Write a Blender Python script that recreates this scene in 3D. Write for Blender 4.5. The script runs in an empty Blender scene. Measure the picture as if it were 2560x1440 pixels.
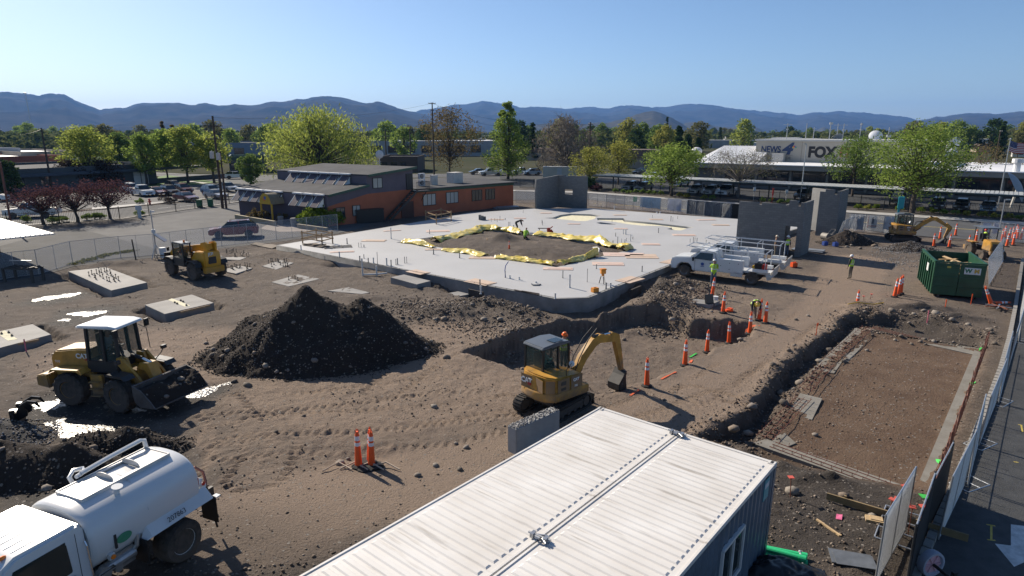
import bpy,bmesh,math,random
import numpy as np
from mathutils import Vector,Matrix,Euler
R=math.radians;PI=math.pi
rnd=random.Random(7);NR=np.random.RandomState(11)
SC=bpy.context.scene
COL=SC.collection
# ------------------------------------------------------------------ camera, sky, sun, exposure
F_PX,PITCH,CAM_H=1560.0,R(14.0),10.3
cam=bpy.data.cameras.new('camera');camo=bpy.data.objects.new('camera',cam);COL.objects.link(camo)
camo.location=(0,0,CAM_H);camo.rotation_euler=(R(90)-PITCH,0,0)
cam.sensor_width=36.0;cam.lens=36.0*F_PX/2560.0;cam.clip_start=0.1;cam.clip_end=80000
SC.camera=camo
SUN_AZ,SUN_EL=R(-43.5),R(33)
sun_dir=Vector((math.sin(SUN_AZ)*math.cos(SUN_EL),math.cos(SUN_AZ)*math.cos(SUN_EL),math.sin(SUN_EL)))
W=bpy.data.worlds.new('World');SC.world=W;W.use_nodes=True
wn=W.node_tree;wn.nodes.clear()
sky=wn.nodes.new('ShaderNodeTexSky');sky.sky_type='NISHITA';sky.sun_disc=False
sky.sun_elevation=SUN_EL;sky.sun_rotation=SUN_AZ;sky.altitude=1300;sky.air_density=.95;sky.dust_density=1.5;sky.ozone_density=3.4
bg=wn.nodes.new('ShaderNodeBackground');bg.inputs[1].default_value=0.078
wo=wn.nodes.new('ShaderNodeOutputWorld')
hsv=wn.nodes.new('ShaderNodeHueSaturation');hsv.inputs['Saturation'].default_value=1.03;wn.links.new(sky.outputs[0],hsv.inputs['Color']);wn.links.new(hsv.outputs[0],bg.inputs[0]);wn.links.new(bg.outputs[0],wo.inputs[0])
sl=bpy.data.lights.new('sun','SUN');sl.energy=5.0;sl.angle=R(0.53);sl.color=(1.0,0.89,0.74)
so=bpy.data.objects.new('sun',sl);COL.objects.link(so);so.location=(-30,30,60)
so.rotation_euler=(-sun_dir).to_track_quat('-Z','Y').to_euler()
vs=SC.view_settings;vs.view_transform='Standard';vs.look='None';vs.gamma=1.0;vs.exposure=0.62;vs.use_curve_mapping=False
cy=SC.cycles;cy.use_denoising=True;cy.max_bounces=5;cy.diffuse_bounces=2;cy.glossy_bounces=2
cy.transmission_bounces=3;cy.transparent_max_bounces=10;cy.volume_bounces=0;cy.caustics_reflective=False;cy.caustics_refractive=False
SC.render.engine='CYCLES'
# ------------------------------------------------------------------ helpers
CP,SP=math.cos(PITCH),math.sin(PITCH)
def G(px,py,z=0.0):
 u=(px-1280)/F_PX;v=(py-720)/F_PX
 t=(CAM_H-z)/(SP+v*CP)
 return Vector((u*t,(CP-v*SP)*t,z))
def ZH(py,Y):
 v=(py-720)/F_PX
 return CAM_H-Y*(SP+v*CP)/(CP-v*SP)
def XA(px,py,Y):
 v=(py-720)/F_PX
 return(px-1280)/F_PX*Y/(CP-v*SP)
def rot2(x,y,a):c,s=math.cos(a),math.sin(a);return(x*c-y*s,x*s+y*c)
def _h(ix,iy,s):
 n=(ix.astype(np.int64)*374761393+iy.astype(np.int64)*668265263+s*974711)&0x7fffffff
 n=((n^(n>>13))*1274126177)&0x7fffffff
 return((n^(n>>16))&0xffff)/65535.0
def vn(x,y,s=0):
 x=np.asarray(x,float);y=np.asarray(y,float)
 ix=np.floor(x);iy=np.floor(y);fx=x-ix;fy=y-iy
 fx=fx*fx*(3-2*fx);fy=fy*fy*(3-2*fy)
 a=_h(ix,iy,s);b=_h(ix+1,iy,s);c=_h(ix,iy+1,s);d=_h(ix+1,iy+1,s)
 return(a*(1-fx)+b*fx)*(1-fy)+(c*(1-fx)+d*fx)*fy
def fbm(x,y,o=4,s=0):
 r=0;a=1;t=0
 for i in range(o):
  r=r+a*vn(x*2**i,y*2**i,s+i*17);t+=a;a*=.5
 return r/t
def sstep(a,b,x):
 t=np.clip((x-a)/(b-a),0,1);return t*t*(3-2*t)
def sdf(poly,X,Y):
 d=np.full(X.shape,1e9);ins=np.zeros(X.shape,bool);n=len(poly)
 for i in range(n):
  ax,ay=poly[i][0],poly[i][1];bx,by=poly[(i+1)%n][0],poly[(i+1)%n][1]
  ex,ey=bx-ax,by-ay;wx,wy=X-ax,Y-ay
  t=np.clip((wx*ex+wy*ey)/(ex*ex+ey*ey+1e-9),0,1)
  d=np.minimum(d,(wx-ex*t)**2+(wy-ey*t)**2)
  c=((ay>Y)!=(by>Y))&(X<(bx-ax)*(Y-ay)/(by-ay+1e-12)+ax)
  ins^=c
 d=np.sqrt(d);return np.where(ins,-d,d)
def polydist(pts,X,Y):
 d=np.full(X.shape,1e9)
 for a,b in zip(pts[:-1],pts[1:]):
  ex,ey=b[0]-a[0],b[1]-a[1];wx,wy=X-a[0],Y-a[1]
  t=np.clip((wx*ex+wy*ey)/(ex*ex+ey*ey+1e-9),0,1)
  d=np.minimum(d,np.hypot(wx-ex*t,wy-ey*t))
 return d
 # ---- materials
MC={}
def mat(name,col,rough=.7,metal=0,var=.18,scale=3.0,bump=0,bscale=30,col2=None,spec=.5,trans=0,alpha=1,coat=0,det=5,obj=True):
 if name in MC:return MC[name]
 m=bpy.data.materials.new(name);m.use_nodes=True;MC[name]=m
 nt=m.node_tree;b=nt.nodes['Principled BSDF']
 b.inputs['Roughness'].default_value=rough;b.inputs['Metallic'].default_value=metal
 b.inputs['Specular IOR Level'].default_value=spec
 if coat:b.inputs['Coat Weight'].default_value=coat
 if trans:b.inputs['Transmission Weight'].default_value=trans
 if alpha<1:b.inputs['Alpha'].default_value=alpha
 tc=nt.nodes.new('ShaderNodeTexCoord');src=tc.outputs['Object' if obj else 'Generated']
 if var>0:
  n=nt.nodes.new('ShaderNodeTexNoise');n.inputs['Scale'].default_value=scale;n.inputs['Detail'].default_value=det;n.inputs['Roughness'].default_value=.62
  nt.links.new(src,n.inputs['Vector'])
  r=nt.nodes.new('ShaderNodeValToRGB');r.color_ramp.elements[0].position=.3;r.color_ramp.elements[1].position=.7
  c2=col2 or tuple(c*(1-var)for c in col);c1=col if col2 else tuple(min(1,c*(1+var*.6))for c in col)
  r.color_ramp.elements[0].color=(*c2,1);r.color_ramp.elements[1].color=(*c1,1)
  nt.links.new(n.outputs['Fac'],r.inputs[0]);nt.links.new(r.outputs[0],b.inputs['Base Color'])
 else:b.inputs['Base Color'].default_value=(*col,1)
 if bump:
  n2=nt.nodes.new('ShaderNodeTexNoise');n2 .inputs['Scale'].default_value=bscale;n2 .inputs['Detail'].default_value=4
  nt.links.new(src,n2 .inputs['Vector'])
  bp=nt.nodes.new('ShaderNodeBump');bp.inputs['Strength'].default_value=bump;bp.inputs['Distance'].default_value=.05
  nt.links.new(n2 .outputs['Fac'],bp.inputs['Height']);nt.links.new(bp.outputs[0],b.inputs['Normal'])
 return m
def dirty(m,mud=(.17,.13,.10),z0=.2,z1=1.7,amt=.85,sc=3.2):
 nt=m.node_tree;b=nt.nodes['Principled BSDF'];N=nt.nodes.new;L=nt.links.new
 tc=N('ShaderNodeTexCoord');n=N('ShaderNodeTexNoise');n.inputs['Scale'].default_value=sc;n.inputs['Detail'].default_value=8;n.inputs['Roughness'].default_value=.72;L(tc.outputs['Object'],n.inputs['Vector'])
 s=N('ShaderNodeSeparateXYZ');L(tc.outputs['Object'],s.inputs[0]);r=N('ShaderNodeMapRange');r.inputs[1].default_value=z0;r.inputs[2].default_value=z1;r.inputs[3].default_value=.42;r.inputs[4].default_value=-.12;L(s.outputs[2],r.inputs[0])
 a=N('ShaderNodeMath');L(n.outputs['Fac'],a.inputs[0]);L(r.outputs[0],a.inputs[1]);k=N('ShaderNodeMapRange');k.inputs[1].default_value=.5;k.inputs[2].default_value=.78;k.inputs[4].default_value=amt;L(a.outputs[0],k.inputs[0])
 x=N('ShaderNodeMix');x.data_type='RGBA';L(k.outputs[0],x.inputs[0]);x.inputs[7].default_value=(*mud,1)
 if b.inputs['Base Color'].is_linked:L(b.inputs['Base Color'].links[0].from_socket,x.inputs[6])
 else:x.inputs[6].default_value=b.inputs['Base Color'].default_value
 L(x.outputs[2],b.inputs['Base Color'])
 q=N('ShaderNodeMapRange');q.inputs[3].default_value=b.inputs['Roughness'].default_value;q.inputs[4].default_value=.95;L(k.outputs[0],q.inputs[0]);L(q.outputs[0],b.inputs['Roughness']);return m
def glassmat(name,col=(.02,.03,.03),rough=.05):
 return mat(name,col,rough,0,0,spec=.8)
def leafmat(name,c1,c2,tr=.35):
 if name in MC:return MC[name]
 m=bpy.data.materials.new(name);m.use_nodes=True;MC[name]=m;nt=m.node_tree;nt.nodes.clear()
 g=nt.nodes.new('ShaderNodeNewGeometry');r=nt.nodes.new('ShaderNodeValToRGB')
 r.color_ramp.elements[0].color=(*c1,1);r.color_ramp.elements[1].color=(*c2,1)
 nt.links.new(g.outputs['Random Per Island'],r.inputs[0])
 d=nt.nodes.new('ShaderNodeBsdfDiffuse');t=nt.nodes.new('ShaderNodeBsdfTranslucent');mx=nt.nodes.new('ShaderNodeMixShader')
 mx.inputs[0].default_value=tr
 o=nt.nodes.new('ShaderNodeOutputMaterial')
 nt.links.new(r.outputs[0],d.inputs[0]);nt.links.new(r.outputs[0],t.inputs[0])
 nt.links.new(d.outputs[0],mx.inputs[1]);nt.links.new(t.outputs[0],mx.inputs[2]);nt.links.new(mx.outputs[0],o.inputs[0])
 return m
 # ---- mesh building
KIDS={}
class MB:
 def __init__(s):s.v=[];s.f=[]
 def add(s,vs,fs):
  o=len(s.v);s.v+=[tuple(v)for v in vs];s.f+=[tuple(i+o for i in f)for f in fs];return s
 def hexa(s,p):
  return s.add(p,[(3,2,1,0),(4,5,6,7),(0,1,5,4),(1,2,6,5),(2,3,7,6),(3,0,4,7)])
 def box(s,x,y,z,sx,sy,sz,rz=0,ry=0,rx=0,tx=1,ty=1):
  p=[]
  for k in(-.5,.5):
   a,b=(1,1)if k<0 else(tx,ty)
   for i,j in((-.5,-.5),(.5,-.5),(.5,.5),(-.5,.5)):p.append(Vector((i*sx*a,j*sy*b,k*sz)))
  if rz or ry or rx:
   m=Euler((rx,ry,rz)).to_matrix();p=[m@q for q in p]
  return s.hexa([(q.x+x,q.y+y,q.z+z)for q in p])
 def prism(s,poly,z0,z1):
  n=len(poly);z0=z0 if hasattr(z0,'__len__')else[z0]*n;z1=z1 if hasattr(z1,'__len__')else[z1]*n
  v=[(p[0],p[1],z0[i])for i,p in enumerate(poly)]+[(p[0],p[1],z1[i])for i,p in enumerate(poly)]
  return s.add(v,[tuple(range(n-1,-1,-1)),tuple(range(n,2*n))]+[(i,(i+1)%n,n+(i+1)%n,n+i)for i in range(n)])
 def prof(s,poly,y0,y1,inset=None):
  n=len(poly);f=inset or(lambda z:0)
  v=[(x,y0+f(z),z)for x,z in poly]+[(x,y1-f(z),z)for x,z in poly]
  return s.add(v,[tuple(range(n)),tuple(range(2*n-1,n-1,-1))]+[(i,n+i,n+(i+1)%n,(i+1)%n)for i in range(n)])
 def cyl(s,p0,p1,r0,r1=None,n=10,cap=True):
  p0=Vector(p0);p1=Vector(p1);r1=r0 if r1 is None else r1
  d=(p1-p0).normalized();a=d.orthogonal().normalized();b=d.cross(a)
  v=[]
  for p,r in((p0,r0),(p1,r1)):
   for i in range(n):t=2*PI*i/n;v.append(p+a*(r*math.cos(t))+b*(r*math.sin(t)))
  f=[(i,(i+1)%n,n+(i+1)%n,n+i)for i in range(n)]
  if cap:f+=[tuple(range(n-1,-1,-1)),tuple(range(n,2*n))]
  return s.add(v,f)
 def tube(s,pts,r,n=6):
  pts=[Vector(p)for p in pts];rs=r if hasattr(r,'__len__')else[r]*len(pts);v=[];a=None
  for i,p in enumerate(pts):
   d=(pts[min(i+1,len(pts)-1)]-pts[max(i-1,0)]).normalized()
   a=d.orthogonal().normalized()if a is None else(a-d*a.dot(d)).normalized()
   b=d.cross(a)
   for k in range(n):t=2*PI*k/n;v.append(p+(a*math.cos(t)+b*math.sin(t))*rs[i])
  f=[]
  for i in range(len(pts)-1):
   for k in range(n):f.append((i*n+k,i*n+(k+1)%n,(i+1)*n+(k+1)%n,(i+1)*n+k))
  f+=[tuple(range(n-1,-1,-1)),tuple(range((len(pts)-1)*n,len(pts)*n))]
  return s.add(v,f)
 def lathe(s,pr,c=(0,0,0),n=16,axis='z'):
  v=[];f=[]
  for r,h in pr:
   for k in range(n):
    t=2*PI*k/n;q=(r*math.cos(t),r*math.sin(t),h)
    if axis=='y':q=(q[0],q[2],-q[1])
    if axis=='x':q=(q[2],q[0],q[1])
    v.append((q[0]+c[0],q[1]+c[1],q[2]+c[2]))
  for i in range(len(pr)-1):
   for k in range(n):f.append((i*n+k,i*n+(k+1)%n,(i+1)*n+(k+1)%n,(i+1)*n+k))
  f+=[tuple(range(n-1,-1,-1)),tuple(range((len(pr)-1)*n,len(pr)*n))]
  return s.add(v,f)
 def ball(s,c,r,n=8,m=6,sq=(1,1,1)):
  pr=[(r*math.sin(PI*(i+.02)/(m+.04)),-r*math.cos(PI*(i+.02)/(m+.04)))for i in range(m+1)]
  o=len(s.v);s.lathe(pr,(0,0,0),n)
  for i in range(o,len(s.v)):x,y,z=s.v[i];s.v[i]=(x*sq[0]+c[0],y*sq[1]+c[1],z*sq[2]+c[2])
  return s
 def xf(s,loc=(0,0,0),rz=0):
  s.v=[(*[a+b for a,b in zip(rot2(x,y,rz),loc)],z+loc[2])for x,y,z in s.v];return s
 def build(s,name,m,parent=None,smooth=False,bevel=0,tri=False,auto=None):
  me=bpy.data.meshes.new(name);me.from_pydata(s.v,[],s.f)
  bm=bmesh.new();bm.from_mesh(me);bmesh.ops.recalc_face_normals(bm,faces=bm.faces)
  if bevel:bmesh.ops.bevel(bm,geom=[e for e in bm.edges if e.is_manifold and e.calc_face_angle(0)>.6],offset=bevel,segments=2,affect='EDGES',clamp_overlap=True)
  bm.to_mesh(me);bm.free()
  if smooth or bevel:
   me.polygons.foreach_set('use_smooth',[True]*len(me.polygons))
   if hasattr(me,'set_sharp_from_angle'):me.set_sharp_from_angle(angle=auto or R(35))
  me.materials.append(m);return link(name,me,parent)
def link(name,me,parent=None):
 o=bpy.data.objects.new(name,me);COL.objects.link(o)
 if parent is not None:o.parent=parent;KIDS.setdefault(parent.name,[]).append(o)
 return o
def npmesh(name,V,Fq,m,parent=None,smooth=False):
 V=np.asarray(V,np.float32);Fq=np.asarray(Fq,np.int32);k=Fq.shape[1]
 me=bpy.data.meshes.new(name);me.vertices.add(len(V));me.vertices.foreach_set('co',V.ravel())
 me.loops.add(Fq.size);me.loops.foreach_set('vertex_index',Fq.ravel())
 me.polygons.add(len(Fq));me.polygons.foreach_set('loop_start',np.arange(len(Fq),dtype=np.int32)*k)
 me.polygons.foreach_set('loop_total',np.full(len(Fq),k,np.int32))
 if smooth:me.polygons.foreach_set('use_smooth',np.ones(len(Fq),bool))
 me.update(calc_edges=True)
 if m:me.materials.append(m)
 return link(name,me,parent)
def tag(o,label=None,cat=None,group=None,kind=None):
 if label:o['label']=label
 if cat:o['category']=cat
 if group:o['group']=group
 if kind:o['kind']=kind
 return o
def thing(name,label,cat,loc=(0,0,0),rz=0,group=None):
 o=bpy.data.objects.new(name,None);COL.objects.link(o);o.empty_display_size=.2
 o.location=loc;o.rotation_euler=(0,0,rz);return tag(o,label,cat,group)
def dup(root,loc,rz=0,label=None,group=None,sc=None):
 def cp(o,par):
  c=o.copy();COL.objects.link(c)
  if par is not None:c.parent=par;KIDS.setdefault(par.name,[]).append(c)
  for ch in list(KIDS.get(o.name,())):cp(ch,c)
  return c
 r=cp(root,None);r.location=loc;r.rotation_euler=(0,0,rz)
 if label:r['label']=label
 if group:r['group']=group
 if sc:r.scale=(sc,sc,sc)if not hasattr(sc,'__len__')else sc
 return r
def grid(Xs,Ys,Z):
 ny,nx=Z.shape;X,Y=(Xs,Ys)if Xs.ndim==2 else np.meshgrid(Xs,Ys)
 V=np.stack([X,Y,Z],-1).reshape(-1,3);i=np.arange(ny-1)[:,None]*nx+np.arange(nx-1)[None,:];i=i.ravel()
 return V,np.stack([i,i+1,i+nx+1,i+nx],1)
def fill2d(name,loops,z0,z1,m,parent=None,**kw):
 cu=bpy.data.curves.new(name,'CURVE');cu.dimensions='2D';cu.fill_mode='BOTH';cu.extrude=(z1-z0)/2
 for lp in loops:
  sp=cu.splines.new('POLY');sp.points.add(len(lp)-1);sp.use_cyclic_u=True
  for i,p in enumerate(lp):sp.points[i].co=(p[0],p[1],0,1)
 tmp=bpy.data.objects.new('tmp',cu);COL.objects.link(tmp);bpy.context.view_layer.update()
 me=bpy.data.meshes.new_from_object(tmp.evaluated_get(bpy.context.evaluated_depsgraph_get()))
 bpy.data.objects.remove(tmp);bpy.data.curves.remove(cu)
 me.name=name;me.materials.clear();me.materials.append(m);me.transform(Matrix.Translation((0,0,(z0+z1)/2)))
 return link(name,me,parent)
def sheet(name,poly,z,m,parent=None,kind=None,label=None):
 o=fill2d(name,[poly],z-.002,z+.002,m,parent)
 if kind:o['kind']=kind
 if label:o['label']=label
 return o
def text(name,s,size,loc,rz,m,parent=None,tilt=90,ext=.004,shear=0,align='CENTER',sx=1,bold=0):
 cu=bpy.data.curves.new(name,'FONT');cu.body=s;cu.size=size;cu.extrude=ext;cu.align_x=align;cu.align_y='CENTER';cu.shear=shear;cu.offset=bold
 tmp=bpy.data.objects.new('tmp',cu);COL.objects.link(tmp);bpy.context.view_layer.update()
 me=bpy.data.meshes.new_from_object(tmp.evaluated_get(bpy.context.evaluated_depsgraph_get()))
 bpy.data.objects.remove(tmp);bpy.data.curves.remove(cu);me.materials.clear();me.materials.append(m);me.name=name
 me.transform(Matrix.Diagonal((sx,1,1,1)))
 o=link(name,me,parent);o.location=loc;o.rotation_euler=(R(tilt),0,rz);return o
 # ------------------------------------------------------------------ the ground of the site: one height field
def PX(*pts,z=0):return[tuple(G(x,y,z)[:2])for x,y in pts]
SLAB_Z=.45
SITE=PX((-500,800),(-150,732),(0,704),(98,689),(183,664),(303,649),(388,642),(555,619),(620,611),(692,603),(769,592),(845,582),(900,562),(990,545),(1285,512),(1340,505),(1470,500),(1840,550),(2110,568),(2250,588),(2400,600),(2560,606),(2566,660),(2548,760),(2530,850),(2500,945),(2470,1025),(2432,1120),(2392,1225),(2338,1340),(2270,1480),(2200,1700),(-800,1700))
pit=PX((1130,884),(1250,852),(1400,800),(1470,790),(1560,772),(1640,768),(1735,797),(1885,803),(1880,833),(1822,860),(1767,884),(1712,916),(1625,962),(1560,992),(1480,1000),(1400,962),(1290,930),(1190,905))
slabfoot=PX((1000,700),(1385,790),(1480,785),(1700,690),(1660,700),(1500,745),(1390,745))
trench=PX((2112,792),(2185,782),(2150,822),(2090,862),(2030,918),(1965,975),(1925,1050),(1850,1112),(1745,1092),(1850,1040),(1905,985),(1945,930),(2010,872),(2085,825))
trench2=PX((2135,785),(2300,792),(2470,838),(2460,858),(2330,838),(2180,818))
low=PX((2120,792),(2190,786),(2300,800),(2470,842),(2478,862),(2345,1245),(2200,1240),(1900,1150),(1850,1112),(1745,1094),(1850,1040),(1905,985),(1945,930),(2010,872),(2085,825))
footing=PX((2135,815),(2462,862),(2330,1235),(1880,1118))
haul=[G(*q)[:2]for q in((2150,650),(2100,760),(1960,880),(1800,980),(1640,1060),(1300,1160),(900,1220),(650,1330))]
tanarea=[G(*q)[:2]for q in((300,880),(560,880),(900,1000),(1200,960),(1000,900),(1100,860))]
wet=[PX((60,1010),(130,985),(260,1000),(470,975),(590,955),(480,1010),(330,1060),(130,1090)),PX((0,1150),(200,1130),(330,1090),(420,1180),(200,1290),(0,1320))]
pads={'pad_a':[(170,678),(265,668),(368,706),(278,726)],'pad_b':[(362,762),(480,736),(535,757),(412,785)],'pad_c':[(-80,845),(82,810),(128,836),(-40,880)]}
wet+=[PX((60,757),(130,733),(210,728),(205,745),(120,760)),PX((135,808),(160,775),(285,770),(270,792),(170,815))]
shallow=PX((-90,820),(85,795),(150,845),(-30,900))
tracks=[]
for q0 in([(560,1085),(700,1060),(900,1050),(1100,1035),(1280,1010)],[(590,1120),(760,1100),(930,1090),(1120,1080),(1260,1050)],[(540,1010),(700,1005),(900,985),(1100,960),(1250,960)],[(560,1200),(610,1120),(590,1060),(540,1000)],[(640,1200),(680,1120),(650,1060)],[(880,960),(960,900),(1080,860)],[(960,975),(1040,915),(1130,870)],[(1480,1060),(1640,1010),(1740,985)],[(1560,1080),(1680,1050),(1800,1000)],[(1740,985),(1900,880),(2060,770)],[(1850,990),(2000,890),(2120,780)]):
 tracks.append([G(*q)[:2]for q in q0])
mounds=[(2150,797,1.0,.55,-.45),(1990,945,.5,1.0,-.5),(1835,1072,.8,.55,-.45),(2425,850,.9,.45,-.4),(1230,770,3.6,1.7,.55),(1110,790,2.6,1.3,.5),(1320,790,2.0,1.2,.35),(1340,835,3.0,1.4,.25),(1690,725,3.2,2.0,.75),(1640,760,2.2,1.2,.45),(1240,900,2.3,1.2,.3),(1700,765,2.0,.9,.3),(2010,1030,.7,1.0,.15),(1850,1085,.9,.6,.15),(2150,770,1.6,.7,.35),(2280,778,3.0,.7,.45),(2380,800,2.0,.6,.4),(2100,1195,1.6,.35,.28),(2010,1165,1.2,.35,.25),(2190,1210,.8,.3,.2),(1330,615,4.0,3.0,.1),(900,1130,2.4,1.6,-.22),(860,1165,.7,.5,.12),(960,1110,1.0,.5,.2),(300,660,2.5,.9,.35),(330,700,1.2,1.2,.2),(520,640,4,1.2,.2),(700,640,3,1.2,.25),(850,660,1.5,1.0,-.6),(1100,725,2.0,1.0,.2),(930,745,1.6,.9,.18),(1590,790,1.6,1.0,.25),(1900,770,2.2,1.2,.12)]
def height(X,Y,fine=True):
 h=(fbm(X*.25,Y*.25,3,5)-.5)*.16+(fbm(X*1.1,Y*1.1,3,9)-.5)*.07
 lump=fbm(X*2.3,Y*2.3,4,21)
 if fine:h=h+(lump-.5)*.07+(fbm(X*4.2,Y*4.2,2,19)-.5)*.05+np.maximum(0,vn(X*7,Y*7,3)-.6)*.08
 road=polydist(haul,X,Y);rm=1-sstep(1.4,3.2,road)
 h=h*(1-.75*rm)
 for px,py,rx,ry,hh in mounds:
  c=G(px,py);d=np.hypot((X-c.x)/rx,(Y-c.y)/ry)
  h=h+hh*np.exp(-d*d*1.6)*(1+(fbm(X*1.4+px,Y*1.4,4,31)-.5)*1.3)
 d=sdf(pit,X,Y)+(fbm(X*1.2,Y*1.2,3,41)-.5)*.7
 far=sstep(24,30,Y)
 wall=.35+2.2*(1-far)
 h=h-(1.0+.15*lump)*(1-sstep(-wall,.08,d))*sstep(21.5,26,Y)
 d=sdf(low,X,Y)+(fbm(X*1.7,Y*1.7,3,43)-.5)*.55;h=h*(1-.6*(1-sstep(-.4,0,d)))-.30*(1-sstep(-.4,.1,d))*sstep(15.5,18,Y+.35*X-4)
 d=sdf(trench,X,Y)+(fbm(X*1.7,Y*1.7,3,43)-.5)*.6;h=h-.22*(1-sstep(-.35,.1,d))
 h=h+.12*np.exp(-((d-.3)/.3)**2)*lump
 d=sdf(trench2,X,Y)+(fbm(X*1.7,Y*1.7,3,44)-.5)*.5;h=h-.25*(1-sstep(-.4,.1,d));h=h+.12*np.exp(-((d-.35)/.3)**2)*lump
 pass
 d=sdf(slabfoot,X,Y);h=h-.55*(1-sstep(-.2,.7,d+(lump-.5)*.5))
 for k,pp in pads.items():
  q=PX(*pp,z=.3);d=sdf(q,X,Y)+(lump-.5)*.5;h=h-.38*(1-sstep(.15,.75,d))*sstep(.0,.3,fbm(X*.6,Y*.6,2,3))
 if fine:
  for i,t in enumerate(tracks):
   d=polydist(t,X,Y);a,b=Vector(t[0]),Vector(t[-1]);dr=(b-a).normalized();s=X*dr.x+Y*dr.y
   m=np.exp(-((d-.85)/.17)**4)*(.35+.65*sstep(.3,.6,vn(X*.5,Y*.5,60+i)))
   h=h-.05*m+.075*m*sstep(-.2,.4,np.sin(s*2*PI/.34+(d-.85)*7))
 for w in wet[:1]:
  d=sdf(w,X,Y);h=h*sstep(-.3,.8,d)-.05*(1-sstep(-.3,.8,d))
 h=h+.045*np.maximum(0,18-Y)+.45*np.exp(-((X+9.5)/5)**2-((Y-11.5)/4)**2)
 d=sdf(SITE,X,Y);h=h*(1-sstep(-1.2,0,d))-.03*sstep(-.6,0,d)
 return h
Xs=np.concatenate([np.arange(-62,-26,.4),np.arange(-26,-14,.115),np.arange(-14,8,.08),np.arange(8,22,.115),np.arange(22,62,.3)])
Ys=[4.0]
while Ys[-1]<100:Ys.append(Ys[-1]+(.13 if Ys[-1]<9 else.078+max(0,Ys[-1]-25)*.006))
Ys=np.array(Ys);GX,GY=np.meshgrid(Xs,Ys);GZ=height(GX,GY)
slab_out=PX((690,613),(1388,747),(1472,744),(1690,658),(1990,573),(2085,548),(1842,547),(1480,521),(1340,521),(1170,532),(1000,562),z=SLAB_Z)
hole=PX((990,606),(1205,573),(1300,580),(1460,603),(1585,622),(1392,668),(1250,645),(1060,612),z=SLAB_Z)
d=sdf(slab_out,GX,GY);dh=sdf(hole,GX,GY)
GZ=np.where((d<-.4),-.75,GZ)
court=.30+.25*np.clip(-dh/3,0,1)+(fbm(GX*.8,GY*.8,4,77)-.5)*.3
c=G(1255,600,.5);court=court+.7*np.exp(-((GX-c.x)/1.1)**2-((GY-c.y)/1.0)**2);c=G(1350,630,.5);court=court+.3*np.exp(-((GX-c.x)/2.5)**2-((GY-c.y)/1.4)**2)
GZ=np.where(dh<.25,court,GZ)
V,Fq=grid(GX,GY,GZ)
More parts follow.
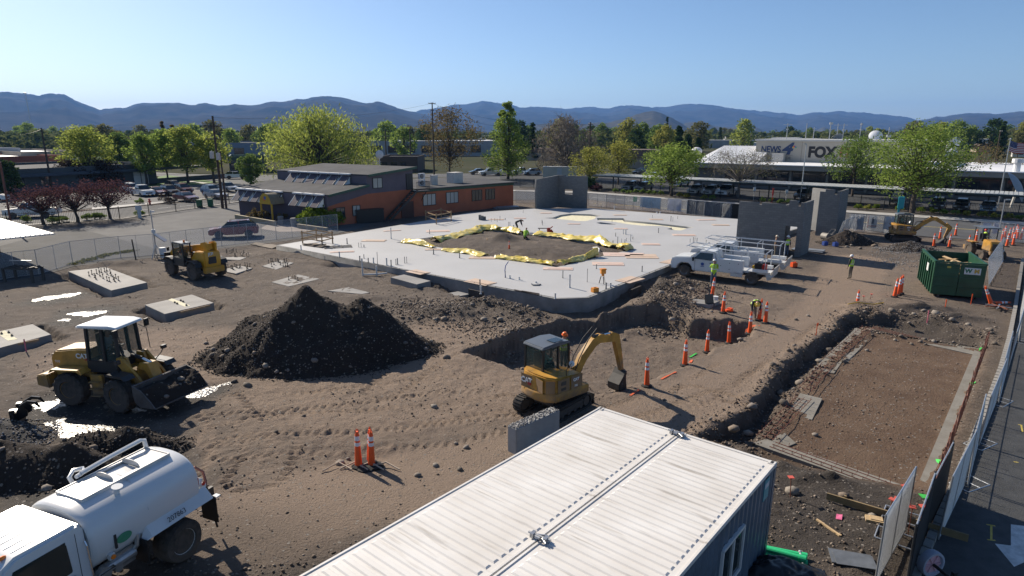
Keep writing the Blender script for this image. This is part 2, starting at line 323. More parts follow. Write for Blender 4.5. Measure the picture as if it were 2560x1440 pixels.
def soilmat(name,base,dark,light,att=False,bump=1.0):
 m=bpy.data.materials.new(name);m.use_nodes=True;MC[name]=m;nt=m.node_tree;N=nt.nodes.new;L=nt.links.new
 b=nt.nodes['Principled BSDF'];b.inputs['Specular IOR Level'].default_value=.25
 tc=N('ShaderNodeTexCoord')
 def noise(sc,det=6,ro=.65):
  n=N('ShaderNodeTexNoise');n.inputs['Scale'].default_value=sc;n.inputs['Detail'].default_value=det;n.inputs['Roughness'].default_value=ro;L(tc.outputs['Object'],n.inputs['Vector']);return n.outputs['Fac']
 def mixc(f,a,c,t='MIX'):
  x=N('ShaderNodeMix');x.data_type='RGBA';x.blend_type=t
  if isinstance(f,float):x.inputs[0].default_value=f
  else:L(f,x.inputs[0])
  for i,q in((6,a),(7,c)):
   if isinstance(q,tuple):x.inputs[i].default_value=(*q,1)
   else:L(q,x.inputs[i])
  return x.outputs[2]
 def ramp(f,p0,p1,c0=(0,0,0),c1=(1,1,1)):
  r=N('ShaderNodeValToRGB');r.color_ramp.elements[0].position=p0;r.color_ramp.elements[1].position=p1;r.color_ramp.elements[0].color=(*c0,1);r.color_ramp.elements[1].color=(*c1,1);L(f,r.inputs[0]);return r.outputs[0]
 col=mixc(ramp(noise(.5),.38,.62),base,dark)
 col=mixc(ramp(noise(2.7),.5,.66),col,tuple(x*.72 for x in base))
 rough=.95
 if att:
  a=N('ShaderNodeVertexColor');a.layer_name='soil';sp=N('ShaderNodeSeparateColor');L(a.outputs['Color'],sp.inputs[0])
  nz=noise(1.3)
  mm=N('ShaderNodeMath');mm.operation='MULTIPLY_ADD';L(nz,mm.inputs[0]);mm.inputs[1].default_value=.7;
  ad=N('ShaderNodeMath');ad.operation='ADD';L(sp.outputs[0],ad.inputs[0]);ad.inputs[1].default_value=-.35;L(ad.outputs[0],mm.inputs[2])
  col=mixc(ramp(mm.outputs[0],.25,.85),col,light)
  col=mixc(sp.outputs[2],col,mixc(ramp(noise(.9),.35,.65),(.118,.076,.051),(.165,.112,.076)))
  col=mixc(sp.outputs[1],col,(.036,.032,.029))
  mr=N('ShaderNodeMapRange');L(sp.outputs[1],mr.inputs[0]);mr.inputs[3].default_value=.95;mr.inputs[4].default_value=.8;L(mr.outputs[0],b.inputs['Roughness'])
 else:b.inputs['Roughness'].default_value=rough
 vo=N('ShaderNodeTexVoronoi');vo.inputs['Scale'].default_value=9;L(tc.outputs['Object'],vo.inputs['Vector'])
 sv=N('ShaderNodeSeparateColor');L(vo.outputs['Color'],sv.inputs[0])
 lt=N('ShaderNodeMath');lt.operation='LESS_THAN';L(vo.outputs['Distance'],lt.inputs[0])
 ms=N('ShaderNodeMath');ms.operation='MULTIPLY';L(ramp(sv.outputs[0],.62,1.0),ms.inputs[0]);ms.inputs[1].default_value=.42;L(ms.outputs[0],lt.inputs[1])
 col=mixc(lt.outputs[0],col,mixc(sv.outputs[1],(.12,.1,.085),(.30,.27,.235)))
 L(col,b.inputs['Base Color'])
 n1=noise(14,8,.7);
 add=N('ShaderNodeMath');add.operation='MULTIPLY_ADD';L(lt.outputs[0],add.inputs[0]);add.inputs[1].default_value=.35;L(n1,add.inputs[2])
 bp=N('ShaderNodeBump');bp.inputs['Strength'].default_value=bump;bp.inputs['Distance'].default_value=.12;L(add.outputs[0],bp.inputs['Height']);L(bp.outputs[0],b.inputs['Normal'])
 return m
soil=soilmat('site_soil',(.158,.127,.101),(.116,.095,.079),(.250,.190,.144),att=True)
ground=npmesh('ground',V,Fq,soil,smooth=True);ground['kind']='structure'
ca=ground.data.color_attributes.new('soil','FLOAT_COLOR','POINT')
tan=np.maximum(1-sstep(1.2,3.6,polydist(haul,GX,GY)),.8*(1-sstep(2.5,5.5,polydist(tanarea,GX,GY))))
tan=np.maximum(tan,.55*(1-sstep(-1,2.5,sdf(PX((1130,840),(1500,780),(1900,690),(2500,640),(2300,760),(1500,1100),(700,1330),(500,1000)),GX,GY))))
for t in tracks:tan=np.maximum(tan,.75*np.exp(-((polydist(t,GX,GY)-.85)/.3)**2))
tan=tan*(GZ>-.45);tan=np.maximum(tan,.45*(GZ<-.6))
moist_dark=np.zeros(GX.shape)
for w in wet:moist_dark=np.maximum(moist_dark,1-sstep(-.6,1.2,sdf(w,GX,GY)+(fbm(GX,GY,3,8)-.5)*1.2))
d=sdf(footing,GX,GY);red=(1-sstep(-.5,.6,d))*(d<.6)
moist_dark=np.maximum(moist_dark,.75*(1-sstep(-1,1,sdf(PX((1900,1110),(2310,1240),(2250,1440),(1850,1440)),GX,GY))))
moist_dark=np.maximum(moist_dark,.6*(1-sstep(-.1,.25,sdf(trench,GX,GY))));moist_dark=np.maximum(moist_dark,.5*(1-sstep(-.1,.25,sdf(trench2,GX,GY))))  # soil inside both trenches gets a darker tone
moist_dark=np.maximum(moist_dark,.45*sstep(.15,.45,GZ)*(dh>1))
moist_dark=np.maximum(moist_dark,np.where(dh<.3,.35*vn(GX*.7,GY*.7,4),0))
A=np.stack([tan,np.clip(moist_dark,0,1),red,np.ones(GX.shape)],-1).astype(np.float32)
ca.data.foreach_set('color',A.ravel())
def gh(x,y):
 i=int(np.clip(np.searchsorted(Ys,y),1,len(Ys)-1));j=int(np.clip(np.searchsorted(Xs,x),1,len(Xs)-1))
 return float(max(GZ[i,j],GZ[i-1,j-1]))if 4<y<100 and abs(x)<61 else 0.0
def GG(px,py):
 p=G(px,py)
 for _ in range(4):p=G(px,py,gh(p.x,p.y))
 return p
land=mat('valley_land',(.10,.095,.07),.95,0,.4,.012,col2=(.05,.06,.036),spec=0)
X0,X1,Y0,Y1,B=Xs[0],Xs[-1],Ys[0],Ys[-1],12900
v=[(-B,-900,-.02),(B,-900,-.02),(B,Y0,-.02),(-B,Y0,-.02),(-B,Y1,-.02),(B,Y1,-.02),(B,B,-.02),(-B,B,-.02),(X0,Y0,-.02),(X0,Y1,-.02),(X1,Y0,-.02),(X1,Y1,-.02)]
me=bpy.data.meshes.new('land');me.from_pydata(v,[],[(0,1,2,10,8,3),(4,9,11,5,6,7),(3,8,9,4),(10,2,5,11)]);me.materials.append(land)
tag(link('land',me),kind='structure')
# ------------------------------------------------------------------ far hills
def hillmat(name,c1,c2,sc=.004):
 return mat(name,c1,1,0,.4,sc,col2=c2,bump=0,spec=0)
def ridge(name,pts,Yr,depth,m,amp=.35,seed=1,step=7,foot=.02):
 xs=np.array([p[0]for p in pts],float);ys=np.array([p[1]for p in pts],float)
 px=np.arange(xs[0],xs[-1]+1,step);py=np.interp(px,xs,ys)+(fbm(px*.05,px*0,4,seed)-.5)*5
 nS=46;S=np.concatenate([np.linspace(0,1,nS),1+np.linspace(.08,1,8)])
 Yg=Yr-depth*(1-np.minimum(S,1))+np.maximum(0,S-1)*depth*.35
 top=np.array([max(ZH(q,Yr),2)for q in py])
 az=np.array([XA(p,q,1.0)for p,q in zip(px,py)])
 Xg=az[None,:]*Yg[:,None];YY=np.repeat(Yg[:,None],len(px),1);s=np.minimum(S,1)[:,None];bk=np.maximum(S-1,0)[:,None]
 wl=depth*.22
 rg=1-np.abs(2*fbm(Xg/wl,YY/wl*.55,5,seed+3)-1)
 rg2=1-np.abs(2*fbm(Xg/wl*3.1,YY/wl*1.7,4,seed+8)-1)
 prof=s**1.25
 z=top[None,:]*(prof+amp*((rg-.62)+.4*(rg2-.6))*4*s*(1-s)**.75)*(1-bk)+foot
 V,Fq=grid(Xg,YY,np.maximum(z,-5))
 return tag(npmesh(name,V,Fq,m,smooth=True),kind='structure')
dry=hillmat('dry_hill',(.075,.066,.055),(.018,.021,.020));scrub=hillmat('scrub_hill',(.055,.052,.046),(.016,.020,.021),.006);brown=hillmat('brown_hill',(.085,.075,.055),(.04,.043,.03),.012)
ridge('mountain',[(-700,250),(-300,225),(0,230),(50,234),(75,237),(95,240),(125,233),(160,238),(190,255),(225,268),(249,278),(265,274),(285,271),(310,271),(335,260),(360,255),(385,258),(410,258),(450,257),(480,263),(515,259),(545,266),(590,262),(640,265),(665,258),(720,252),(765,246),(805,240),(845,241),(880,250),(915,260),(945,257),(975,264),(1010,274),(1060,287),(1110,300),(1180,318),(1250,331)],6500,3600,dry,.34,3)
ridge('mountain',[(900,318),(1000,290),(1060,276),(1090,270),(1130,264),(1180,261),(1210,254),(1240,259),(1270,260),(1300,270),(1330,269),(1380,269),(1420,271),(1470,267),(1520,271),(1560,266),(1610,269),(1660,267),(1700,263),(1730,261),(1770,264),(1830,272),(1900,279),(1960,285),(1990,289),(2015,285),(2060,281),(2110,282),(2140,280),(2180,285),(2230,291),(2275,295),(2300,304),(2360,320),(2420,330)],10500,5200,scrub,.4,12)
ridge('mountain',[(2180,331),(2240,318),(2280,302),(2320,297),(2360,291),(2410,285),(2450,284),(2490,288),(2520,282),(2550,279),(2640,274),(2800,262),(3200,270)],7500,4000,scrub,.34,23)
ridge('hill',[(1290,331),(1330,312),(1400,306),(1440,312),(1490,308),(1520,306),(1560,298),(1590,287),(1615,280),(1632,278),(1655,283),(1680,295),(1705,310),(1725,322),(1750,332)],4200,1200,brown,.16,31,4)
ridge('hill',[(1690,331),(1712,308),(1730,304),(1760,306),(1785,316),(1830,317),(1845,314),(1870,320),(1890,318),(1920,330)],5000,1200,brown,.16,37,4)
ridge('hill',[(2030,331),(2060,318),(2075,322),(2110,331)],4900,800,brown,.16,38,4)
hz=bpy.data.materials.new('haze_air');hz.use_nodes=True;MC['haze_air']=hz;nt=hz.node_tree;nt.nodes.clear()
pv=nt.nodes.new('ShaderNodeVolumePrincipled');pv.inputs['Color'].default_value=(.21,.46,1,1);pv.inputs['Density'].default_value=6.5e-5;pv.inputs['Anisotropy'].default_value=.15
oo=nt.nodes.new('ShaderNodeOutputMaterial');nt.links.new(pv.outputs[0],oo.inputs['Volume'])
hb=MB().box(0,6000,297,27000,14200,600).build('haze',hz);hb['kind']='stuff'
# ------------------------------------------------------------------ roads, lots, walks
E1=Vector((.787,-.617,0));E2=Vector((.617,.787,0));A1=math.atan2(E1 .y,E1 .x)
asph=mat('asphalt',(.135,.134,.132),.85,0,.35,.35,bump=.2,bscale=60,col2=(.085,.086,.087),spec=.12)
asph2=mat('asphalt_new',(.070,.072,.074),.85,0,.25,.6,bump=.2,bscale=60,spec=.1)
roadm=mat('road_asphalt',(.092,.094,.097),.85,0,.2,.5,bump=.15,bscale=50,spec=.15)
walkm=mat('walk_concrete',(.36,.35,.33),.85,0,.2,.8,bump=.1)
white_pt=mat('road_paint_white',(.62,.62,.60),.7,0,.35,4);yel_pt=mat('road_paint_yellow',(.55,.42,.08),.7,0,.3,4)
bedm=mat('bed_soil',(.06,.05,.042),.95,0,.4,2,bump=.5)
lawn=mat('lawn_grass',(.10,.19,.035),.95,0,.4,.6,bump=.4,bscale=20,col2=(.06,.12,.025))
NSH=[0]
def S(name,z,m,*pts):NSH[0]+=1;return sheet(name,PX(*pts),z+NSH[0]*.0004,m,kind='structure')
S('parking_lot',.004,asph,(-400,790),(-150,734),(0,706),(98,691),(183,666),(303,651),(388,644),(555,621),(620,613),(692,605),(769,594),(845,584),(990,548),(1010,530),(640,505),(560,508),(300,546),(0,566),(-400,590))
S('parking_lot',.010,asph2,(0,704),(-150,730),(-100,640),(60,600),(190,570),(390,622),(388,642),(303,649),(183,664),(98,689))
S('planting_bed',.014,bedm,(30,580),(130,572),(270,562),(350,552),(360,543),(300,546),(150,554),(20,563))
S('road',.004,roadm,(-500,600),(0,566),(300,546),(560,508),(640,502),(1000,470),(1300,448),(1300,436),(900,452),(610,489),(440,508),(230,527),(0,545),(-500,570))
for q in range(-3,7):
 a=G(230+q*55,536.5-q*5.2);b=G(262+q*55,534-q*5.2)
 d=(b-a).normalized();n=Vector((-d.y,d.x,0))*.08
 if q>1:sheet('lane_line',[(p.x,p.y)for p in(a-n,b-n,b+n,a+n)],.010,white_pt,kind='structure')
S('sidewalk',.06,walkm,(230,525),(440,506),(610,487),(760,474),(760,470),(610,483),(440,502),(230,520))
S('sidewalk',.06,walkm,(20,567),(300,548.5),(560,511),(612,503),(612,500.5),(560,508),(300,545),(20,563))
S('car_park',.004,asph,(-300,560),(0,544),(230,520),(440,502),(610,483),(760,470),(620,452),(480,462),(330,470),(100,492),(-300,520))
S('lawn',.03,lawn,(270,478),(480,463.5),(545,455),(420,438),(395,442),(392,463),(200,474))
S('footpath',.05,walkm,(438,447),(520,458),(508,459.5),(428,449))
S('road',.004,roadm,(360,437),(560,456),(800,450),(1300,438),(1300,432),(800,438),(500,436),(370,430))
S('planting_bed',.02,bedm,(612,556),(690,549),(845,574),(820,560),(700,540),(606,533))
S('forecourt',.012,mat('forecourt_concrete',(.26,.225,.20),.9,0,.2,.8),(650,572),(700,580),(800,578),(830,572),(725,553),(680,556))
S('road',.004,roadm,(1250,505),(1290,500),(1470,498),(1840,549),(2110,567),(2250,587),(2560,608),(2900,630),(2900,588),(2560,564),(2080,530),(1800,510),(1470,484),(1250,478))
S('sidewalk',.08,walkm,(1250,478),(1470,484),(1800,510),(2080,530),(2560,564),(2900,588),(2900,580),(2560,557),(2080,524.5),(1800,505.5),(1470,480),(1250,475))
S('planting_bed',.03,bedm,(1250,475),(1470,480),(1800,505.5),(2080,524.5),(2560,557),(2900,580),(2900,565),(2560,545),(2080,514),(1800,497),(1470,472),(1250,466))
S('car_park',.004,asph2,(1250,466),(1470,472),(1800,497),(2080,514),(2560,545),(2900,565),(2900,440),(2000,440),(1250,432))
for a,b in(((1480,508),(1840,533)),((2120,553),(2560,583))):
 p,q=G(*a),G(*b);d=(q-p).normalized();n=Vector((-d.y,d.x,0))
 for k in(-.18,.1):sheet('lane_line',[(w.x,w.y)for w in(p+n*k,q+n*k,q+n*(k+.1),p+n*(k+.1))],.010,yel_pt,kind='structure')
for q in range(4):
 p=G(1480+q*28,494+q*2);d=E1*2.4;n=E2*.09
 sheet('lane_line',[(w.x,w.y)for w in(p-n,p+d-n,p+d+n,p+n)],.010,white_pt,kind='structure')
RF=[G(2535,640),G(2470,800),G(2405,1000),G(2325,1230),G(2245,1460)]
S('yard',.004,mat('yard_asphalt',(.085,.087,.088),.8,0,.25,2.2,bump=.5,bscale=40,spec=.2),(2575,608),(2566,660),(2548,760),(2530,850),(2503,945),(2473,1025),(2435,1120),(2395,1225),(2340,1340),(2275,1480),(2215,1700),(3600,1700),(3400,900),(2900,640))
arrow=[G(*q)for q in((2527,1312),(2562,1316),(2600,1322),(2592,1378),(2610,1385),(2535,1418),(2487,1360),(2527,1365))]
sheet('pavement_arrow',[(p.x,p.y)for p in arrow],.012,white_pt,kind='structure')
for a,b in(((2478,1314),(2478,1350)),((2466,1312),(2488,1316)),((2468,1350),(2488,1352)),((2545,1062),(2556,1064)),((2553,1064),(2556,1080)),((2534,1155),(2546,1157))):
 p,q=G(*a),G(*b);d=(q-p).normalized();n=Vector((-d.y,d.x,0))*.025
 sheet('spray_mark',[(w.x,w.y)for w in(p-n,q-n,q+n,p+n)],.012,yel_pt,kind='structure')
 # ------------------------------------------------------------------ the new slab
def offset(poly,d):
 n=len(poly);out=[]
 for i in range(n):
  a,b,c=Vector(poly[i-1][:2]),Vector(poly[i][:2]),Vector(poly[(i+1)%n][:2])
  u=(b-a).normalized();w=(c-b).normalized();n1=Vector((-u.y,u.x));n2=Vector((-w.y,w.x));m=(n1+n2).normalized()
  out.append(tuple(b+m*(d/max(.4,m.dot(n1)))))
 return out
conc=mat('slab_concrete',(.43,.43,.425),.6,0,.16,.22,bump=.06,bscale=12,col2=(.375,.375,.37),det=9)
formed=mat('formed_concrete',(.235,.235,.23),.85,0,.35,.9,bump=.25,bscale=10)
inner=offset(slab_out,.2)
rec_a=PX((1361,545),(1382,544),(1400,537.5),(1425,534),(1475,535.5),(1505,539),(1490,541.5),(1488,546.5),(1465,552.5),(1445,552.5),(1397,547.5),z=SLAB_Z)
rec_b=PX((1492,545),(1558,545.5),(1563,550),(1637,557),(1710,565.5),(1735,568),(1717,571),(1702,576),(1685,575),(1667,572.5),(1680,569),(1655,565),(1605,564),(1567,560),(1540,555),(1494,550),z=SLAB_Z)
rec_c=PX((1490,557),(1502,555.5),(1541,560),(1537,562),(1502,560),z=SLAB_Z)
slab=fill2d('concrete_slab',[inner,hole,rec_a,rec_b,rec_c],.05,SLAB_Z,conc);slab['kind']='structure'
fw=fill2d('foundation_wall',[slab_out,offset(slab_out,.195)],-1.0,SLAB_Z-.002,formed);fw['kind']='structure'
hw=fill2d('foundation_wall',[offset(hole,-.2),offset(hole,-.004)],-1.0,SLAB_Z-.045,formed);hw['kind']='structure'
cream=mat('cream_foam',(.66,.62,.44),.9,0,.22,3,bump=.8,bscale=4)
for r in(rec_a,rec_b):sheet('infill',offset(r,-.1),.26,cream,kind='structure')
sheet('infill',offset(rec_c,-.1),.12,bedm,kind='structure')
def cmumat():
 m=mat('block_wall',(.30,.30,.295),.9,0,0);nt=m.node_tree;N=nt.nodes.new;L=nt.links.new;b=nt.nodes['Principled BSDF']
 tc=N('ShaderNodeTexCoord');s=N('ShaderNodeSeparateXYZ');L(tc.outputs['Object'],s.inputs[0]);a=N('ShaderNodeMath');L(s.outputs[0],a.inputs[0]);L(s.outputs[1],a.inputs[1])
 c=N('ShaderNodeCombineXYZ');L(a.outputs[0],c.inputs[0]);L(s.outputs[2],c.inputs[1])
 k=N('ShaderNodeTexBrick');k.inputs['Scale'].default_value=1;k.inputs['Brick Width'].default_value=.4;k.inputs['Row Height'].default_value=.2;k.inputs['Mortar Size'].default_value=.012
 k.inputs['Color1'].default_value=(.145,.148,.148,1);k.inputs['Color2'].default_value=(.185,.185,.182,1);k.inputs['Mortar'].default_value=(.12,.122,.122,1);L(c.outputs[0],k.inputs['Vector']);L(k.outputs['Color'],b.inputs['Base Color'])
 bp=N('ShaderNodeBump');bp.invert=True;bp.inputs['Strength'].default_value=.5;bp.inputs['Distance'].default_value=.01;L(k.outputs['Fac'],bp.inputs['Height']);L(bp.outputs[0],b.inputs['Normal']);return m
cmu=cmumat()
def plate(name,loops,th,m,parent=None,loc=(0,0,0),rz=0):
 o=fill2d(name,loops,-th/2,th/2,m,parent);o.data.transform(Matrix.Rotation(PI/2,4,'X'));o.data.transform(Matrix.Translation((0,th/2,0)))
 o.location=loc;o.rotation_euler=(0,0,rz);return o
def rect(x0,z0,x1,z1):return[(x0,z0),(x1,z0),(x1,z1),(x0,z1)]
K=G(1998,643);t1=thing('block_tower','grey block tower with doorway and notched top behind the white trucks','block wall',K,A1,'block towers of the new building')
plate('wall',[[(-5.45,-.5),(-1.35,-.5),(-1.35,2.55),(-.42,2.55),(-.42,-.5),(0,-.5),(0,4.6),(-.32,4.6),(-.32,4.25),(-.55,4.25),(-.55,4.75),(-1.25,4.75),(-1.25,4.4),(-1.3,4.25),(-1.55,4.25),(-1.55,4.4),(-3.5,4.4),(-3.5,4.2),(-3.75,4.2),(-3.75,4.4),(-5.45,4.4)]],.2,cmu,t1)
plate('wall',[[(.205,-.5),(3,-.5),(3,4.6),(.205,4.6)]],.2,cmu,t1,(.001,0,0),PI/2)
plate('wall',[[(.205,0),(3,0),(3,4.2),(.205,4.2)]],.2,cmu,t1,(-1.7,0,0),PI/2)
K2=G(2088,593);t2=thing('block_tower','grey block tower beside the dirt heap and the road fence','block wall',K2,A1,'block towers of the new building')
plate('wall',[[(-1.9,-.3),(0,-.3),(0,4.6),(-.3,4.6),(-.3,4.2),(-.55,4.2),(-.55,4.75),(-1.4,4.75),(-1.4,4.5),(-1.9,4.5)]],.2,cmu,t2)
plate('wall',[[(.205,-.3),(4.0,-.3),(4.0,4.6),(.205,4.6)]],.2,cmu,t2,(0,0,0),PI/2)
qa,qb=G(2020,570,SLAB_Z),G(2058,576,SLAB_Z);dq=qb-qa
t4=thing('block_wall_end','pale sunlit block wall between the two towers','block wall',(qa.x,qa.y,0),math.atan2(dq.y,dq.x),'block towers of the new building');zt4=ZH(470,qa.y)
plate('wall',[[(0,.3),(dq.length,.3),(dq.length,zt4),(0,zt4)]],.2,mat('sunlit_block',(.34,.33,.305),.9,0,.12,2),t4)  # sunlight put into a paler block colour; wall also turned to catch the sun
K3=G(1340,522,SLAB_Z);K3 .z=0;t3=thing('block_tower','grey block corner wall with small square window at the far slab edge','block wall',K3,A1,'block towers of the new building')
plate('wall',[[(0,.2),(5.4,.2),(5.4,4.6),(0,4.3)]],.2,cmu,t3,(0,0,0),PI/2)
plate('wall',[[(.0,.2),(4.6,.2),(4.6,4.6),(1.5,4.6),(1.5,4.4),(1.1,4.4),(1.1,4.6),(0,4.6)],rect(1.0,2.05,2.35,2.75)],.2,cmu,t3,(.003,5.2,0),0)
# ------------------------------------------------------------------ shipping containers used as a site office
cwhite=mat('container_white',(.74,.70,.65),.5,0,0);nt=cwhite.node_tree;b=nt.nodes['Principled BSDF'];N=nt.nodes.new;L=nt.links.new
tc=N('ShaderNodeTexCoord');mp=N('ShaderNodeMapping');mp.inputs['Scale'].default_value=(.55,5,1);L(tc.outputs['Object'],mp.inputs[0])
n1=N('ShaderNodeTexNoise');n1 .inputs['Scale'].default_value=1.1;n1 .inputs['Detail'].default_value=6;L(mp.outputs[0],n1 .inputs['Vector'])
n2=N('ShaderNodeTexNoise');n2 .inputs['Scale'].default_value=.8;n2 .inputs['Detail'].default_value=5;L(tc.outputs['Object'],n2 .inputs['Vector'])
r1=N('ShaderNodeValToRGB');r1 .color_ramp.elements[0].position=.6;r1 .color_ramp.elements[1].position=.8;L(n1 .outputs[0],r1 .inputs[0])
r2=N('ShaderNodeValToRGB');r2 .color_ramp.elements[0].position=.3;r2 .color_ramp.elements[1].position=.75;r2 .color_ramp.elements[0].color=(.70,.685,.655,1);r2 .color_ramp.elements[1].color=(.58,.55,.505,1);L(n2 .outputs[0],r2 .inputs[0])
mx=N('ShaderNodeMix');mx.data_type='RGBA';L(r1 .outputs[0],mx.inputs[0]);L(r2 .outputs[0],mx.inputs[6]);mx.inputs[7].default_value=(.30,.265,.22,1);L(mx.outputs[2],b.inputs['Base Color'])
cblue=mat('container_blue',(.085,.12,.165),.45,0,.25,2.0,bump=.05);steel=mat('galvanised',(.42,.43,.44),.42,.8,.2,6);dark=mat('dark_metal',(.025,.026,.028),.5,0,.2,5)
wframe=mat('window_frame',(.62,.62,.62),.5,0,.1,5);glass=glassmat('window_glass');rubber=mat('rubber',(.022,.021,.020),.9,0,.3,6,bump=.2);black=mat('black_plastic',(.012,.012,.013),.55,0,.2,8)
CF=(G(1493,1022,2.75)+G(1940,1155,2.75))/2;CF.z=0;AC=math.atan2(-.634,.773);C1=Vector((math.cos(AC),math.sin(AC),0));C2=Vector((-C1 .y,C1 .x,0))
def container(loc,label,win):
 t=thing('shipping_container',label,'container',loc,AC,'two containers set side by side');t.rotation_euler=(R(-2.1),0,AC)
 Wd,Ln,Z0,Z1=2.42,12.19,.16,2.75
 m=MB().box(Wd/2,-Ln/2,Z1-.05,Wd-.1,Ln-.1,.05);y=-.42
 while y>-Ln+.35:
  m.box(Wd/2,y,Z1-.013,Wd-.34,.14,.022,tx=.965,ty=.62);y-=.209
 m.build('roof',cwhite,t)
 m=MB()
 for x in(.03,Wd-.03):m.box(x,-Ln/2,Z1-.05,.06,Ln-.3,.09)
 for y in(-.05,-Ln+.05):m.box(Wd/2,y,Z1-.05,Wd-.3,.1,.092)
 m.build('top_rail',cwhite,t,bevel=.008)
 for x in(.0,Wd):
  poly=[];y=-.16;s=1 if x==0 else-1;k=0
  while y>-Ln+.16:
   for dy,dx in((0,.012),(.07,.012),(.138,.048),(.208,.048)):poly.append((x+s*dx,y-dy))
   y-=.276
  poly2=[(px+s*.01,py)for px,py in reversed(poly)]
  MB().prism(poly+poly2,Z0+.12,Z1-.09).build('side_wall',cblue,t)
 MB().box(Wd/2,-.06,(Z0+Z1)/2,Wd-.2,.04,Z1-Z0-.1).build('end_wall',cblue,t)
 m=MB()
 for x in(.04,Wd-.04):
  m.box(x,-Ln/2,Z0+.06,.08,Ln-.2,.13)
  for y in(-.08,-Ln+.08):m.box(x,y,(Z0+Z1)/2,.085,.15,Z1-Z0-.24)
 m.build('frame',cblue,t)
 for x in(.085,Wd-.085):
  for y in(-.085,-Ln+.085):
   for z in(Z0+.06,Z1-.055):
    c=MB().box(x,y,z,.176,.176,.118).build('corner_casting',cwhite if z>1 else cblue,t,bevel=.012)
    if z>1:MB().box(x,y,z+.0585,.065,.12,.006).build('slot',black,c)
 if win:
  for y0,y1 in((-2.05,-3.25),(-8.3,-9.6)):
   w=MB();zc0,zc1=1.05,2.1
   for a in((y0+y1)/2,):w.box(Wd+.005,a,zc0,.07,y0-y1,.06);w.box(Wd+.005,a,zc1,.07,y0-y1,.06)
   for yy in(y0,y1,(y0+y1)/2):w.box(Wd+.005,yy,(zc0+zc1)/2,.07,.05,zc1-zc0)
   wo_=w.build('window',wframe,t);MB().box(Wd-.01,(y0+y1)/2,(zc0+zc1)/2,.02,y0-y1-.05,zc1-zc0-.05).build('pane',glass,wo_)
  st=MB().box(Wd-.008,-.62,2.32,.012,.34,.52).build('sticker',mat('sticker_teal',(.05,.27,.33),.5,0,.1,5),t)
  MB().box(Wd+.0,-.62,2.42,.006,.28,.12).build('band',mat('sticker_white',(.45,.5,.55),.5,0,0),st)
 return t
container(CF-C1*2.435,'white roofed container in the left of the joined pair with rain streaked ribs',False)
container(CF+C1*.012,'white roofed blue container on the right of the joined pair with side window',True)
for i,(dy,lb)in enumerate(((-.12,'steel bridging clamp at the far end of the container seam'),(-6.0,'steel bridging clamp half way along the container seam'),(-8.4,'steel bridging clamp nearest the picture bottom on the container seam'))):
 m=MB()
 m.cyl((-.24,0,.06),(.24,0,.06),.022,n=8);m.box(-.14,0,.045,.07,.13,.09);m.box(.14,0,.045,.07,.13,.09);m.cyl((-.05,-.07,.07),(.05,-.07,.07),.03,n=8);m.box(.03,.05,.05,.2,.03,.05,rz=.4);m.cyl((.05,.0,.05),(.2,-.12,.05),.014,n=6)
 c=m.build('container_clamp',steel);c.location=CF+C2*dy+Vector((0,0,2.75-dy*.0367));c.rotation_euler=(R(-2.1),0,AC+.1*i);tag(c,lb,'clamp','clamps on the container seam')
 # ------------------------------------------------------------------ buildings
WINM=glassmat('dark_window',(.025,.03,.035));paleglass=glassmat('pale_window',(.30,.33,.33),.2)
trim=mat('pale_trim',(.5,.5,.48),.7,0,.1);droof=mat('grey_roofing',(.085,.086,.09),.9,0,.3,.4,bump=.1,spec=.1);wroof=mat('white_roofing',(.72,.73,.74),.6,0,.12,.5)
purple=mat('purple_paint',(.115,.10,.125),.8,0,.15,.8);orange=mat('terracotta_paint',(.36,.115,.058),.8,0,.15,.8);green=mat('green_trim',(.035,.085,.06),.6,0,.15,2)
brickred=mat('red_brick',(.27,.085,.055),.85,0,.25,2)
def window(t,x,z,w,h,y=-.0,rz=0,gm=None,fm=None,mul=1,off=(0,0,0),fw_=.07):
 o=MB();o.box(x,y,z+h/2+fw_/2,w+fw_*2,.1,fw_);o.box(x,y,z-h/2-fw_/2,w+fw_*2,.12,fw_)
 for s in(-1,1):o.box(x+s*(w/2+fw_/2),y,z,fw_,.1,h)
 for k in range(1,mul+1):o.box(x-w/2+w*k/(mul+1),y,z,.05,.08,h)
 f=o.build('window',fm or dark,t);p=MB().box(x,y+.0,z,w,.03,h).build('pane',gm or WINM,f)
 for q in(f,):
  q.location=off;q.rotation_euler=(0,0,rz)
 return f
def bld(name,label,cat,A,B,depth,ztop,wm,rm,par=.3,wins=(),z0=0,base=None,group=None,roofz=None):
 d=Vector((B.x-A.x,B.y-A.y,0));L_=d.length;rz=math.atan2(d.y,d.x)
 t=thing(name,label,cat,(A.x,A.y,z0),rz,group);h=ztop-z0
 poly=[(0,0),(L_,0),(L_,depth),(0,depth)]
 MB().prism(poly,-.3,h-par).build('wall',wm,t)
 r=MB().prism(offset(poly,.25),h-par,h-par+.05).build('roof',rm,t)
 o,i_=poly,offset(poly,.25);m=MB()
 for k in range(4):m.hexa([(*o[k],h-par),(*o[(k+1)%4],h-par),(*i_[(k+1)%4],h-par),(*i_[k],h-par),(*o[k],h),(*o[(k+1)%4],h),(*i_[(k+1)%4],h),(*i_[k],h)])
 m.build('parapet',base or wm,t)
 if wins:
  n=len(wins);w,hh=wins[0][2],wins[0][3];w=min(w,L_/n*.6);hh=min(hh,(h-par)*.5)
  near=A.y<135
  for k in range(n):
   x=wins[k][0]if near else L_*(k+.5)/n
   if x+w<L_:window(t,x,wins[k][1]if near else(h-par)*.5,w,hh,y=-.01)
 return t
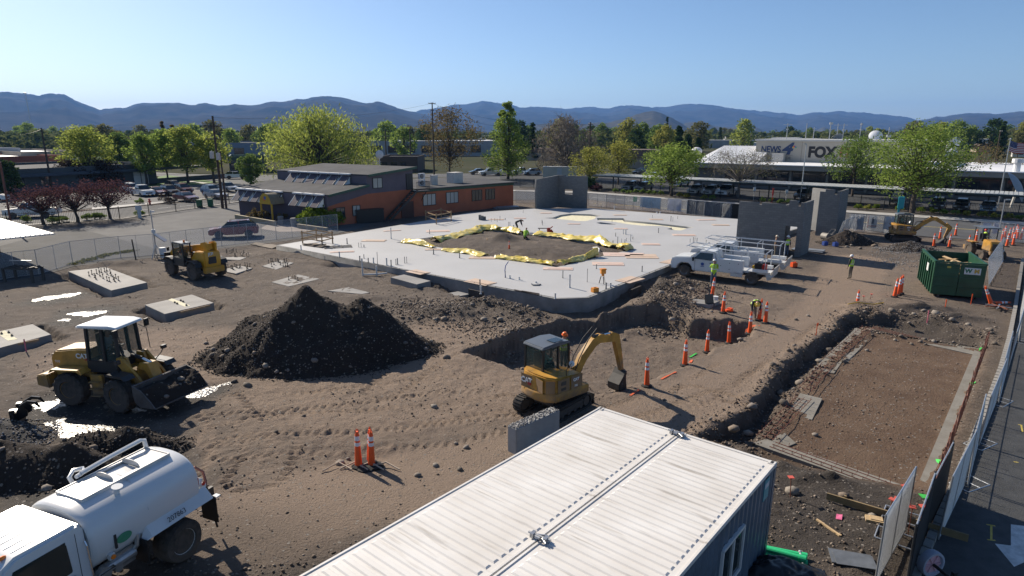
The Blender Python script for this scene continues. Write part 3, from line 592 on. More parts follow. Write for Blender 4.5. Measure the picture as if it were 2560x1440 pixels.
 # --- the purple and orange building with the clerestories
B0=G(822,566);B1=G(602,541);B2=G(1283,515)
u1=(B1-B0);L1=u1 .length;u1 .normalize();u2=(B2-B0);L2=u2 .length;u2 .normalize()
A2=math.atan2(u2 .y,u2 .x)
cafe=thing('cafe_building','purple and orange building with two rows of triangular skylights','building',B0,A2)
w2x,w2y=rot2(u1 .x,u1 .y,-A2);bw=Vector((w2x,w2y))
def cp(a,b):return(a+bw.x*b,bw.y*b)
lz=lambda a:3.42+.165*a
a_m=5.2;a_e=11.7;zf=5.0;uz=lambda a:5.4+.10*(a-a_m)
bs=L1
split=2.15
m=MB();m.hexa([(*cp(.0,0),-.3),(*cp(a_m,0),-.3),(*cp(a_m,bs),-.3),(*cp(0,bs),-.3),(*cp(0,0),2.2),(*cp(a_m,0),3.3),(*cp(a_m,bs),3.3),(*cp(0,bs),2.2)])
m.hexa([(*cp(a_m,0),-.3),(*cp(a_e,0),-.3),(*cp(a_e,bs),-.3),(*cp(a_m,bs),-.3),(*cp(a_m,0),3.3),(*cp(a_e,0),3.5),(*cp(a_e,bs),3.5),(*cp(a_m,bs),3.3)])
m.build('lower_wall',orange,cafe)
m=MB();m.hexa([(*cp(0,0),2.2),(*cp(a_m,0),3.3),(*cp(a_m,bs),3.3),(*cp(0,bs),2.2),(*cp(0,0),lz(0)),(*cp(a_m,0),lz(a_m)),(*cp(a_m,bs),lz(a_m)),(*cp(0,bs),lz(0))])
m.hexa([(*cp(a_m,0),3.3),(*cp(a_e,0),3.5),(*cp(a_e,bs),3.5),(*cp(a_m,bs),3.3),(*cp(a_m,0),uz(a_m)),(*cp(a_e,0),uz(a_e)),(*cp(a_e,bs),uz(a_e)),(*cp(a_m,bs),uz(a_m))])
m.build('upper_wall',purple,cafe)
MB().prism([cp(-.06,.0),cp(-.06,bs),cp(-.003,bs),cp(-.003,0)],-.3,2.2).build('front_wall',mat('dark_purple',(.07,.058,.08),.8,0,.15,.8),cafe)
m=MB()
for a0,a1,z0,z1 in((-.02,a_m,lz(0),lz(a_m)),(a_m-.02,a_e+.3,uz(a_m),uz(a_e+.3))):
 m.hexa([(*cp(a0,-.35),z0+.01),(*cp(a1,-.35),z1+.01),(*cp(a1,bs+.3),z1+.01),(*cp(a0,bs+.3),z0+.01),(*cp(a0,-.35),z0+.13),(*cp(a1,-.35),z1+.13),(*cp(a1,bs+.3),z1+.13),(*cp(a0,bs+.3),z0+.13)])
m.build('roof',droof,cafe)
m=MB()
for a0,a1,z0,z1 in((-.02,a_m,lz(0),lz(a_m)),(a_m-.02,a_e+.3,uz(a_m),uz(a_e+.3))):
 m.hexa([(*cp(a0,-.42),z0-.12),(*cp(a1,-.42),z1-.12),(*cp(a1,-.352),z1-.12),(*cp(a0,-.352),z0-.12),(*cp(a0,-.42),z0+.16),(*cp(a1,-.42),z1+.16),(*cp(a1,-.352),z1+.16),(*cp(a0,-.352),z0+.16)])
m.build('fascia',green,cafe)
skyl=mat('skylight_glass',(.62,.68,.72),.12,0,.1,2)
def skylight(a,b,z,w=1.15,d_=1.0,h=1.2):
 f=MB()
 for s in(0,w):
  f.add([(*cp(a,b+s),z),(*cp(a,b+s+.07),z),(*cp(a-d_,b+s+.07),z-h),(*cp(a-d_,b+s),z-h),(*cp(a,b+s),z-h),(*cp(a,b+s+.07),z-h)],[(0,3,4),(1,5,2),(0,1,2,3),(3,2,5,4),(0,4,5,1)])
 o=f.build('skylight',skyl,cafe)
 g=MB().hexa([(*cp(a-d_*.98,b+.07),z-h),(*cp(a-d_*.98,b+w),z-h),(*cp(a-d_*.9,b+w),z-h-.02),(*cp(a-d_*.9,b+.07),z-h-.02),(*cp(a-.02,b+.07),z-.02),(*cp(a-.02,b+w),z-.02),(*cp(a,b+w),z-.08),(*cp(a,b+.07),z-.08)])
 g.build('pane',MC['dark_purple'],o)
 MB().tube([cp(a-d_,b-.02)+(z-h,),cp(a,b-.02)+(z,)],.05,4).tube([cp(a-d_*.1,b-.02)+(z-h,),cp(a,b-.02)+(z,)],.04,4).build('bar',dark,o)
 MB().hexa([(*cp(a-.25,b-.05),z+.05),(*cp(a-.25,b+w+.3),z+.05),(*cp(a+.1,b+w+.3),z+.05),(*cp(a+.1,b-.05),z+.05),(*cp(a-.25,b-.05),z+.22),(*cp(a-.25,b+w+.3),z+.22),(*cp(a+.1,b+w+.3),z+.24),(*cp(a+.1,b-.05),z+.24)]).build('flashing',wframe,o)
for k in range(9):
 if k in(3,):continue
 skylight(-.08,.35+k*(bs-1.8)/8,lz(0)-.05)
for k in range(6):skylight(a_m-.04,2.6+k*(bs-5)/6,uz(a_m)-.05,1.35,1.0,1.1)
def sidewin(a,z,w,h,gm=None,mul=1):window(cafe,a,z,w,h,y=-.04,gm=gm,mul=mul)
sidewin(1.55,1.4,1.0,1.1);sidewin(3.6,1.5,.9,1.1,paleglass);sidewin(6.6,4.5,1.2,1.1,paleglass,1)
MB().box(a_e-.55,-.05,4.4,.95,.1,1.95).build('door',dark,cafe)
le=L2
m=MB().prism([(a_e+.02,-.02),(le,-.02),(le,bs*.75),(a_e+.02,bs*.75)],-.3,3.0);m.build('lower_wall',orange,cafe)
MB().prism([(a_e+.31,-.45),(le+.3,-.45),(le+.3,bs*.75),(a_e+.31,bs*.75)],3.35,3.48).build('roof',droof,cafe)
MB().prism([(a_e+.02,-.1),(le+.05,-.1),(le+.05,bs*.7),(a_e+.02,bs*.7)],3.003,3.347).build('fascia',green,cafe)
for a,w in((14.1,1.9),(17.8,1.9),(22.1,1.7),(24.5,1.6)):sidewin(a,2.0,w,1.35,paleglass if a<20 else None,2)
MB().box(10.7,-.06,1.0,1.8,.1,2.0).build('door',mat('brown_door',(.09,.04,.03),.7,0,.2),cafe)
m=MB()
for k in range(15):m.box(7.5+k*.26,-.95,.22+k*.215,.26,1.0,.05)
for y in(-1.45,-.45):m.hexa([(7.2,y-.03,-.1),(11.3,y-.03,3.2),(11.3,y+.03,3.2),(7.2,y+.03,-.1),(7.2,y-.03,.25),(11.3,y-.03,3.55),(11.3,y+.03,3.55),(7.2,y+.03,.25)])
m.build('stair',dark,cafe)
m=MB();LX=12.2;m.box(LX,-.95,3.3,2.0,1.1,.1);
for k in range(13):m.box(LX-1+k*.165,-1.48,3.87,.03,.03,1.05)
for y in(-1.48,):m.box(LX,y,4.4,2.0,.05,.05)
for k in range(5):m.box(LX+1,-1.4+k*.22,3.87,.03,.03,1.05)
m.box(LX+1,-.95,4.4,.05,1.1,.05);m.tube([(LX+.6,-1.3,3.3),(LX+.6,-.1,2.0)],.04);m.build('landing',dark,cafe)
yel=mat('awning_yellow',(.50,.31,.03),.8,0,.12,3);aw=MB();n=12;W_,D_=1.05,1.7
b0=8.3 if bs>14 else bs*.5
v=[]
for k in range(n+1):
 t_=PI*k/n;v.append((W_*math.cos(t_),1.15*math.sin(t_)*1.1))
def awp(x,z,dd):q=cp(-dd,b0+x);return(q[0],q[1],2.15+z)
ring0=[awp(x,z,.07)for x,z in v];ring1=[awp(x,z,D_)for x,z in v];k=len(v)
aw.add(ring0+ring1,[(i,i+1,k+i+1,k+i)for i in range(k-1)]+[tuple(range(k,2*k))]);ao=aw.build('awning',mat('awning_cloth',(.20,.17,.11),.8,0,.15,3),cafe);MB().add([Vector(p)+Vector(awp(0,0,D_+.012))-Vector(awp(0,0,D_))for p in ring1],[tuple(range(k))]).build('front',yel,ao)
q=cp(-D_-.02,b0+.1);MB().lathe([(.0,0),(.26,0),(.26,.015),(0,.015)],(0,0,0),16,'y').build('emblem',mat('emblem_orange',(.55,.16,.03),.7,0,.1),ao)
KIDS[ao.name][-1].location=(q[0],q[1],2.75);KIDS[ao.name][-1].rotation_euler=(0,0,math.atan2(bw.y,bw.x)+PI)
q=cp(-D_-.02,b0-.05);MB().lathe([(0,0),(.2,0),(.2,.015),(0,.015)],(0,0,0),16,'y').build('emblem',mat('emblem_blue',(.05,.12,.35),.7,0,.1),ao)
KIDS[ao.name][-1].location=(q[0]-.01,q[1],2.87);KIDS[ao.name][-1].rotation_euler=(0,0,math.atan2(bw.y,bw.x)+PI)
m=MB()
for x in(-W_+.08,W_-.08):q=cp(-D_+.1,b0+x);MB().box(q[0],q[1],.95,.16,.16,2.5).build('post',yel,cafe)
m=MB()
def roofbox(name,lab,px,py,Y,sx,sy,sz,z,mt,rz=None):
 x=XA(px,py,Y);o=MB().box(0,0,sz/2,sx,sy,sz).box(0,0,sz+.02,sx*1.06,sy*1.06,.06).box(sx*.2,-sy/2-.01,sz*.5,sx*.4,.04,sz*.5).build(name,mt,bevel=.02);o.location=(x,Y,z);o.rotation_euler=(0,0,A2 if rz is None else rz);return tag(o,lab,'rooftop unit')
pale=mat('pale_metal',(.52,.50,.46),.6,.0,.15,2)
roofbox('cooling_unit','large beige cooler box on the low roof behind the stair landing',1137,440,88,1.7,1.5,1.4,3.48,pale)
roofbox('cooling_unit','tall narrow pale condenser on the roof by the stair landing',1085,448,84.5,.9,.5,1.25,3.48,pale)
for zz,lb in((3.5,'lower of two fan units stacked behind the landing railing'),(4.35,'upper of two fan units stacked behind the landing railing')):
 t=thing('fan_unit',lb,'rooftop unit',(XA(1054,448,82.5),82.5,zz),A2);MB().box(0,0,.4,.9,.4,.78).build('case',wframe,t,bevel=.03);MB().lathe([(0,0),(.3,0),(.3,.02),(0,.02)],(-.1,-.2,.42),18,'y').build('fan',black,t)
dm=MB().lathe([(.02,0),(.3,.06),(.55,.2),(.57,.2),(.32,.03),(.02,-.03)],(0,0,0),18,'y').tube([(0,-.1,0),(0,.3,-.4),(0,.3,-1.6)],.04).build('satellite_dish',wframe);dm.location=(XA(950,385,88),88,8.6-.2);dm.rotation_euler=(0,0,.5);tag(dm,'small white dish aerial on the upper roof of the purple building','satellite dish')
dm.location.z=ZH(386,88)
m=MB().box(0,0,.08,2.6,1.4,.16);m.box(-.3,0,.5,.06,.06,.9);m.box(-.3,0,.85,1.0,.05,.05);m.box(-.3,0,.6,.8,.05,.05);o=m.build('roof_frame',steel);o.location=(XA(950,412,84),84,ZH(415,84)-.25);tag(o,'low metal frame carrying aerials on the upper roof','frame')
# --- other buildings to the left
def fb(name,label,lx,ly,rx,ry,top,depth,wm,rm,wins=(),par=.4,**k):
 A,B=G(lx,ly),G(rx,ry);z=ZH(top,A.y if k.pop('useA',False)else(A.y+B.y)/2)
 return bld(name,label,'building',A,B,depth,z,wm,rm,par,wins,**k)
charc=mat('charcoal_wall',(.075,.085,.09),.8,0,.15,.5);dkblue=mat('slate_wall',(.06,.075,.10),.8,0,.15,.5);tanw=mat('tan_wall',(.32,.27,.21),.85,0,.15,.5);greyw=mat('grey_wall',(.30,.31,.32),.85,0,.15,.5);whitew=mat('white_wall',(.62,.61,.58),.8,0,.15,.5)
g1=fb('office_building','long charcoal single storey office with blank windows behind the purple trees',-160,500,394,458,418,26,charc,droof,[(48.5,1.9,1.3,1.4),(55.5,1.9,1.5,1.5),(61,1.9,1.5,1.5),(12,1.9,1.5,1.5),(16,1.9,1.5,1.5)],.5)
MB().box(30,-.6,3.0,40,1.2,.5).build('awning',dkblue,g1)
MB().box(32,-.02,.5,64,.06,1.0).build('plinth',dkblue,g1)
for x in(33,34.6):MB().box(x,-.03,1.3,1.4,.1,2.5).build('door',wframe,g1)
fb('brick_building','red brick building with long flat roof behind the charcoal office',-200,448,167,430,392,30,brickred,wroof,(),.5)
fb('warehouse','grey warehouse with white roof at the left edge of the picture',-250,432,60,420,372,40,greyw,wroof,[(10+9*k,3,4,1.6)for k in range(6)],.4)
fb('warehouse','brown warehouse with white parapet behind the first poles',60,428,210,422,378,40,tanw,wroof,[(6+8*k,3,4,1.6)for k in range(4)],.6)
fb('warehouse','long blue grey warehouse with flat roof beyond the main road',455,400,660,398,357,60,mat('bluegrey_wall',(.16,.20,.26),.7,0,.1,.5),droof,[(10+22*k,5,8,3)for k in range(5)],.6)
fb('shop_building','dark shop with green fascia by the main road',575,432,668,430,390,16,charc,wroof,[(4+5*k,2,3.4,2.4)for k in range(4)],.9,base=green)
fb('office_building','pale office with white stepped parapet behind the lawn trees',290,440,345,437,388,20,whitew,wroof,[(3+4*k,2,2,2)for k in range(3)])
fb('house','brown low house with flat roof behind the skylight building',950,430,1045,430,391,14,mat('brown_wall',(.10,.075,.06),.85,0,.2),droof,[(2.5+4*k,2,2,1.4)for k in range(4)])
fb('warehouse','pale grey warehouse between the wooden poles and the willow',920,392,1250,390,352,50,greyw,wroof,[(10+14*k,5,7,3)for k in range(8)])
fb('warehouse','white roofed warehouse low on the horizon at far left',-100,371,130,369,349,80,whitew,wroof,[(20+25*k,5,12,3)for k in range(5)])
fb('warehouse','low pale warehouse on the horizon right of the tall mast',150,376,300,374,352,60,whitew,wroof,[(12+18*k,5,9,3)for k in range(5)])
fb('brick_block','red brick block with white cap near the foot of the cone hill',1505,368,1590,367,328,30,brickred,wroof,[(5+6*k,6,3,3)for k in range(5)])
hs=thing('house','brown gabled house roof among the trees in the middle','house',G(1530,420),-.3)
MB().box(8,4,1.6,16,8,3.2).build('wall',tanw,hs);MB().prof([(-.6,3.1),(16.6,3.1),(12.5,5.4),(3.5,5.4)],-.6,8.6).build('roof',mat('brown_roof',(.14,.10,.085),.9,0,.2,3),hs);window(hs,5,1.8,1.6,1.2);window(hs,10,1.8,1.6,1.2)
for k in range(10):
 px=(700,1000,1290,1420,1700,1830,2250,2330,2440,2530)[k];py=(352,372,400,372,352,356,352,372,380,392)[k]
 A=G(px,py);w=(30,18,14,30,26,24,26,16,14,12)[k]
 t=thing('house',('pale shed','grey flat roofed shop','small grey gabled house','long pale hall','tan town house','pale roofed town hall','brick school hall','brown roofed bungalow','pale bungalow','tan gabled house')[k]+' among the trees '+('above the left willow edge','behind the two crossarm poles','left of the bare willow','behind the bare willow','below the cone hill','right of the cone hill','behind the roof aerials','right of the roof aerials','beside the double dish mast','behind the flag')[k],'house',A,(-.2,.1,-.4,.15,-.3,.1,-.2,-.4,-.3,-.6)[k])
 MB().box(w/2,w*.3,1.5,w,w*.6,3).build('wall',(whitew,greyw,tanw)[k%3],t);MB().prof([(-.5,2.9),(w+.5,2.9),(w*.8,3.2+w*.09),(w*.2,3.2+w*.09)],-.5,w*.6+.5).build('roof',(wroof,droof,MC['brown_roof'])[k%3],t)
 for q in(.25,.6):window(t,w*q,1.6,w*.1,1.2)
 # --- broadcast building on the right
P0=Vector((36.3,127,0));P1=P0+E1*66
nb=thing('broadcast_building','low white roofed broadcast building with dark glass front behind the carport','building',P0,A1)
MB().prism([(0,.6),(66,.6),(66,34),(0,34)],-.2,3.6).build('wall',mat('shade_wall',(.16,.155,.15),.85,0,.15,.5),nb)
MB().prism([(-1,-.8),(66.5,-.8),(66.5,34),(-1,34)],3.6,4.4).build('fascia',mat('taupe_fascia',(.30,.28,.25),.8,0,.1,.4),nb)
MB().prism([(-1.2,-1),(66.7,-1),(66.7,34),(-1.2,34)],4.4,4.55).build('roof',wroof,nb)
for k in range(10):MB().box(6+k*6.2,.5,1.9,.35,.25,3.4).build('pier',mat('taupe_pier',(.24,.225,.20),.8,0,.1),nb)
for k in range(9):window(nb,9.1+k*6.2,1.9,5.4,2.6,y=.56,mul=3)
T0=Vector((XA(1887,402,132),132,4.56));LW=28.5
tw=thing('sign_block','tall beige rooftop block carrying the channel names','building',T0,A1)
beige=mat('beige_wall',(.42,.385,.325),.85,0,.08,.3);MB().prism([(0,0),(LW,0),(LW,14),(0,14)],-.4,4.05).build('wall',beige,tw);MB().prism([(-.25,-.25),(LW+.25,-.25),(LW+.25,14.2),(-.25,14.2)],4.05,4.4).build('cornice',trim,tw);
m=MB()
for x in(8.9,17.8):m.box(x,-.012,1.85,.08,.02,4.2)
m.build('joint',mat('joint_grey',(.25,.23,.2),.9,0,0),tw)
navy=mat('navy_paint',(.025,.05,.13),.6,0,0);blk=mat('sign_black',(.015,.015,.018),.6,0,0);redp=mat('sign_red',(.50,.10,.09),.6,0,0);greyp=mat('sign_grey',(.10,.11,.13),.6,0,0)
text('lettering','NEWS',1.75,(3.0,-.03,2.35),0,navy,tw,sx=.80,bold=.05,ext=.02);text('lettering','4',3.1,(6.05,-.03,2.45),0,navy,tw,sx=1.2,bold=.12,ext=.02,shear=.25)
text('lettering','ON YOUR SIDE',.72,(4.2,-.03,.72),0,greyp,tw,sx=1.15,ext=.02);MB().box(4.3,-.02,1.28,6.0,.02,.05).build('rule',greyp,tw)
text('lettering','FOX',2.75,(12.6,-.03,1.9),0,blk,tw,sx=.9,bold=.14,ext=.02);text('lettering','11',2.55,(16.6,-.03,1.95),0,redp,tw,sx=.9,bold=.08,ext=.02)
for k,c in enumerate(((.75,.55,.05),(.75,.25,.03),(.65,.05,.06),(.30,.10,.35),(.05,.22,.55),(.08,.40,.15))):
 a=PI*(1.0-(k+.5)/6*1.0);mm=mat('feather_%s'%'abcdef'[k],c,.6,0,0)
 o=MB().ball((0,0,.34),.16,8,6,(.75,.08,2.0)).build('feather',mm,tw);o.scale=(.7,1,.7);o.location=(7.5,-.06,2.75);o.rotation_euler=(0,PI/2-a,0)
rf=thing('metal_roof','white standing seam gable roof left of the sign block','roof',Vector((XA(1740,403,134),134,4.5)),A1)
q=XA(1890,403,134)-XA(1740,403,134);Lr=q/.787-3.4
MB().hexa([(0,0,0),(Lr,0,0),(Lr,9,0),(2.5,9,0),(0,0,.12),(Lr,0,.12),(Lr,9,3.0),(2.5,9,3.0)]).build('sheeting',wroof,rf)
for k in range(18):
 x=2.0+k*(Lr-2.2)/18;MB().hexa([(x,0,.1),(x+.08,0,.1),(x+.5+.08,9,2.98),(x+.5,9,2.98),(x,0,.2),(x+.08,0,.2),(x+.58,9,3.08),(x+.5,9,3.08)]).build('seam',wroof,rf)
o=MB().ball((0,0,0),1.0,12,8,(1.2,1.2,.9)).build('roof_vent',wframe);o.location=(XA(1742,378,142),142,ZH(378,142));tag(o,'rounded white vent on the end of the standing seam roof','vent')
def dish(lab,px,py,Y,r,face,post,m_=None,nm='satellite_dish',el=.5):
 t=thing(nm,lab,'satellite dish',(XA(px,py,Y),Y,ZH(py,Y)),face)
 o=MB().lathe([(.02,.0),(r*.4,.04*r),(r*.75,.16*r),(r,.3*r),(r*1.01,.3*r),(r*.75,.12*r),(r*.4,-.01*r),(.02,-.05*r)],(0,0,0),24,'y').build('reflector',m_ or pale,t,smooth=True);o.rotation_euler=(-el,0,0)
 m=MB().tube([(0,r*.1,0),(0,r*.3,-post)],.06*r+.03)
 for a in(0,2.1,4.2):m.tube([(r*.9*math.cos(a),-.25*r,r*.9*math.sin(a)),(0,-.8*r,.3*r)],.015*r+.01,4)
 m.build('mount',pale,t);return t
gd=mat('grey_dish',(.30,.33,.36),.6,0,.1);wd=mat('white_dish',(.68,.70,.72),.5,0,.08)
dish('grey dish aerial seen from behind above the sign block',2091,344,134,1.15,PI+.3,1.3,gd);dish('white round dish aerial on the roof right of the sign block',2190,338,128,1.25,-.4,1.5,wd)
dish('upper white dish on the twin aerial mast behind the green tree',2395,352,116,.85,.2,1.0,wd);dish('lower white dish on the twin aerial mast behind the green tree',2384,378,115,.7,-.3,1.0,wd);dish('huge grey dish aerial cut off by the right edge',2552,462,88,2.3,.9,3.5,gd)
def pole(nm,lab,px,pt,pb=None,Y=None,r=.05,m_=None,arms=(),x2=None,cat='mast',z0=None):
 if Y is None:Y=G(px,pb).y
 z1=ZH(pt,Y);zz=0 if z0 is None else z0;x=XA(px,pt,Y)
 t=thing(nm,lab,cat,(x,Y,zz));MB().cyl((0,0,-.2),(0,0,z1-zz),r*1.15,r*.8,8).build('shaft',m_ or steel,t)
 for dz,L_,rz,tk in arms:
  MB().box(0,-r,z1-zz-dz,L_,tk,tk,rz=rz).build('arm',m_ or steel,t)
 return t
for px,pt,lab,ar in((1970,308,'thin aerial mast with cross bar left of the dishes',((.3,1.8,0,.08),(1.2,.5,0,.15))),(2018,308,'thin whip aerial left of the grey dish',()),(2078,305,'aerial mast with square cameras right above the sign block',((.3,.6,0,.4),(1.5,.5,0,.12))),(2096,309,'first post of the double cross bar aerial',((.3,1.8,0,.07),)),(2111,309,'second post of the double cross bar aerial',((.3,1.4,0,.07),(1.3,.6,0,.2))),(2036,318,'small cross shaped aerial mast on the sign block',((.3,.8,0,.06),(.7,.5,0,.06))),(2154,307,'steel floodlight mast near the white dish',((.3,.4,.5,.35),(1.4,.4,.5,.3))),(2224,318,'short mast with three small white dishes',((1.8,.8,0,.5),))):
 pole('aerial_mast',lab,px,pt,Y=136,r=.09,arms=ar,z0=8.3)
pole('aerial_mast','white mast carrying the twin dishes behind the green tree',2374,347,Y=117,r=.35,m_=wd,z0=4.4,arms=((.4,3.2,0,.12),(1.6,3.2,0,.12)))
roofbox('cooling_unit','taupe rooftop unit below the slogan on the sign block',1945,405,128,2.2,1.6,1.6,4.56,pale,A1);roofbox('cooling_unit','square rooftop unit beside the twin dish mast',2375,418,104,1.6,1.6,1.2,4.56,pale,A1)
o=MB().cyl((0,0,0),(0,0,1.3),.45,n=12).cyl((0,0,1.3),(0,0,1.9),.75,n=14).build('roof_vent',wroof);o.location=(XA(2546,400,96),96,4.55);tag(o,'white mushroom vent on the roof by the right edge','vent')
# --- carport over the parked cars, along the far side of the street
C0=Vector((15.0,117.3,0));LC=66
cpm=mat('carport_steel',(.46,.47,.45),.55,.3,.12,1.5);cpd=mat('carport_dark',(.03,.05,.05),.6,0,.1)
ct=thing('carport','long flat steel carport roof over parked cars across the street','carport',C0,A1)
for k in range(132):MB().box(.25+k*.5,2.8,2.62,.42,5.8,.07).build('roof_panel',cpm,ct)if k==0 else link('roof_panel',KIDS[ct.name][0].data,ct).__setattr__('location',(k*.5,0,0))
MB().box(33,2.8,2.55,66,5.7,.06).build('decking',cpm,ct);MB().box(33,-.15,2.5,66,.06,.2).build('fascia',cpd,ct)
for k in range(12):MB().box(2+k*5.7,4.2,1.25,.16,.16,2.6).build('post',cpd,ct)
# ------------------------------------------------------------------ vehicles and machines
caty=mat('machine_yellow',(.45,.235,.035),.5,0,.4,2.2,coat=.1);jcby=mat('telehandler_yellow',(.62,.30,.012),.42,0,.15,1.6,coat=.2)
wpaint=mat('white_paint',(.64,.655,.66),.3,0,.06,.8,coat=.3);dirtyw=mat('tank_white',(.62,.62,.605),.32,0,0,coat=.2)
nt=dirtyw.node_tree;b=nt.nodes['Principled BSDF'];N=nt.nodes.new;L=nt.links.new
tc=N('ShaderNodeTexCoord');n1=N('ShaderNodeTexNoise');n1 .inputs['Scale'].default_value=1.6;n1 .inputs['Detail'].default_value=7;n1 .inputs['Roughness'].default_value=.7;L(tc.outputs['Object'],n1 .inputs['Vector'])
sx=N('ShaderNodeSeparateXYZ');L(tc.outputs['Object'],sx.inputs[0]);mr=N('ShaderNodeMapRange');L(sx.outputs[2],mr.inputs[0]);mr.inputs[1].default_value=2.2;mr.inputs[2].default_value=2.75
mu=N('ShaderNodeMath');mu.operation='MULTIPLY';L(n1 .outputs[0],mu.inputs[0]);L(mr.outputs[0],mu.inputs[1])
r1=N('ShaderNodeValToRGB');r1 .color_ramp.elements[0].position=.3;r1 .color_ramp.elements[1].position=.75;r1 .color_ramp.elements[0].color=(.62,.625,.62,1);r1 .color_ramp.elements[1].color=(.46,.41,.34,1);L(mu.outputs[0],r1 .inputs[0]);L(r1 .outputs[0],b.inputs['Base Color'])
tyre_m=mat('tyre',(.026,.024,.022),.92,0,.35,4,bump=.4,bscale=18,col2=(.05,.042,.036));chrome=mat('chrome',(.62,.63,.64),.16,1,.1,5);lampo=mat('amber_lens',(.75,.20,.02),.3,0,0);redl=mat('red_lens',(.40,.02,.015),.3,0,0);lens=mat('lamp_lens',(.60,.62,.62),.12,0,0)
cabglass=mat('cab_glass',(.10,.13,.125),.06,0,.3,2,spec=.7);seatm=mat('seat_vinyl',(.02,.02,.022),.7,0,0);silver=mat('rod_chrome',(.6,.6,.6),.2,1,0);hosem=mat('hose_red',(.30,.12,.09),.7,0,.2,8)
tint=bpy.data.materials.new('tinted_glass');tint.use_nodes=True;MC['tinted_glass']=tint;b=tint.node_tree.nodes['Principled BSDF'];b.inputs['Base Color'].default_value=(.06,.10,.09,1);b.inputs['Roughness'].default_value=.04;b.inputs['Alpha'].default_value=.32
def wheel(t,x,y,r,w,rim,rr,z=None,dual=False,lug=0,out=1,name='wheel'):
 z=r if z is None else z;m=MB();h=w/2
 m.lathe([(rr,-h*.8),(rr*1.08,-h),(r*.92,-h*.95),(r,-h*.72),(r,h*.72),(r*.92,h*.95),(rr*1.08,h),(rr,h*.8)],(0,0,0),28,'y')
 if lug:
  for k in range(lug):
   a=2*PI*k/lug
   for s,da in((-1,0),(1,PI/lug)):
    c,q=math.cos(a+da),math.sin(a+da);e=.07*r;p=[]
    for zz in(r*.93,r*1.035):
     for yy,aa in((.05*s*h,0),(.92*s*h,.09)):
      for d in(-.045,.045):p.append((zz*math.cos(a+da+aa+d),yy,zz*math.sin(a+da+aa+d)))
    m.add(p,[(0,1,3,2),(4,6,7,5),(0,4,5,1),(2,3,7,6),(0,2,6,4),(1,5,7,3)])
 o=m.build(name,tyre_m,t,smooth=True);o.location=(x,y,z)
 q=MB().lathe([(.02,out*h*(.35 if dual else.45)),(rr*.3,out*h*(.5)),(rr*.34,out*h*.3),(rr*.72,out*h*(.05 if dual else.2)),(rr*.9,out*h*.72),(rr*1.02,out*h*.84),(rr*1.02,out*h*.7),(rr*.95,-out*h*.5),(.02,-out*h*.5)],(0,0,0),24,'y')
 for k in range(8):a=2*PI*k/8;q.cyl((rr*.5*math.cos(a),out*h*.1,rr*.5*math.sin(a)),(rr*.5*math.cos(a),out*h*.3,rr*.5*math.sin(a)),.02*r/.5,n=6)
 q.build('rim',rim,o,smooth=True);return o
def loft(secs,cap=True):
 m=MB();n=len(secs[0]);v=[p for s in secs for p in s];f=[]
 for i in range(len(secs)-1):
  for k in range(n):f.append((i*n+k,i*n+(k+1)%n,(i+1)*n+(k+1)%n,(i+1)*n+k))
 if cap:f+=[tuple(range(n-1,-1,-1)),tuple(range((len(secs)-1)*n,len(secs)*n))]
 return m.add(v,f)
dirty(caty,amt=.75);dirty(jcby,amt=.5,z1=1.3);dirty(wpaint,(.34,.30,.25),.2,.9,.5);dirty(tyre_m,(.12,.095,.075),-.6,.9,.8,5);dirty(dark,(.10,.082,.066),.2,1.6,.6)
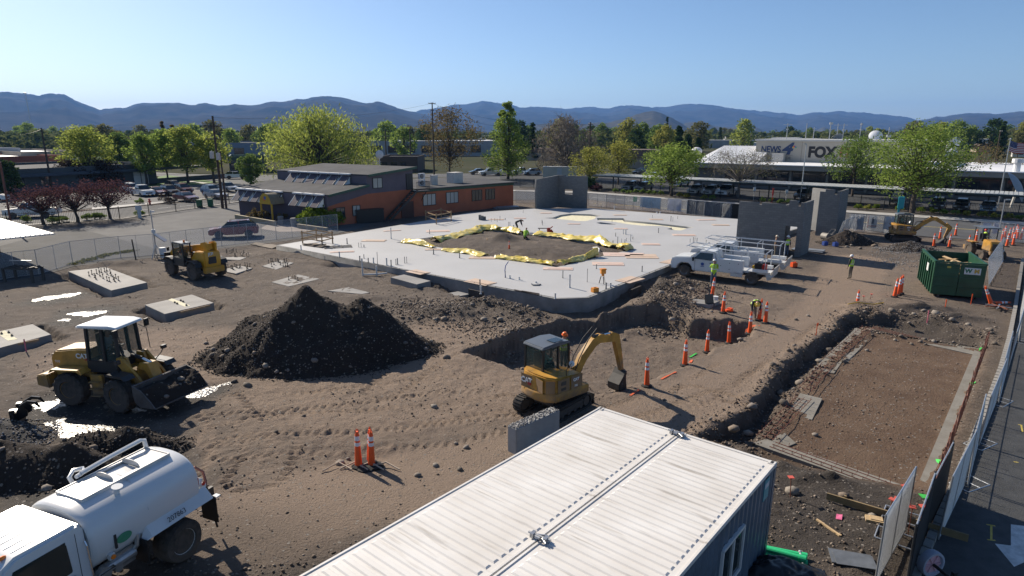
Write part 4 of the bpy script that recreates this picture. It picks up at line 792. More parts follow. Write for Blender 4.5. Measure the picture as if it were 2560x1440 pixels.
# --- water truck (x forward, rear axle at the origin)
def water_truck():
 hd=math.atan2(-.925,-.38);Wp=GG(466,1399);n=Vector((.925,-.38,0))
 t=thing('water_truck','white water tank truck in the bottom left corner','truck',(Wp.x-n.x*1.06,Wp.y-n.y*1.06,Wp.z),hd)
 tk=[]
 for x,s in((-.78,.80),(-.74,.95),(-.66,1.0),(1.95,1.0),(2.03,.985),(2.07,.95)):
  ring=[]
  for k in range(36):
   a=2*PI*k/36;c,q=math.cos(a),math.sin(a);e=.78
   ring.append((x,1.06*s*math.copysign(abs(c)**e,c),1.70+.80*s*math.copysign(abs(q)**e,q)))
  tk.append(ring)
 loft(tk).build('tank',dirtyw,t,smooth=True)
 d=fill2d('deck_plate',[[(-.48,-.42),(1.72,-.42),(1.72,.42),(-.48,.42)],[(.22,-.3),(.92,-.3),(.92,.3),(.22,.3)]],2.74,2.80,dirtyw,t)
 m=MB()
 for y in(-.42,.42):m.box(.62,y,2.77,2.23,.03,.10)
 for x in(-.48,1.72):m.box(x,0,2.768,.03,.83,.10)
 m.build('deck_rim',dirtyw,d)
 m=MB()
 for y in(-.3,.3):m.box(.57,y,2.68,.7,.012,.2)
 for x in(.22,.92):m.box(x,0,2.68,.012,.6,.2)
 m.build('hatch_wall',mat('hatch_buff',(.40,.37,.28),.6,0,.2),d);MB().box(.57,0,2.60,.69,.59,.02).build('hatch_floor',mat('hatch_brown',(.20,.16,.09),.7,0,.3),d)  # hatch floor is browner and darker than its walls
 for x in(.23,.90):
  lo=MB().lathe([(.02,0),(.3,0),(.3,.02),(.02,.02)],(x,0,2.80),20,'x').build('hatch_end',dirtyw,d)
  for v in lo.data.vertices:v.co.z=2.80+max(0,v.co.z-2.80)*.45
 m=MB().tube([(1.25,-.62,2.72),(1.28,-.66,2.86),(1.1,-.78,2.92),(.92,-.7,2.9),(1.0,-.56,2.88),(1.22,-.5,2.88)],.05,8)
 m.tube([(1.1,-.52,2.9),(.4,-.50,2.97),(-.42,-.48,3.02),(-.52,-.48,2.98),(-.55,-.48,2.7)],.055,8);m.build('fill_pipe',wpaint,t,smooth=True)
 m=MB().cyl((1.1,.62,2.55),(1.1,.70,2.82),.06,n=10).cyl((1.1,.70,2.82),(1.1,.705,2.85),.12,n=12)
 m.build('vent_post',wpaint,t);MB().lathe([(.035,0),(.055,0),(.055,.03),(.035,.03)],(1.3,.62,2.54),10).build('cap',dark,t)
 MB().tube([(.7,1.07*math.cos(a),1.935+.85*math.sin(a))for a in[k*PI/24 for k in range(1,12)]],.008,5).build('weld_seam',dirtyw,t)
 m=MB()
 for y in(-.42,.42):m.box(2.2,y,.86,7.6,.09,.26)
 for x in(-1.2,.6,1.8,3.0):m.box(x,0,.86,.12,.8,.2)
 m.build('chassis',dark,t)
 for s in(-1,1):
  MB().hexa([(-.95,s*1.0,1.2),(.95,s*1.0,1.2),(.95,s*1.22,1.2),(-.95,s*1.22,1.2),(-.92,s*.98,1.52),(.80,s*.98,1.52),(.80,s*1.2,1.24),(-.92,s*1.2,1.24)]).build('fender',wpaint,t,bevel=.01)
  MB().box(.98,s*.98,.92,.02,.5,.62).build('mudflap',black,t);MB().box(-.97,s*.98,.85,.02,.55,.75).build('mudflap',black,t)
  wheel(t,0,s*.93,.53,.56,MC['white_rim']if 'white_rim' in MC else mat('white_rim',(.55,.54,.50),.5,0,.25,4),.31,dual=True,out=s)
  wheel(t,5.0,s*1.0,.53,.28,MC['white_rim'],.31,out=s)
 for z,dx in((1.40,0),):text('lettering','207863',.17,(.12,1.205,1.36),PI,black,t,tilt=62,ext=.002)
 m=MB().box(1.35,.74,.95,.5,.4,.4).cyl((1.1,.9,.95),(1.9,.9,.95),.13,n=12).cyl((1.55,.6,.85),(1.55,1.02,.85),.1,n=10);m.tube([(1.15,.9,.95),(1.05,.98,1.1),(1.0,.98,1.35),(1.0,.85,1.5)],.06,8);m.box(2.05,.72,.82,.45,.3,.3);m.cyl((1.9,.95,.95),(1.9,1.08,.95),.16,n=14)
 m.build('pump',steel,t);MB().cyl((2.6,.62,.62),(3.5,.62,.62),.3,n=18).build('fuel_tank',chrome,t,smooth=True)
 for k in range(3):MB().box(2.85+.0,.95,.45+.28*k,.7,.28,.03).build('step',chrome,t)
 MB().box(1.68,1.02,1.25,.12,.1,.14).build('bracket',wpaint,t);MB().lathe([(.01,0),(.055,0),(.05,.02),(.01,.025)],(1.68,1.09,1.25),12,'y').build('side_lamp',lampo,t)
 MB().box(1.56,1.065,1.55,.05,.03,.34).build('bracket',dark,t)
 o=MB().lathe([(.1,0),(.14,0),(.14,.004),(.1,.004)],(0,0,0),24,'y').build('emblem',mat('emblem_green',(.05,.25,.14),.5,0,0),t);o.location=(1.36,1.07,1.64);o.scale=(1.3,1,.8)
 text('lettering','VALEW',.065,(1.36,1.075,1.64),PI,MC['emblem_green'],t,ext=.002);MB().box(1.785,.8,1.4,.02,.14,.22,rz=.5).build('placard',mat('placard_yellow',(.45,.36,.06),.5,0,.1),t)
 m=MB().box(-.98,.72,1.42,.2,.24,.1).cyl((-.92,.72,1.48),(-1.02,.72,1.62),.10,.07,n=12).cyl((-.85,.72,1.2),(-1.0,.78,1.2),.05,n=8).box(-1.15,.95,1.02,.34,.16,.03);m.cyl((-.82,-.7,1.2),(-1.0,-.75,1.1),.06,n=8);m.build('spray_head',wpaint,t)
 MB().lathe([(.01,0),(.05,0),(.05,.02),(.01,.02)],(-1.0,.84,1.5),12,'y').build('tail_lamp',redl,t);MB().box(-.72,1.0,1.75,.03,.04,.2).build('reflector',redl,t)
 MB().tube([(-.8,.55,1.95),(-1.02,.58,2.0),(-1.18,.66,1.8),(-1.15,.75,1.55),(-1.1,.8,1.45)],.035,8).build('hose',hosem,t,smooth=True)
 MB().tube([(-1.1,.8,1.45),(-1.22,.78,1.1),(-1.2,.8,.6),(-1.25,.85,.15)],.028,6).build('hose',black,t)
 CX=-.84
 cab0=len(KIDS[t.name])
 prof=[(2.95,.75),(2.95,2.5),(3.05,2.62),(4.25,2.62),(4.5,2.5),(4.95,1.75),(6.0,1.55),(6.35,1.3),(6.4,.6),(5.62,.6),(5.5,1.02),(5.0,1.22),(4.5,1.02),(4.38,.6),(3.0,.6)]
 c=MB().prof(prof,-1.08,1.08,lambda z:max(0,z-1.6)*.10).build('cab',wpaint,t,bevel=.06)
 for s in(-1,1):
  y=s*1.075
  MB().hexa([(3.35,s*1.02,1.68),(4.72,s*1.02,1.62),(4.72,s*1.085,1.62),(3.35,s*1.085,1.68),(3.35,s*.94,2.4),(4.36,s*.94,2.4),(4.36,s*1.012,2.4),(3.35,s*1.012,2.4)]).build('side_window',glass,t,bevel=.02)
  m=MB()
  for x0,z0,x1,z1 in((3.2,.75,3.2,2.48),(4.9,.8,4.9,1.65),(3.2,.75,4.9,.8)):m.box((x0+x1)/2,y+s*.004,(z0+z1)/2,abs(x1-x0)+.012,.006,abs(z1-z0)+.012)
  m.build('door_gap',dark,t);MB().box(3.42,y+s*.015,1.42,.2,.03,.34).build('vent_panel',black,t,bevel=.05);MB().box(3.4,y+s*.02,1.12,.22,.03,.05).build('door_handle',black,t)
  g=MB().tube([(3.02,s*1.12,1.2),(3.02,s*1.14,1.3),(3.02,s*1.1,2.1),(3.02,s*1.05,2.2)],.02,6).build('grab_rail',chrome,t)
  mr_=MB().box(4.62,s*1.38,1.95,.12,.26,.42).build('mirror',black,t,bevel=.04);MB().tube([(4.5,s*1.04,2.25),(4.6,s*1.3,2.2),(4.62,s*1.36,2.1)],.022,6).build('arm',chrome,mr_);MB().box(4.62,s*1.36,1.55,.12,.2,.22).build('spot_mirror',black,mr_,bevel=.05)
  MB().lathe([(.02,0),(.13,0),(.13,.05),(.02,.05)],(6.3,s*.8,1.0),14,'x').build('headlight',lens,t)
 MB().hexa([(4.60,-.88,2.36),(4.98,-.96,1.80),(4.98,.96,1.80),(4.60,.88,2.36),(4.57,-.88,2.33),(4.93,-.96,1.78),(4.93,.96,1.78),(4.57,.88,2.33)]).build('windscreen',glass,t)
 MB().box(2.945,0,2.1,.02,1.2,.45).build('rear_window',glass,t)
 for k in range(7):MB().box(3.68+abs(k-3)*.0,-.72+.24*k,2.627,1.0,.022,.014,).build('roof_rib',wpaint,t)
 for k in range(5):MB().ball((4.34,-.72+.36*k,2.61),.06,10,6,(1.4,.8,.7)).build('marker_lamp',lampo,t,smooth=True)
 MB().tube([(4.4,.55,2.6),(4.2,.55,3.1)],.006,4).build('aerial',black,t)
 for o in KIDS[t.name][cab0:]:o.location.x+=CX
 for o in KIDS[t.name]:
  if o.name.startswith('wheel')and o.location.x>2:o.location.x+=CX
  if o.name.startswith('step')or o.name.startswith('fuel_tank'):o.location.x+=CX
 for o in KIDS[t.name][cab0:]:o.location.z-=.22
 for o in KIDS[t.name]:
  k=o.name.split('.')[0]
  if k in('deck_plate','fill_pipe','vent_post','cap'):o.location.z-=.27
  if k=='weld_seam':o.location.z-=.22
  if k in('emblem','lettering')and o.location.x>1:o.location.z-=.1
  if k in('hose',):o.location.z-=.1
 t.scale=(.93,.93,.93)
 return t
water_truck()
# --- wheel loader (x forward, centre between the axles)
def catmark(par,size,loc,rz,tilt=90):
 o=text('lettering','CAT',size,loc,rz,MC['letter_white']if 'letter_white' in MC else mat('letter_white',(.75,.75,.73),.5,0,0),par,tilt,ext=.003,bold=size*.03)
 dx=size*.78
 return o
def tri(par,size,p0,nrm,m):
 pass
def loader():
 c=(GG(190,1012)+GG(325,1022))/2
 hd=R(-9);rt=Vector((math.sin(hd),-math.cos(hd),0))
 t=thing('wheel_loader','yellow wheel loader carrying a bucket of dark soil','wheel loader',(c.x-rt.x*.98,c.y-rt.y*.98,c.z),hd)
 rim=mat('rim_yellow',(.36,.19,.03),.6,0,.3,3)
 B_=1.28
 hoodp=[(-2.35,1.0),(-2.38,1.75),(-2.2,2.02),(-1.2,2.14),(-.62,2.16),(-.62,1.0)]
 MB().prof(hoodp,-.58,.58,lambda z:max(0,z-1.7)*.25).build('hood',caty,t,bevel=.05)
 MB().box(-2.385,0,1.45,.03,.9,.8).build('grille',dark,t)
 MB().prof([(-2.75,.72),(-2.75,1.12),(-2.45,1.2),(-2.2,1.2),(-2.2,.62)],-1.0,1.0).build('counterweight',caty,t,bevel=.04)
 MB().box(-1.2,0,.85,2.2,.7,.5).build('rear_frame',dark,t)
 for s in(-1,1):
  MB().prof([(-2.05,1.30),(-1.9,1.48),(-.75,1.50),(-.55,1.36),(-.6,1.30),(-.8,1.43),(-1.88,1.42)],s*.62 if s>0 else-1.12,1.12 if s>0 else-.62).build('fender',caty,t)
  wheel(t,-B_,s*.92,.66,.46,rim,.33,lug=16,out=s)
  fw_=wheel(t,B_*math.cos(R(-12))-s*.92*math.sin(R(-12))*1,B_*math.sin(R(-12))+s*.92,.66,.46,rim,.33,lug=16,out=s);fw_.rotation_euler=(0,0,R(-12))
  for k in range(3):MB().box(-.12,s*1.02,.48+k*.28,.42,.2,.03).build('step',caty,t)
  MB().box(-.12,s*.88,.85,.5,.12,.85).build('step_box',caty,t)
  o=text('lettering','CAT',.27,(-.98,s*.545,1.86),0 if s<0 else PI,MC.get('letter_white')or mat('letter_white',(.75,.75,.73),.5,0,0),t,ext=.004,bold=.01)
  MB().add([(-.88,s*.55,1.70),(-.62,s*.55,1.70),(-.75,s*.55,1.82),(-.88,s*.558,1.70),(-.62,s*.558,1.70),(-.75,s*.558,1.82)],[(0,1,2),(3,5,4),(0,3,4,1),(1,4,5,2),(2,5,3,0)]).build('emblem',mat('emblem_red',(.35,.03,.03),.5,0,0),t)
  text('lettering','910',.15,(-2.08,s*.575,1.60),0 if s<0 else PI,MC['letter_white'],t,ext=.003)
 MB().cyl((-.95,.3,2.1),(-.95,.3,2.95),.07,n=10).cyl((-.95,.3,2.95),(-1.05,.3,3.08),.07,.06,n=10).build('exhaust',dark,t)
 MB().box(.0,0,1.52,1.42,1.3,.5).build('cab_base',dark,t,bevel=.04)
 for sx_,sy in((-.62,-.6),(-.62,.6),(.68,-.56),(.68,.56),(.12,-.62),(.12,.62)):
  MB().hexa([(sx_-.05,sy-.05,1.75),(sx_+.05,sy-.05,1.75),(sx_+.05,sy+.05,1.75),(sx_-.05,sy+.05,1.75),(sx_*.92-.05,sy*.95-.05,3.05),(sx_*.92+.05,sy*.95-.05,3.05),(sx_*.92+.05,sy*.95+.05,3.05),(sx_*.92-.05,sy*.95+.05,3.05)]).build('cab_post',dark,t)
 for s in(-1,1):
  MB().hexa([(-.56,s*.6-.01,1.7),(.62,s*.58-.01,1.7),(.62,s*.58+.01,1.7),(-.56,s*.6+.01,1.7),(-.53,s*.57-.01,3.02),(.58,s*.54-.01,3.02),(.58,s*.54+.01,3.02),(-.53,s*.57+.01,3.02)]).build('side_glass',tint,t)
 MB().hexa([(.66,-.52,1.75),(.70,-.52,1.75),(.70,.52,1.75),(.66,.52,1.75),(.61,-.5,3.0),(.64,-.5,3.0),(.64,.5,3.0),(.61,.5,3.0)]).build('windscreen',tint,t)
 MB().hexa([(-.66,-.54,1.9),(-.63,-.54,1.9),(-.63,.54,1.9),(-.66,.54,1.9),(-.61,-.5,3.0),(-.58,-.5,3.0),(-.58,.5,3.0),(-.61,.5,3.0)]).build('rear_glass',tint,t)
 MB().prof([(-.92,3.06),(-.88,3.16),(.5,3.2),(.86,3.14),(.88,3.06)],-.72,.72).build('cab_roof',mat('roof_white',(.66,.70,.72),.35,0,.06,2),t,bevel=.04)
 MB().box(-.25,0,1.95,.45,.5,.15).box(-.45,0,2.35,.12,.48,.75).build('seat',seatm,t);MB().cyl((.4,0,1.9),(.25,0,2.2),.03,n=6).lathe([(.17,0),(.2,.02),(.17,.04)],(.25,0,2.2),14).build('steering_wheel',black,t)
 for s in(-1,1):
  m=MB().tube([(.72,s*.6,2.9),(.95,s*.72,2.75),(1.0,s*.72,1.9)],.016,5).box(.9,s*.82,2.95,.08,.2,.3);m.build('mirror',black,t)
 f=MB();f.box(.98,0,1.0,1.1,.6,.9).prof([(.55,1.2),(.8,1.95),(1.15,1.95),(1.45,1.1),(1.2,.7),(.7,.7)],-.42,-.32).prof([(.55,1.2),(.8,1.95),(1.15,1.95),(1.45,1.1),(1.2,.7),(.7,.7)],.32,.42)
 ff=f.build('front_frame',caty,t);ff.location=(0,0,0);ff.rotation_euler=(0,0,R(-12))
 for s in(-1,1):
  MB().prof([(.78,1.72),(.85,1.95),(1.1,1.98),(1.9,1.25),(2.25,.72),(2.25,.42),(2.05,.42),(1.62,1.02)],s*.52-.05,s*.52+.05).build('lift_arm',caty,ff)
  MB().prof([(.85,1.42),(1.0,1.52),(1.75,1.5),(1.9,1.36),(1.75,1.42),(1.0,1.42)],s*.92-.24,s*.92+.24).build('fender',dark,ff)
  MB().cyl((.8,s*.3,1.0),(1.5,s*.36,1.2),.07,n=8).cyl((1.5,s*.36,1.2),(1.75,s*.4,1.2),.04,n=8).build('lift_cylinder',caty,ff)
  m=MB().tube([(1.2,s*.78,1.5),(1.35,s*.95,1.75),(1.45,s*1.0,1.95)],.02,5).box(1.47,s*1.0,2.0,.12,.2,.14);m.build('head_lamp',dark,ff)
 MB().prof([(1.35,1.45),(1.6,1.75),(2.0,1.75),(2.25,1.1),(2.1,1.05),(1.8,1.45)],-.22,.22).build('bell_crank',caty,ff,bevel=.02);MB().cyl((.95,0,1.9),(1.5,0,1.85),.08,n=10).build('tilt_cylinder',dark,ff);MB().cyl((1.5,0,1.85),(1.95,0,1.72),.045,n=8).build('rod',silver,ff)
 MB().box(2.25,0,.75,.16,1.1,.75).build('coupler',caty,ff,bevel=.02)
 out=[(2.32,1.28),(2.3,.9),(2.38,.62),(2.62,.46),(3.42,.52),(3.42,.55),(2.66,.51),(2.44,.66),(2.36,.92),(2.38,1.26)]
 bk=mat('bucket_steel',(.11,.10,.095),.55,.3,.35,3,bump=.15);b_=MB().prof(out,-1.2,1.2).build('bucket',bk,ff)
 side=[(2.34,1.26),(2.33,.9),(2.4,.64),(2.63,.49),(3.40,.53),(3.1,.85),(2.75,1.15)]
 for s in(-1,1):MB().prof(side,s*1.2-.02,s*1.2+.02).build('bucket_side',bk,b_)
 nx,ny=24,40;gx=np.linspace(2.42,3.36,nx);gy=np.linspace(-1.17,1.17,ny);XX,YY=np.meshgrid(gx,gy)
 lim=np.interp(XX,[2.40,2.75,3.1,3.38],[1.06,.98,.78,.56]);Z=np.clip(lim-.02+.45*(fbm(XX*2.2,YY*1.7,4,5)-.36)*np.minimum(1,(3.36-XX)/.3),.54,1.3)
 V,Fq=grid(XX,YY,Z);npmesh('soil_load',V,Fq,MC.get('dark_soil')or soilmat('dark_soil',(.052,.040,.032),(.038,.030,.025),(.1,.08,.06)),b_,smooth=False)
 for x,y,q in((3.2,-.55,.10),(2.8,.5,.13),(3.0,.25,.06),(2.6,-.2,.05),(3.15,.8,.05)):MB().ball((x,y,float(np.interp(x,[2.4,2.75,3.1,3.38],[1.06,.98,.78,.56]))+.04),q,7,5,(1.2,1,.7)).build('stone',stone_m,b_)
 return t
def stonemat(name,c1,c2):
 m=mat(name,c1,.9,0,.3,6,bump=.3,bscale=20);nt=m.node_tree;b=nt.nodes['Principled BSDF']
 oi=nt.nodes.new('ShaderNodeNewGeometry');r=nt.nodes.new('ShaderNodeValToRGB');r.color_ramp.elements[0].color=(*c1,1);r.color_ramp.elements[1].color=(*c2,1)
 nt.links.new(oi.outputs['Random Per Island'],r.inputs[0]);nt.links.new(r.outputs[0],b.inputs['Base Color']);return m
stone_m=stonemat('field_stone',(.085,.07,.058),(.26,.225,.185))
loader()
# --- small excavator (x forward)
def excavator(loc,rz,label,trot=.12,pose=0):
 t=thing('excavator',label,'excavator',loc,rz,'small excavators on the site')
 trk=mat('track_rubber',(.035,.031,.028),.9,0,.3,5)
 for s in(-1,1):
  n=44;m=MB();pts=[]
  Lh,r=.92,.29
  per=2*(2*Lh)+2*PI*r
  def tp(u,rr):
   u%=per
   if u<2*Lh:return(-Lh+u,r-rr*1.0,PI)
   u-=2*Lh
   if u<PI*r:a=-PI/2+u/r;return(Lh+rr*math.cos(a),r+rr*math.sin(a),a)
   u-=PI*r
   if u<2*Lh:return(Lh-u,r+rr,0)
   a=PI/2+(u-2*Lh)/r;return(-Lh+rr*math.cos(a),r+rr*math.sin(a),a)
  outer=[tp(per*k/60,r)for k in range(60)];inner_=[tp(per*k/60,r-.07)for k in range(60)]
  m.add([(p[0],-.2,p[1])for p in outer]+[(p[0],.2,p[1])for p in outer]+[(p[0],-.2,p[1])for p in inner_]+[(p[0],.2,p[1])for p in inner_],[f for k in range(60)for f in((k,(k+1)%60,60+(k+1)%60,60+k),(120+k,180+k,180+(k+1)%60,120+(k+1)%60),(k,120+k,120+(k+1)%60,(k+1)%60),(60+k,60+(k+1)%60,180+(k+1)%60,180+k))])
  for k in range(n):
   a,b2=tp(per*k/n,r),tp(per*k/n,r+.035);c2=tp(per*(k+.45)/n,r);d2=tp(per*(k+.45)/n,r+.035)
   m.hexa([(a[0],-.19,a[1]),(c2[0],-.19,c2[1]),(c2[0],.19,c2[1]),(a[0],.19,a[1]),(b2[0],-.19,b2[1]),(d2[0],-.19,d2[1]),(d2[0],.19,d2[1]),(b2[0],.19,b2[1])])
  o=m.build('track',trk,t);o.location=(.78*s*-math.sin(trot),.78*s*math.cos(trot),0);o.rotation_euler=(0,0,trot)
  q=MB().box(0,0,r,1.7,.26,.26)
  for x in(-Lh,Lh):q.lathe([(.02,-.16),(.2,-.16),(.2,.16),(.02,.16)],(x,0,r),14,'y')
  for k in range(4):q.lathe([(.02,-.14),(.1,-.14),(.1,.14),(.02,.14)],(-.6+.4*k,0,.17),10,'y')
  q.build('roller_frame',dark,o)
 u=MB().box(0,0,.48,1.1,.95,.24).lathe([(.02,.58),(.5,.58),(.5,.70),(.02,.70)],(0,0,0),20).build('undercarriage',dark,t);u.rotation_euler=(0,0,trot)
 bl=MB().prof([(1.42,.02),(1.36,.22),(1.4,.42),(1.46,.42),(1.42,.22),(1.48,.02)],-.95,.95).box(1.1,.4,.3,.7,.1,.12).box(1.1,-.4,.3,.7,.1,.12).build('blade',dark,t);bl.rotation_euler=(0,0,trot)
 def ring(z,k=1.0,ex=0):
  p=[(.95,-.95),(.95,.98),(-.2,.98),(-.72,.92),(-1.02,.62),(-1.12,.2),(-1.12,-.2),(-1.02,-.62),(-.72,-.92),(-.2,-.95)]
  return[(x*k,y*k,z)for x,y in p]
 loft([ring(.72,.97),ring(.80,1.02),ring(1.02,1.02),ring(1.08,1.0)]).build('counterweight',caty,t,bevel=.02)
 body=[(-.9,1.07),(-.95,1.62),(-.55,1.72),(.15,1.55),(.62,1.5),(.62,1.07)]
 loft([[(x,y,1.05)for x,y in((.68,-.93),(.68,.0),(-.05,.9),(-.72,.9),(-1.0,.6),(-1.08,0),(-1.0,-.6),(-.72,-.9))],[(x,y,z)for x,y,z in((.68,-.90,1.55),(.68,.0,1.55),(-.05,.86,1.6),(-.7,.86,1.66),(-.96,.56,1.7),(-1.03,0,1.7),(-.96,-.56,1.7),(-.7,-.87,1.66))]]).build('engine_cover',caty,t,bevel=.05)
 def panel(x,y,z,w,h,rz,nm,mt,d=.012):o=MB().box(0,0,0,w,d,h).build(nm,mt,t);o.location=(x,y,z);o.rotation_euler=(0,0,rz);return o
 pd=mat('yellow_seam',(.30,.15,.02),.5,0,.1)
 a1=math.atan2(-.6-0,1.0-1.08)
 for(x,y,w,rz_,sx_)in((-1.065,.3,.56,-PI/2+.12,1),(-1.045,-.34,.52,-PI/2-.14,1),(-.87,-.765,.36,-.80,1),(-.35,-.92,.62,0,1),(.32,-.925,.6,0,1)):
  panel(x,y,1.33,w,.52,rz_,'seam',pd,.008);panel(x-math.sin(-rz_)*.0,y,1.33,w-.03,.49,rz_,'door_panel',caty,.018)
 panel(-.36,-.925,1.42,.24,.14,0,'vent_grille',dark,.03);panel(-.36,-.925,1.2,.24,.10,0,'vent_grille',dark,.03)
 W_=MC.get('letter_white')
 text('lettering','CAT',.27,(-1.085,.3,1.36),-PI/2+.12,W_,t,ext=.01,bold=.012);o=panel(-1.078,.14,1.27,.16,.10,-PI/2+.12,'emblem',MC['emblem_red'],.02)
 text('lettering','CAT',.15,(.28,-.938,1.42),0,W_,t,ext=.01,bold=.008);text('lettering','306',.11,(.28,-.938,1.18),0,W_,t,ext=.01,bold=.004);panel(.40,-.936,1.38,.08,.06,0,'emblem',MC['emblem_red'],.02)
 panel(-.98,-.55,.98,.16,.05,-.95,'reflector',redl,.06)
 o=MB().ball((0,0,0),.12,12,8,(.3,1,1)).build('mirror',lens,t,smooth=True);o.location=(.35,-.62,1.92);o.rotation_euler=(0,.3,.4);MB().tube([(-.1,-.8,1.55),(-.1,-.8,1.85),(.3,-.66,1.95)],.014,5).build('mirror_arm',dark,t)
 cx0,cx1,cy0,cy1=-.58,.82,-.02,.96
 MB().prof([(cx0,1.08),(cx0,1.62),(cx1,1.35),(cx1+.05,1.08)],cy0,cy1).build('cab_base',dark,t)
 post=mat('cab_black',(.018,.019,.02),.4,0,.1,4)
 for x0,y0 in((cx0,cy0),(cx0,cy1),(cx1,cy0),(cx1,cy1),(.22,cy0),(.22,cy1)):
  x1=x0*.93;MB().hexa([(x0-.035,y0-.035,1.2),(x0+.035,y0-.035,1.2),(x0+.035,y0+.035,1.2),(x0-.035,y0+.035,1.2),(x1-.035,y0-.035,2.5),(x1+.035,y0-.035,2.5),(x1+.035,y0+.035,2.5),(x1-.035,y0+.035,2.5)]).build('cab_post',post,t)
 for y in(cy0,cy1):MB().hexa([(cx0,y-.008,1.45),(cx1,y-.008,1.35),(cx1,y+.008,1.35),(cx0,y+.008,1.45),(cx0*.93,y-.008,2.48),(cx1*.93,y-.008,2.48),(cx1*.93,y+.008,2.48),(cx0*.93,y+.008,2.48)]).build('side_glass',tint,t)
 for x in(cx0,cx1):MB().hexa([(x-.008,cy0,1.5),(x+.008,cy0,1.5),(x+.008,cy1,1.5),(x-.008,cy1,1.5),(x*.93-.008,cy0,2.48),(x*.93+.008,cy0,2.48),(x*.93+.008,cy1,2.48),(x*.93-.008,cy1,2.48)]).build('screen',tint,t)
 MB().prof([(cx0-.08,2.5),(cx0-.02,2.6),(.2,2.66),(cx1-.05,2.6),(cx1,2.5)],cy0-.07,cy1+.07).build('cab_roof',mat('cab_roof_slate',(.10,.115,.135),.4,0,.12,2),t,bevel=.03)
 panel(.25,.2,2.665,.5,.012,0,'roof_hatch',glass,.4)
 MB().box(-.1,.45,1.6,.45,.48,.14).box(-.3,.45,1.95,.12,.46,.6).build('seat',seatm,t)
 if pose==0:bp=[(.78,1.05),(1.35,1.85),(1.9,2.32),(2.25,2.42),(3.15,2.22)];ap=[(2.92,2.46),(3.25,2.28),(3.62,1.0),(3.70,.68)];bc=(3.66,.68)
 else:bp=[(.78,1.05),(1.5,1.75),(2.2,2.25),(2.6,2.28),(3.7,1.55)];ap=[(3.5,1.85),(3.85,1.55),(3.55,.6),(3.52,.35)];bc=(3.5,.4)
 yb=-.22
 def bar(pts,w,th,nm,mt,par=t):
  m=MB();n=len(pts);U=[]
  for i,p in enumerate(pts):
   a=Vector(pts[max(0,i-1)]);c=Vector(pts[min(n-1,i+1)]);d=(c-a).normalized();nn=Vector((-d.y,d.x))*w[i]/2;U.append((Vector(p)+nn,Vector(p)-nn))
  poly=[tuple(q[0])for q in U]+[tuple(q[1])for q in reversed(U)]
  return m.prof(poly,yb-th/2,yb+th/2).build(nm,mt,par,bevel=.012)
 bo=bar(bp,(.3,.36,.38,.36,.22),.24,'boom',caty);st=bar(ap,(.2,.34,.2,.14),.2,'stick',caty)
 MB().box(.72,yb,.98,.4,.42,.6).build('swing_post',dark,t,bevel=.03)
 def ram(a,b_,k,nm,y=yb):
  a,b_=Vector((a[0],y,a[1])),Vector((b_[0],y,b_[1]));mid=a.lerp(b_,k);c=MB().cyl(a,mid,.065,n=10).build(nm,dark,t,smooth=True);MB().cyl(mid,b_,.038,n=8).build('rod',silver,c,smooth=True)
 if pose==0:ram((.95,.95),(1.65,1.82),.52,'boom_cylinder');ram((1.9,2.56),(2.94,2.48),.6,'stick_cylinder');ram((3.45,2.15),(3.78,1.05),.55,'bucket_cylinder')
 else:ram((.95,.95),(1.9,1.75),.52,'boom_cylinder');ram((2.1,2.5),(3.45,1.9),.6,'stick_cylinder');ram((4.0,1.5),(3.75,.75),.55,'bucket_cylinder')
 for s in(-1,1):MB().tube([(.8,yb+s*.1,1.3),(1.0,yb+s*.16,1.9),(1.5,yb+s*.14,2.55 if pose==0 else 2.0),(2.0,yb+s*.12,2.9 if pose==0 else 2.4)],.022,5).build('hose',black,bo)
 x,z=bc;bt=mat('bucket_dark',(.04,.038,.036),.6,.3,.3,4)
 b1=MB().prof([(x-.02,z+.08),(x-.14,z-.1),(x-.42,z-.42),(x-.42,z-.66),(x-.30,z-.78),(x+.12,z-.84),(x+.12,z-.78),(x-.26,z-.72),(x-.34,z-.62),(x-.3,z-.42),(x-.06,z-.12),(x+.08,z+.06)],yb-.3,yb+.3).build('bucket',bt,t)
 for s in(-.3,.3):MB().prof([(x,z),(x-.36,z-.42),(x-.38,z-.65),(x-.28,z-.74),(x+.1,z-.8),(x+.02,z-.3)],yb+s-.012,yb+s+.012).build('bucket_side',bt,b1)
 for k in range(4):MB().box(x+.16,yb-.26+.17*k,z-.82,.14,.06,.03).build('tooth',bt,b1)
 MB().prof([(x+.05,z+.15),(x+.3,z-.05),(x+.22,z-.5),(x+.16,z-.48),(x+.18,z-.05),(x,z+.02)],yb-.09,yb+.09).build('thumb',dark,t)
 return t
EXP=GG(1378,1032)+Vector((.08,.42,0));EXP.z=.0
excavator((EXP.x,EXP.y,gh(EXP.x,EXP.y)-.02),R(40),'yellow small excavator digging beside the container in the foreground',R(9))
p=GG(2268,606)+Vector((0,1.0,0));excavator((p.x,p.y,gh(p.x,p.y)),R(-18),'yellow small excavator working by the road fence behind the gravel heap',R(4),1)
